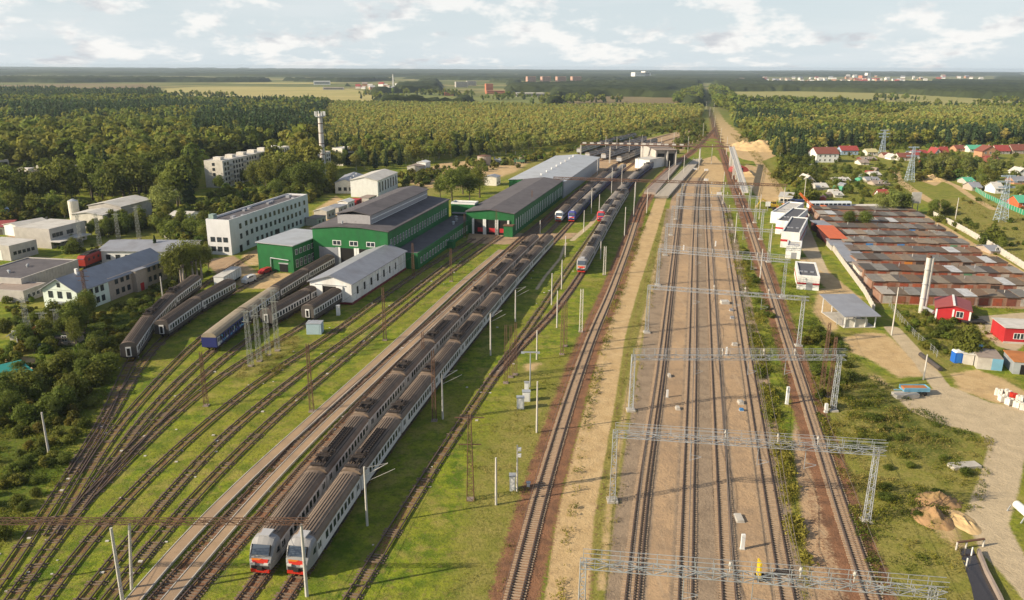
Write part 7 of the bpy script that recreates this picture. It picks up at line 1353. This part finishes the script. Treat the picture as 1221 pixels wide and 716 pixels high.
# ---- the woods
def place(polypts, space, r, excl=()):
    q = gp(*polypts); lo, hi = q.min(0), q.max(0); xs = np.arange(lo[0], hi[0], space); ys = np.arange(lo[1], hi[1], space); X_, Y_ = np.meshgrid(xs, ys); X_ = X_.ravel()+r.uniform(-.48, .48, X_.size)*space; Y_ = Y_.ravel()+r.uniform(-.48, .48, Y_.size)*space
    k = inside(X_, Y_, q)
    for e in excl: k &= ~inside(X_, Y_, e)
    return X_[k], Y_[k]
LEFT = ((-140, 264), (0, 256), (60, 253), (100, 249), (185, 243), (215, 252), (235, 243), (262, 238), (300, 226), (372, 220), (385, 213), (400, 205), (440, 203), (475, 200), (500, 195), (560, 189), (600, 187), (640, 181), (690, 176), (730, 166), (790, 153), (836, 143), (838, 131), (818, 131), (690, 131), (560, 128), (470, 127), (400, 126.5), (330, 126), (200, 124), (190, 114), (100, 113), (-140, 112))
RIGHT = ((872, 146), (884, 158), (905, 166), (918, 180), (930, 192), (960, 192), (972, 182), (1000, 177), (1110, 174), (1350, 168), (1350, 133), (1120, 132), (1000, 130), (872, 128.5))
AVL = ((800, 125), (834, 124), (838, 107), (832, 107), (815, 115)); AVR = ((853, 128), (872, 136), (876, 120), (862, 108.5), (846, 107), (847, 113))
EX = [gp((232, 250), (300, 240), (318, 214), (355, 194), (330, 184), (238, 200)), gp((325, 210), (368, 210), (400, 194), (388, 186), (330, 200)), gp((-10, 222), (20, 224), (104, 207), (100, 203), (0, 214)), gp((840, 150), (856, 150), (846, 105), (836, 105)), gp((378, 216), (395, 216), (392, 206), (380, 206))]
TREES = []
for poly, sp, side in ((LEFT, 6.4, 'l'), (RIGHT, 6.0, 'r'), (AVL, 8.0, 'al'), (AVR, 8.0, 'ar')):
    x, y = place(poly, sp, r4, EX); px, py = to_pix(x, y, 0*x); nz = fbm(x+5000, y+5000, 90, 3, 3); n2 = fbm(x+9000, y+5000, 220, 8, 2); n3 = fbm(x+7000, y+5000, 160, 21, 3)
    for i in range(len(x)):
        X_, Y_, u_, v_ = x[i], y[i], px[i], py[i]; rv = random.random()
        if side == 'l':
            if u_ > 395-(v_-120)*.35 and v_ < 206:                                        # young birch wood
                if v_ > 178 and u_ < 640 and rv < .35: kind, h = random.choice(['oak', 'tall', 'spruce']), random.uniform(10, 15)
                elif u_ > 700 and v_ > 140 and rv < .55: kind, h = 'birch', random.uniform(6, 9)
                elif v_ < 124: kind, h = ('spruce' if rv < .3 else 'oak'), random.uniform(10, 16)
                else: kind, h = ('birch', random.uniform(9, 11.5)) if rv < .965 else ('spruce', random.uniform(10, 13))
            elif v_ > 165 and not (u_ > 235 and v_ < 185): kind, h = random.choice(['oak', 'oak', 'tall', 'tall', 'spruce' if u_ > 110 and rv < .4 else 'oak']), random.uniform(14, 22)*(.45 if u_ < 112 and 209 < v_ < 238 else 1)
            elif u_ > 235 and v_ > 148: kind, h = ('spruce', random.uniform(16, 24)) if rv < .72 else ('oak', random.uniform(12, 18))
            elif v_ < 126: kind, h = ('spruce', random.uniform(13, 22)) if rv < .6 else ('oak', random.uniform(10, 16))
            else: kind, h = ('spruce', random.uniform(14, 22)) if (nz[i] > .58 or rv < .12) else ('oak' if rv < .7 else 'tall', random.uniform(11, 18))
        elif side == 'r':
            if n2[i] > .52 and 130 < v_ < 150: kind, h = 'birch', random.uniform(8, 12)
            elif v_ < 133 and u_ < 1010: kind, h = ('spruce' if rv < .7 else 'oak'), random.uniform(13, 20)
            elif v_ > 150 and rv < .2: kind, h = 'birch', random.uniform(10, 15)
            else: kind, h = ('spruce', random.uniform(12, 18)) if (nz[i] > .63 or rv < .07) else ('oak' if rv < .55 else 'tall', random.uniform(10, 15.5))
        else: kind, h = ('oak' if rv < .8 else 'tall'), random.uniform(12, 18)
        h *= (.86+.28*n3[i]) if kind == 'birch' else (.72+.56*n3[i])
        if side != 'al' and side != 'ar' and random.random() < (.42 if h > 14 and kind in ('oak', 'tall') else .05): continue
        TREES.append((math.hypot(X_, Y_), X_, Y_, h, kind, side, u_))
TREES.sort(); lim = {'oak': 45, 'tall': 30, 'birch': 170, 'spruce': 150}; cnt = dict.fromkeys(lim, 0); rest = []
for d_, X_, Y_, h, kind, side, u_ in TREES:
    if cnt[kind] < lim[kind] and -40 < u_ < 1260 and d_ < 1100:
        cnt[kind] += 1; w = 1.0
        lab = {'l': ('leafy tree in the big mixed wood left of the apartment blocks' if u_ < 235 else 'tree of the wood around the apartment blocks and the chimney' if u_ < 400 else 'tree at the near edge of the young birch wood'), 'r': 'tree of the wood behind the village', 'al': 'tree lining the railway avenue on its left', 'ar': 'tree lining the railway avenue on its right'}[side]
        lab = {'oak': 'round crowned ', 'tall': 'slender ', 'birch': 'light green birch ', 'spruce': 'dark spruce '}[kind]+lab.replace('leafy ', '')
        plant_tree(kind, X_, Y_, h, lab, lab.split(' tree')[0]+' trees of the '+{'l': 'left woods', 'r': 'right wood', 'al': 'avenue left', 'ar': 'avenue right'}[side])
    else: rest.append((d_, X_, Y_, h, kind))
for pts, hw, pr in ((((440, 113.5), (500, 113), (560, 115.5)), 25, .75), (((560, 120), (620, 118.5), (690, 119.5)), 30, .8), (((640, 125), (720, 122), (815, 121)), 14, .35), (((990, 121), (1060, 119.5), (1150, 122), (1230, 124)), 16, .4), (((880, 126), (960, 124.5), (1010, 126)), 22, .8), (((195, 116), (280, 116.5), (340, 119)), 16, .5), (((380, 119), (430, 117), (480, 120)), 20, .6), (((470, 123), (560, 123.5)), 12, .4), (((1080, 129), (1230, 130)), 20, .5)):
    q = smooth_line(pl(*pts), 9.0, 2)
    for qx, qy in q:
        if vnoise(np.array([qx/90+50]), np.array([qy/90+50]), 12)[0] > pr: continue
        for _ in range(3): rest.append((math.hypot(qx, qy), qx+random.uniform(-hw, hw), qy+random.uniform(-hw, hw), random.uniform(8, 16), random.choice(['oak', 'oak', 'spruce', 'tall'])))
print('forest trees', len(TREES), 'individual', sum(cnt.values()), 'massed', len(rest))
Vs, Cs = [], []
byk = {}
for t_ in rest:
    lod = 420 if t_[0] < 560 else 240 if t_[0] < 800 else 130 if t_[0] < 1200 else 75
    byk.setdefault((t_[4], lod, random.randrange(5)), []).append(t_)
for (kind, lod, s), L_ in byk.items():
    V, C = crown_arrays(kind, lod, 500+s*13); A_ = np.array([(x, y, h) for _, x, y, h, _ in L_]); n_ = len(A_); th = r4.uniform(0, 6.28, n_); c, s_ = np.cos(th), np.sin(th); w = A_[:, 2]*r4.uniform(.92, 1.2, n_)
    W_ = np.empty((n_, len(V), 3)); W_[:, :, 0] = A_[:, 0:1]+w[:, None]*(c[:, None]*V[:, 0]-s_[:, None]*V[:, 1]); W_[:, :, 1] = A_[:, 1:2]+w[:, None]*(s_[:, None]*V[:, 0]+c[:, None]*V[:, 1]); W_[:, :, 2] = A_[:, 2:3]*V[:, 2]
    tint = r4.uniform(.84, 1.17, (n_, 1, 1))*np.stack([r4.uniform(.88, 1.2, n_), np.ones(n_), r4.uniform(.85, 1.1, n_)], 1)[:, None, :]
    Vs.append(W_.reshape(-1, 3)); Cs.append((C[None]*tint).reshape(-1, 3))
V = np.concatenate(Vs); C = np.concatenate(Cs); print('massed leaf faces', len(V)//4)
tag(link('forest', np_mesh('forest', V, quadF(len(V)), LEAF, C)), 'dense green woods stretching to the fields on both sides of the railway', 'forest', kind='stuff')
# ---- distant woods: bumpy canopy
CLEAR = [gp((905, 92), (1100, 92), (1115, 101), (915, 101)), gp((415, 101), (475, 101), (475, 111), (415, 111)), gp((1010, 91.5), (1190, 91.5), (1190, 98), (1010, 98)), gp((522, 97), (606, 99), (608, 118), (525, 118)), gp((610, 110), (660, 110), (660, 118), (610, 118)), gp((620, 97), (700, 97), (700, 102.5), (620, 102.5)), gp((750, 90), (782, 90), (782, 94), (750, 94)), gp((370, 99), (412, 99), (415, 109), (370, 109)), gp((800, 108), (824, 108), (824, 114), (800, 114))]
def canopy(x0, x1, y0, y1, st, seed, thr):
    X_, Y_, F_ = grid(x0, x1, y0, y1, st); X_ = X_+r4.uniform(-.4, .4, len(X_))*st; Y_ = Y_+r4.uniform(-.4, .4, len(Y_))*st
    m_ = fbm(X_*.30+30000, Y_*.45+30000, 800, seed, 5); px, py = to_pix(X_, Y_, 0*X_); ok = m_ > thr
    for q in FIELDS: ok &= ~inside(X_, Y_, q)
    ok &= ~inside(X_, Y_, gp(*LEFT)) & ~inside(X_, Y_, gp(*RIGHT)) & ~((px > 834) & (px < 852) & (py > 99))
    ok |= ((py > 98.5) & (py < 108) & (px > 500) & (px < 800) & (fbm(X_+30000, Y_+30000, 300, 4, 3) > .40)); ok |= (py < 88)&(m_ > thr-.08)
    ok |= (py > 101.5) & (py < 108.5) & (px > 868)
    for q in FIELDS+CLEAR: ok &= ~inside(X_, Y_, q)
    h = np.where(ok, 6+8*r4.random(len(X_))+6*fbm(X_+30000, Y_+30000, 120, 9, 2), -3)
    if y0 > 5000: h = h+np.clip((Y_-5000)/9500, 0, 1)*35*fbm(X_+40000, Y_+40000, 3500, 15, 3)*(h > 0)
    t_ = fbm(X_+50000, Y_+50000, 260, 33, 4); C_ = np.stack([.062+.10*(t_-.4), .086+.10*(t_-.4), .030+.02*(t_-.4)], 1)*r4.uniform(.75, 1.25, (len(X_), 1)); C_ = np.clip(C_, .008, 1)
    k = (h[F_] > 0).any(1); return np.stack([X_, Y_, h], 1), F_[k], C_
parts = [canopy(-2600, 3000, 1380, 4200, 13, 61, .47), canopy(-5200, 5800, 4200, 8000, 40, 61, .47), canopy(-10500, 10500, 8000, 14500, 110, 61, .46)]
nb = 0; VV, FF, CC = [], [], []
for a, b, c in parts: VV.append(a); FF.append(b+nb); CC.append(c); nb += len(a)
V = np.concatenate(VV); F_ = np.concatenate(FF); C = np.concatenate(CC); used = np.unique(F_); remap = np.zeros(len(V), int); remap[used] = np.arange(len(used))
tag(link('distant_woods', np_mesh('distant_woods', V[used], remap[F_], LEAF, C[used])), 'dark distant woods on the plain below the horizon', 'woods', kind='stuff')
# ---- massed undergrowth
def undergrowth(areas):
    Vs, Cs = [], []
    for pts, n_, h0, h1, w in areas:
        P_ = np.array(rand_poly(pts, n_, r4)); n2 = fbm(P_[:, 0]+900, P_[:, 1]+900, 14, 51, 3); P_ = P_[n2 > .36]; n2 = n2[n2 > .36]; sl = r4.integers(0, 4, len(P_))
        for s in range(4):
            p_ = P_[sl == s]; m_ = len(p_)
            if not m_: continue
            d_ = np.hypot(p_[:, 0], p_[:, 1]).mean(); V, C = crown_arrays('bush', 700 if d_ < 180 else 380 if d_ < 320 else 200, 900+s); h = r4.uniform(h0, h1, m_)*(.7+.6*n2[sl == s]); th = r4.uniform(0, 6.28, m_); c, s_ = np.cos(th), np.sin(th); ww = h*w*r4.uniform(.85, 1.25, m_)
            W_ = np.empty((m_, len(V), 3)); W_[:, :, 0] = p_[:, 0:1]+ww[:, None]*(c[:, None]*V[:, 0]-s_[:, None]*V[:, 1]); W_[:, :, 1] = p_[:, 1:2]+ww[:, None]*(s_[:, None]*V[:, 0]+c[:, None]*V[:, 1]); W_[:, :, 2] = h[:, None]*(V[:, 2]-.05)
            tint = r4.uniform(.62, 1.35, (m_, 1, 1))*np.stack([r4.uniform(.8, 1.3, m_), np.ones(m_), r4.uniform(.8, 1.1, m_)], 1)[:, None, :]; Vs.append(W_.reshape(-1, 3)); Cs.append((C[None]*tint).reshape(-1, 3))
    V = np.concatenate(Vs); tag(link('undergrowth', np_mesh('undergrowth', V, quadF(len(V)), LEAF, np.concatenate(Cs))), 'dense mixed shrubs and undergrowth at the edges of woods, gardens and yard', 'undergrowth', kind='stuff')
undergrowth([(((70, 440), (128, 425), (134, 455), (95, 525), (40, 570), (-20, 610), (-60, 560), (0, 470)), 130, .8, 2.2, 1.1), (((0, 395), (60, 380), (95, 385), (140, 420), (130, 452), (90, 470), (40, 462), (0, 470)), 80, 1.2, 3.2, 1.0), (((100, 378), (150, 365), (205, 338), (216, 346), (165, 398), (138, 430), (112, 432)), 150, .6, 1.8, 1.2),
    (((110, 272), (200, 256), (250, 262), (250, 300), (215, 290), (180, 272), (120, 282)), 90, 2, 5, 1.0), (((232, 258), (262, 232), (300, 226), (372, 220), (385, 232), (376, 244), (300, 252), (258, 264)), 190, 2, 5.5, 1.0), (((300, 218), (400, 205), (402, 226), (380, 236), (310, 236)), 110, 3, 7, .9), (((0, 258), (88, 250), (190, 242), (186, 248), (90, 258), (0, 268)), 120, 2.5, 6, 1.0),
    (((930, 190), (970, 192), (966, 240), (945, 246), (922, 214)), 130, 2, 5.5, 1.0), (((960, 198), (1090, 198), (1075, 245), (965, 246)), 120, 1, 2.8, 1.1), (((1080, 200), (1130, 194), (1195, 198), (1195, 235), (1140, 214), (1095, 218)), 130, 2, 6, 1.0), (((975, 180), (1230, 174), (1230, 196), (1100, 200), (1000, 198)), 70, 1.5, 3.5, 1.0), (((880, 165), (920, 182), (935, 195), (975, 184), (1230, 172), (1230, 168), (960, 178), (905, 162)), 260, 2.5, 6, 1.0),
    (((1110, 262), (1240, 338), (1300, 320), (1290, 240), (1190, 232), (1120, 240)), 70, .7, 2.0, 1.3), (((60, 300), (90, 286), (130, 284), (116, 306), (80, 312)), 24, 1, 2.6, 1.0), (((8, 352), (44, 350), (44, 400), (0, 405)), 40, .8, 2.4, 1.0), (((205, 300), (246, 300), (250, 345), (205, 345)), 36, .8, 2.6, 1.0), (((440, 225), (500, 205), (560, 195), (600, 190), (690, 178), (690, 182), (600, 200), (540, 215), (470, 232)), 200, 1.5, 5, 1.0), (((690, 178), (730, 168), (790, 155), (838, 143), (842, 156), (830, 160), (790, 160), (735, 172), (695, 182)), 260, 1.5, 4.5, .9), (((800, 172), (832, 152), (843, 160), (828, 178), (800, 186)), 120, 1.5, 4, .9),
    (((1066, 372), (1160, 376), (1185, 405), (1170, 430), (1130, 440), (1095, 412)), 60, .8, 2.0, 1.2), (((960, 395), (1000, 405), (1022, 450), (990, 492), (970, 475)), 60, .8, 2.2, 1.1)])
# ---- weeds and tall grass
def weeds(name, label, areas):
    Vs, Cs = [], []
    for pts, dens, h0, h1, cols, k in areas:
        q = gp(*pts); k = k*2; ar = .5*abs(np.dot(q[:, 0], np.roll(q[:, 1], 1))-np.dot(q[:, 1], np.roll(q[:, 0], 1))); n_ = int(ar*dens); P_ = np.array(rand_poly(pts, n_, r4))
        cl = fbm(P_[:, 0]+800, P_[:, 1]+800, 3.0, 71, 4); keep = cl > r4.uniform(.22, .62, n_); P_ = P_[keep]; cl = cl[keep]; n_ = len(P_)
        bigp = fbm(P_[:, 0]+300, P_[:, 1]+300, 9.0, 5, 3); H_ = (h0+(h1-h0)*np.clip((cl-.3)*2.4, 0, 1))*r4.uniform(.6, 1.25, n_)
        Cn = np.repeat(P_, k, 0)+r4.normal(size=(n_*k, 2))*np.repeat(H_, k)[:, None]*.28; z = np.repeat(H_, k)*r4.uniform(.15, .85, n_*k); Cn = np.c_[Cn, z]; Nr = unit(r4.normal(size=(n_*k, 3))*np.array([1, 1, .55])+np.array([-.3, -.3, .3])); S = np.repeat(H_, k)*r4.uniform(.13, .30, n_*k)
        Vs.append(leaf_quads(Cn, Nr, S, r4, .38)); cols = np.array(cols); ci = np.clip((bigp-.3)/.4*len(cols)+r4.normal(size=n_)*.5, 0, len(cols)-1e-3).astype(int)
        Cs.append(np.repeat(np.repeat(cols[ci]*r4.uniform(.7, 1.3, (n_, 1)), k, 0)*r4.uniform(.8, 1.2, (n_*k, 1)), 4, 0))
    V = np.concatenate(Vs); V[:, 2] = np.maximum(V[:, 2], .01); tag(link(name, np_mesh(name, V, quadF(len(V)), LEAF, np.concatenate(Cs))), label, 'weeds', kind='stuff')
GR = [(.095, .125, .018), (.14, .165, .022), (.20, .20, .03)]; DRY = [(.15, .155, .03), (.25, .215, .055), (.32, .26, .08)]; DK = [(.085, .115, .018), (.12, .15, .022), (.16, .175, .03)]; YG = [(.12, .145, .02), (.20, .20, .026), (.28, .25, .045)]
MEADOW = ((1062, 780), (1052, 716), (1020, 620), (990, 540), (965, 470), (985, 420), (1020, 440), (1070, 470), (1125, 510), (1185, 525), (1180, 570), (1168, 610), (1135, 610), (1120, 640), (1145, 655), (1160, 720), (1170, 780))
weeds('weeds', 'weeds, tall grass and scrub growing between tracks and along the roads', [
    (MEADOW, 4.2, .25, .8, YG+DRY[1:], 4), (((1000, 470), (1035, 445), (1080, 475), (1170, 525), (1160, 560), (1080, 560), (1020, 520)), 3, .3, .9, DK, 4), (((1052, 780), (1045, 716), (1015, 620), (990, 540), (968, 480), (975, 480), (1000, 540), (1030, 620), (1065, 716), (1075, 780)), 6, .25, .7, GR, 4),
    (((955, 716), (937, 620), (918, 520), (903, 450), (893, 400), (907, 400), (918, 450), (937, 520), (955, 620), (968, 690), (968, 716)), 9, .35, 1.25, YG, 5), (((893, 400), (880, 340), (872, 300), (864, 255), (872, 255), (884, 300), (900, 340), (918, 390)), 4, .25, .9, YG, 4), (((927, 480), (912, 400), (890, 330), (880, 290), (893, 300), (912, 350), (935, 420), (940, 460)), 2.5, .25, .8, GR, 4),
    (((648, 780), (668, 650), (695, 500), (722, 380), (745, 320), (770, 250), (776, 252), (754, 320), (733, 385), (707, 500), (683, 640), (664, 780)), 2.6, .25, .85, YG, 4), (((697, 716), (712, 616), (735, 476), (755, 380), (775, 310), (790, 250), (798, 250), (790, 310), (776, 380), (762, 476), (738, 616), (726, 716)), 1.7, .2, .65, DRY, 4),
    (((520, 780), (560, 560), (610, 470), (660, 430), (690, 400), (690, 430), (640, 560), (590, 740)), 3.0, .12, .5, YG+DRY[2:], 3), (((540, 520), (575, 470), (600, 480), (620, 500), (590, 560), (560, 560)), 1.6, .2, .7, GR, 4), (((700, 400), (720, 340), (750, 280), (760, 255), (745, 250), (715, 310), (690, 380)), 1.0, .15, .5, GR, 3),
    (((-40, 700), (60, 600), (100, 530), (130, 470), (120, 430), (60, 450), (0, 470), (-60, 600)), 3.0, .3, .9, GR, 4), (((40, 390), (100, 380), (160, 355), (210, 330), (222, 340), (165, 400), (135, 450), (80, 440)), 2.6, .3, 1.0, DK, 4), (((100, 380), (150, 365), (205, 340), (215, 348), (165, 402), (135, 430)), 1.5, .3, .9, YG, 4),
    (((280, 452), (300, 425), (340, 398), (360, 405), (340, 440), (300, 470)), 4, .25, .8, DRY, 4), (((960, 390), (1000, 400), (1030, 440), (990, 490), (970, 470)), 2.5, .3, 1.0, GR, 4), (((1066, 368), (1160, 374), (1190, 405), (1180, 430), (1130, 440), (1090, 405)), 2.2, .3, 1.0, YG, 4), (((1060, 362), (1260, 370), (1260, 376), (1066, 368)), 2, .3, .8, YG, 4),
    (((1115, 262), (1240, 335), (1300, 320), (1290, 245), (1190, 236), (1120, 245)), .35, .4, 1.2, DRY, 3), (((930, 320), (950, 320), (985, 400), (965, 440), (945, 400), (930, 350)), 2.0, .25, .9, GR, 4), (((962, 240), (1088, 245), (1090, 200), (960, 196)), .5, .5, 1.4, GR, 3), (((120, 716), (165, 716), (300, 590), (560, 335), (600, 297), (596, 290), (540, 330), (290, 570)), 1.0, .08, .28, GR, 3), (((-60, 780), (60, 590), (150, 445), (240, 400), (300, 440), (400, 395), (560, 292), (600, 292), (547, 333), (291, 570), (140, 716), (90, 780)), 2.4, .08, .38, GR+YG[1:], 3),
    (((168, 716), (186, 716), (300, 600), (372, 512), (450, 437), (450, 432), (370, 505), (290, 585)), 3.0, .12, .42, GR, 4), (((870, 160), (890, 165), (930, 215), (940, 245), (934, 245), (915, 212), (900, 190)), .6, .5, 1.4, DRY, 3)])

# ---- small pale litter and stones along the sidings
m = MB()
for k_ in ('A', 'D', 'E', 'F', 'Gt', 'H', 'I', 'L', 'K'):
    q = TR[k_][0]; q = q[(q[:, 1] > 75) & (q[:, 1] < 280)]
    for i in range(26): x, y = q[random.randrange(len(q))]+r4.normal(size=2)*1.6; s_ = random.uniform(.08, .3); m.box(x-s_, x+s_, y-s_*.6, y+s_*.6, -.02, s_*.6)
tag(m.build('litter', POLEC), 'small pale stones and litter scattered along the sidings', 'litter', kind='stuff')
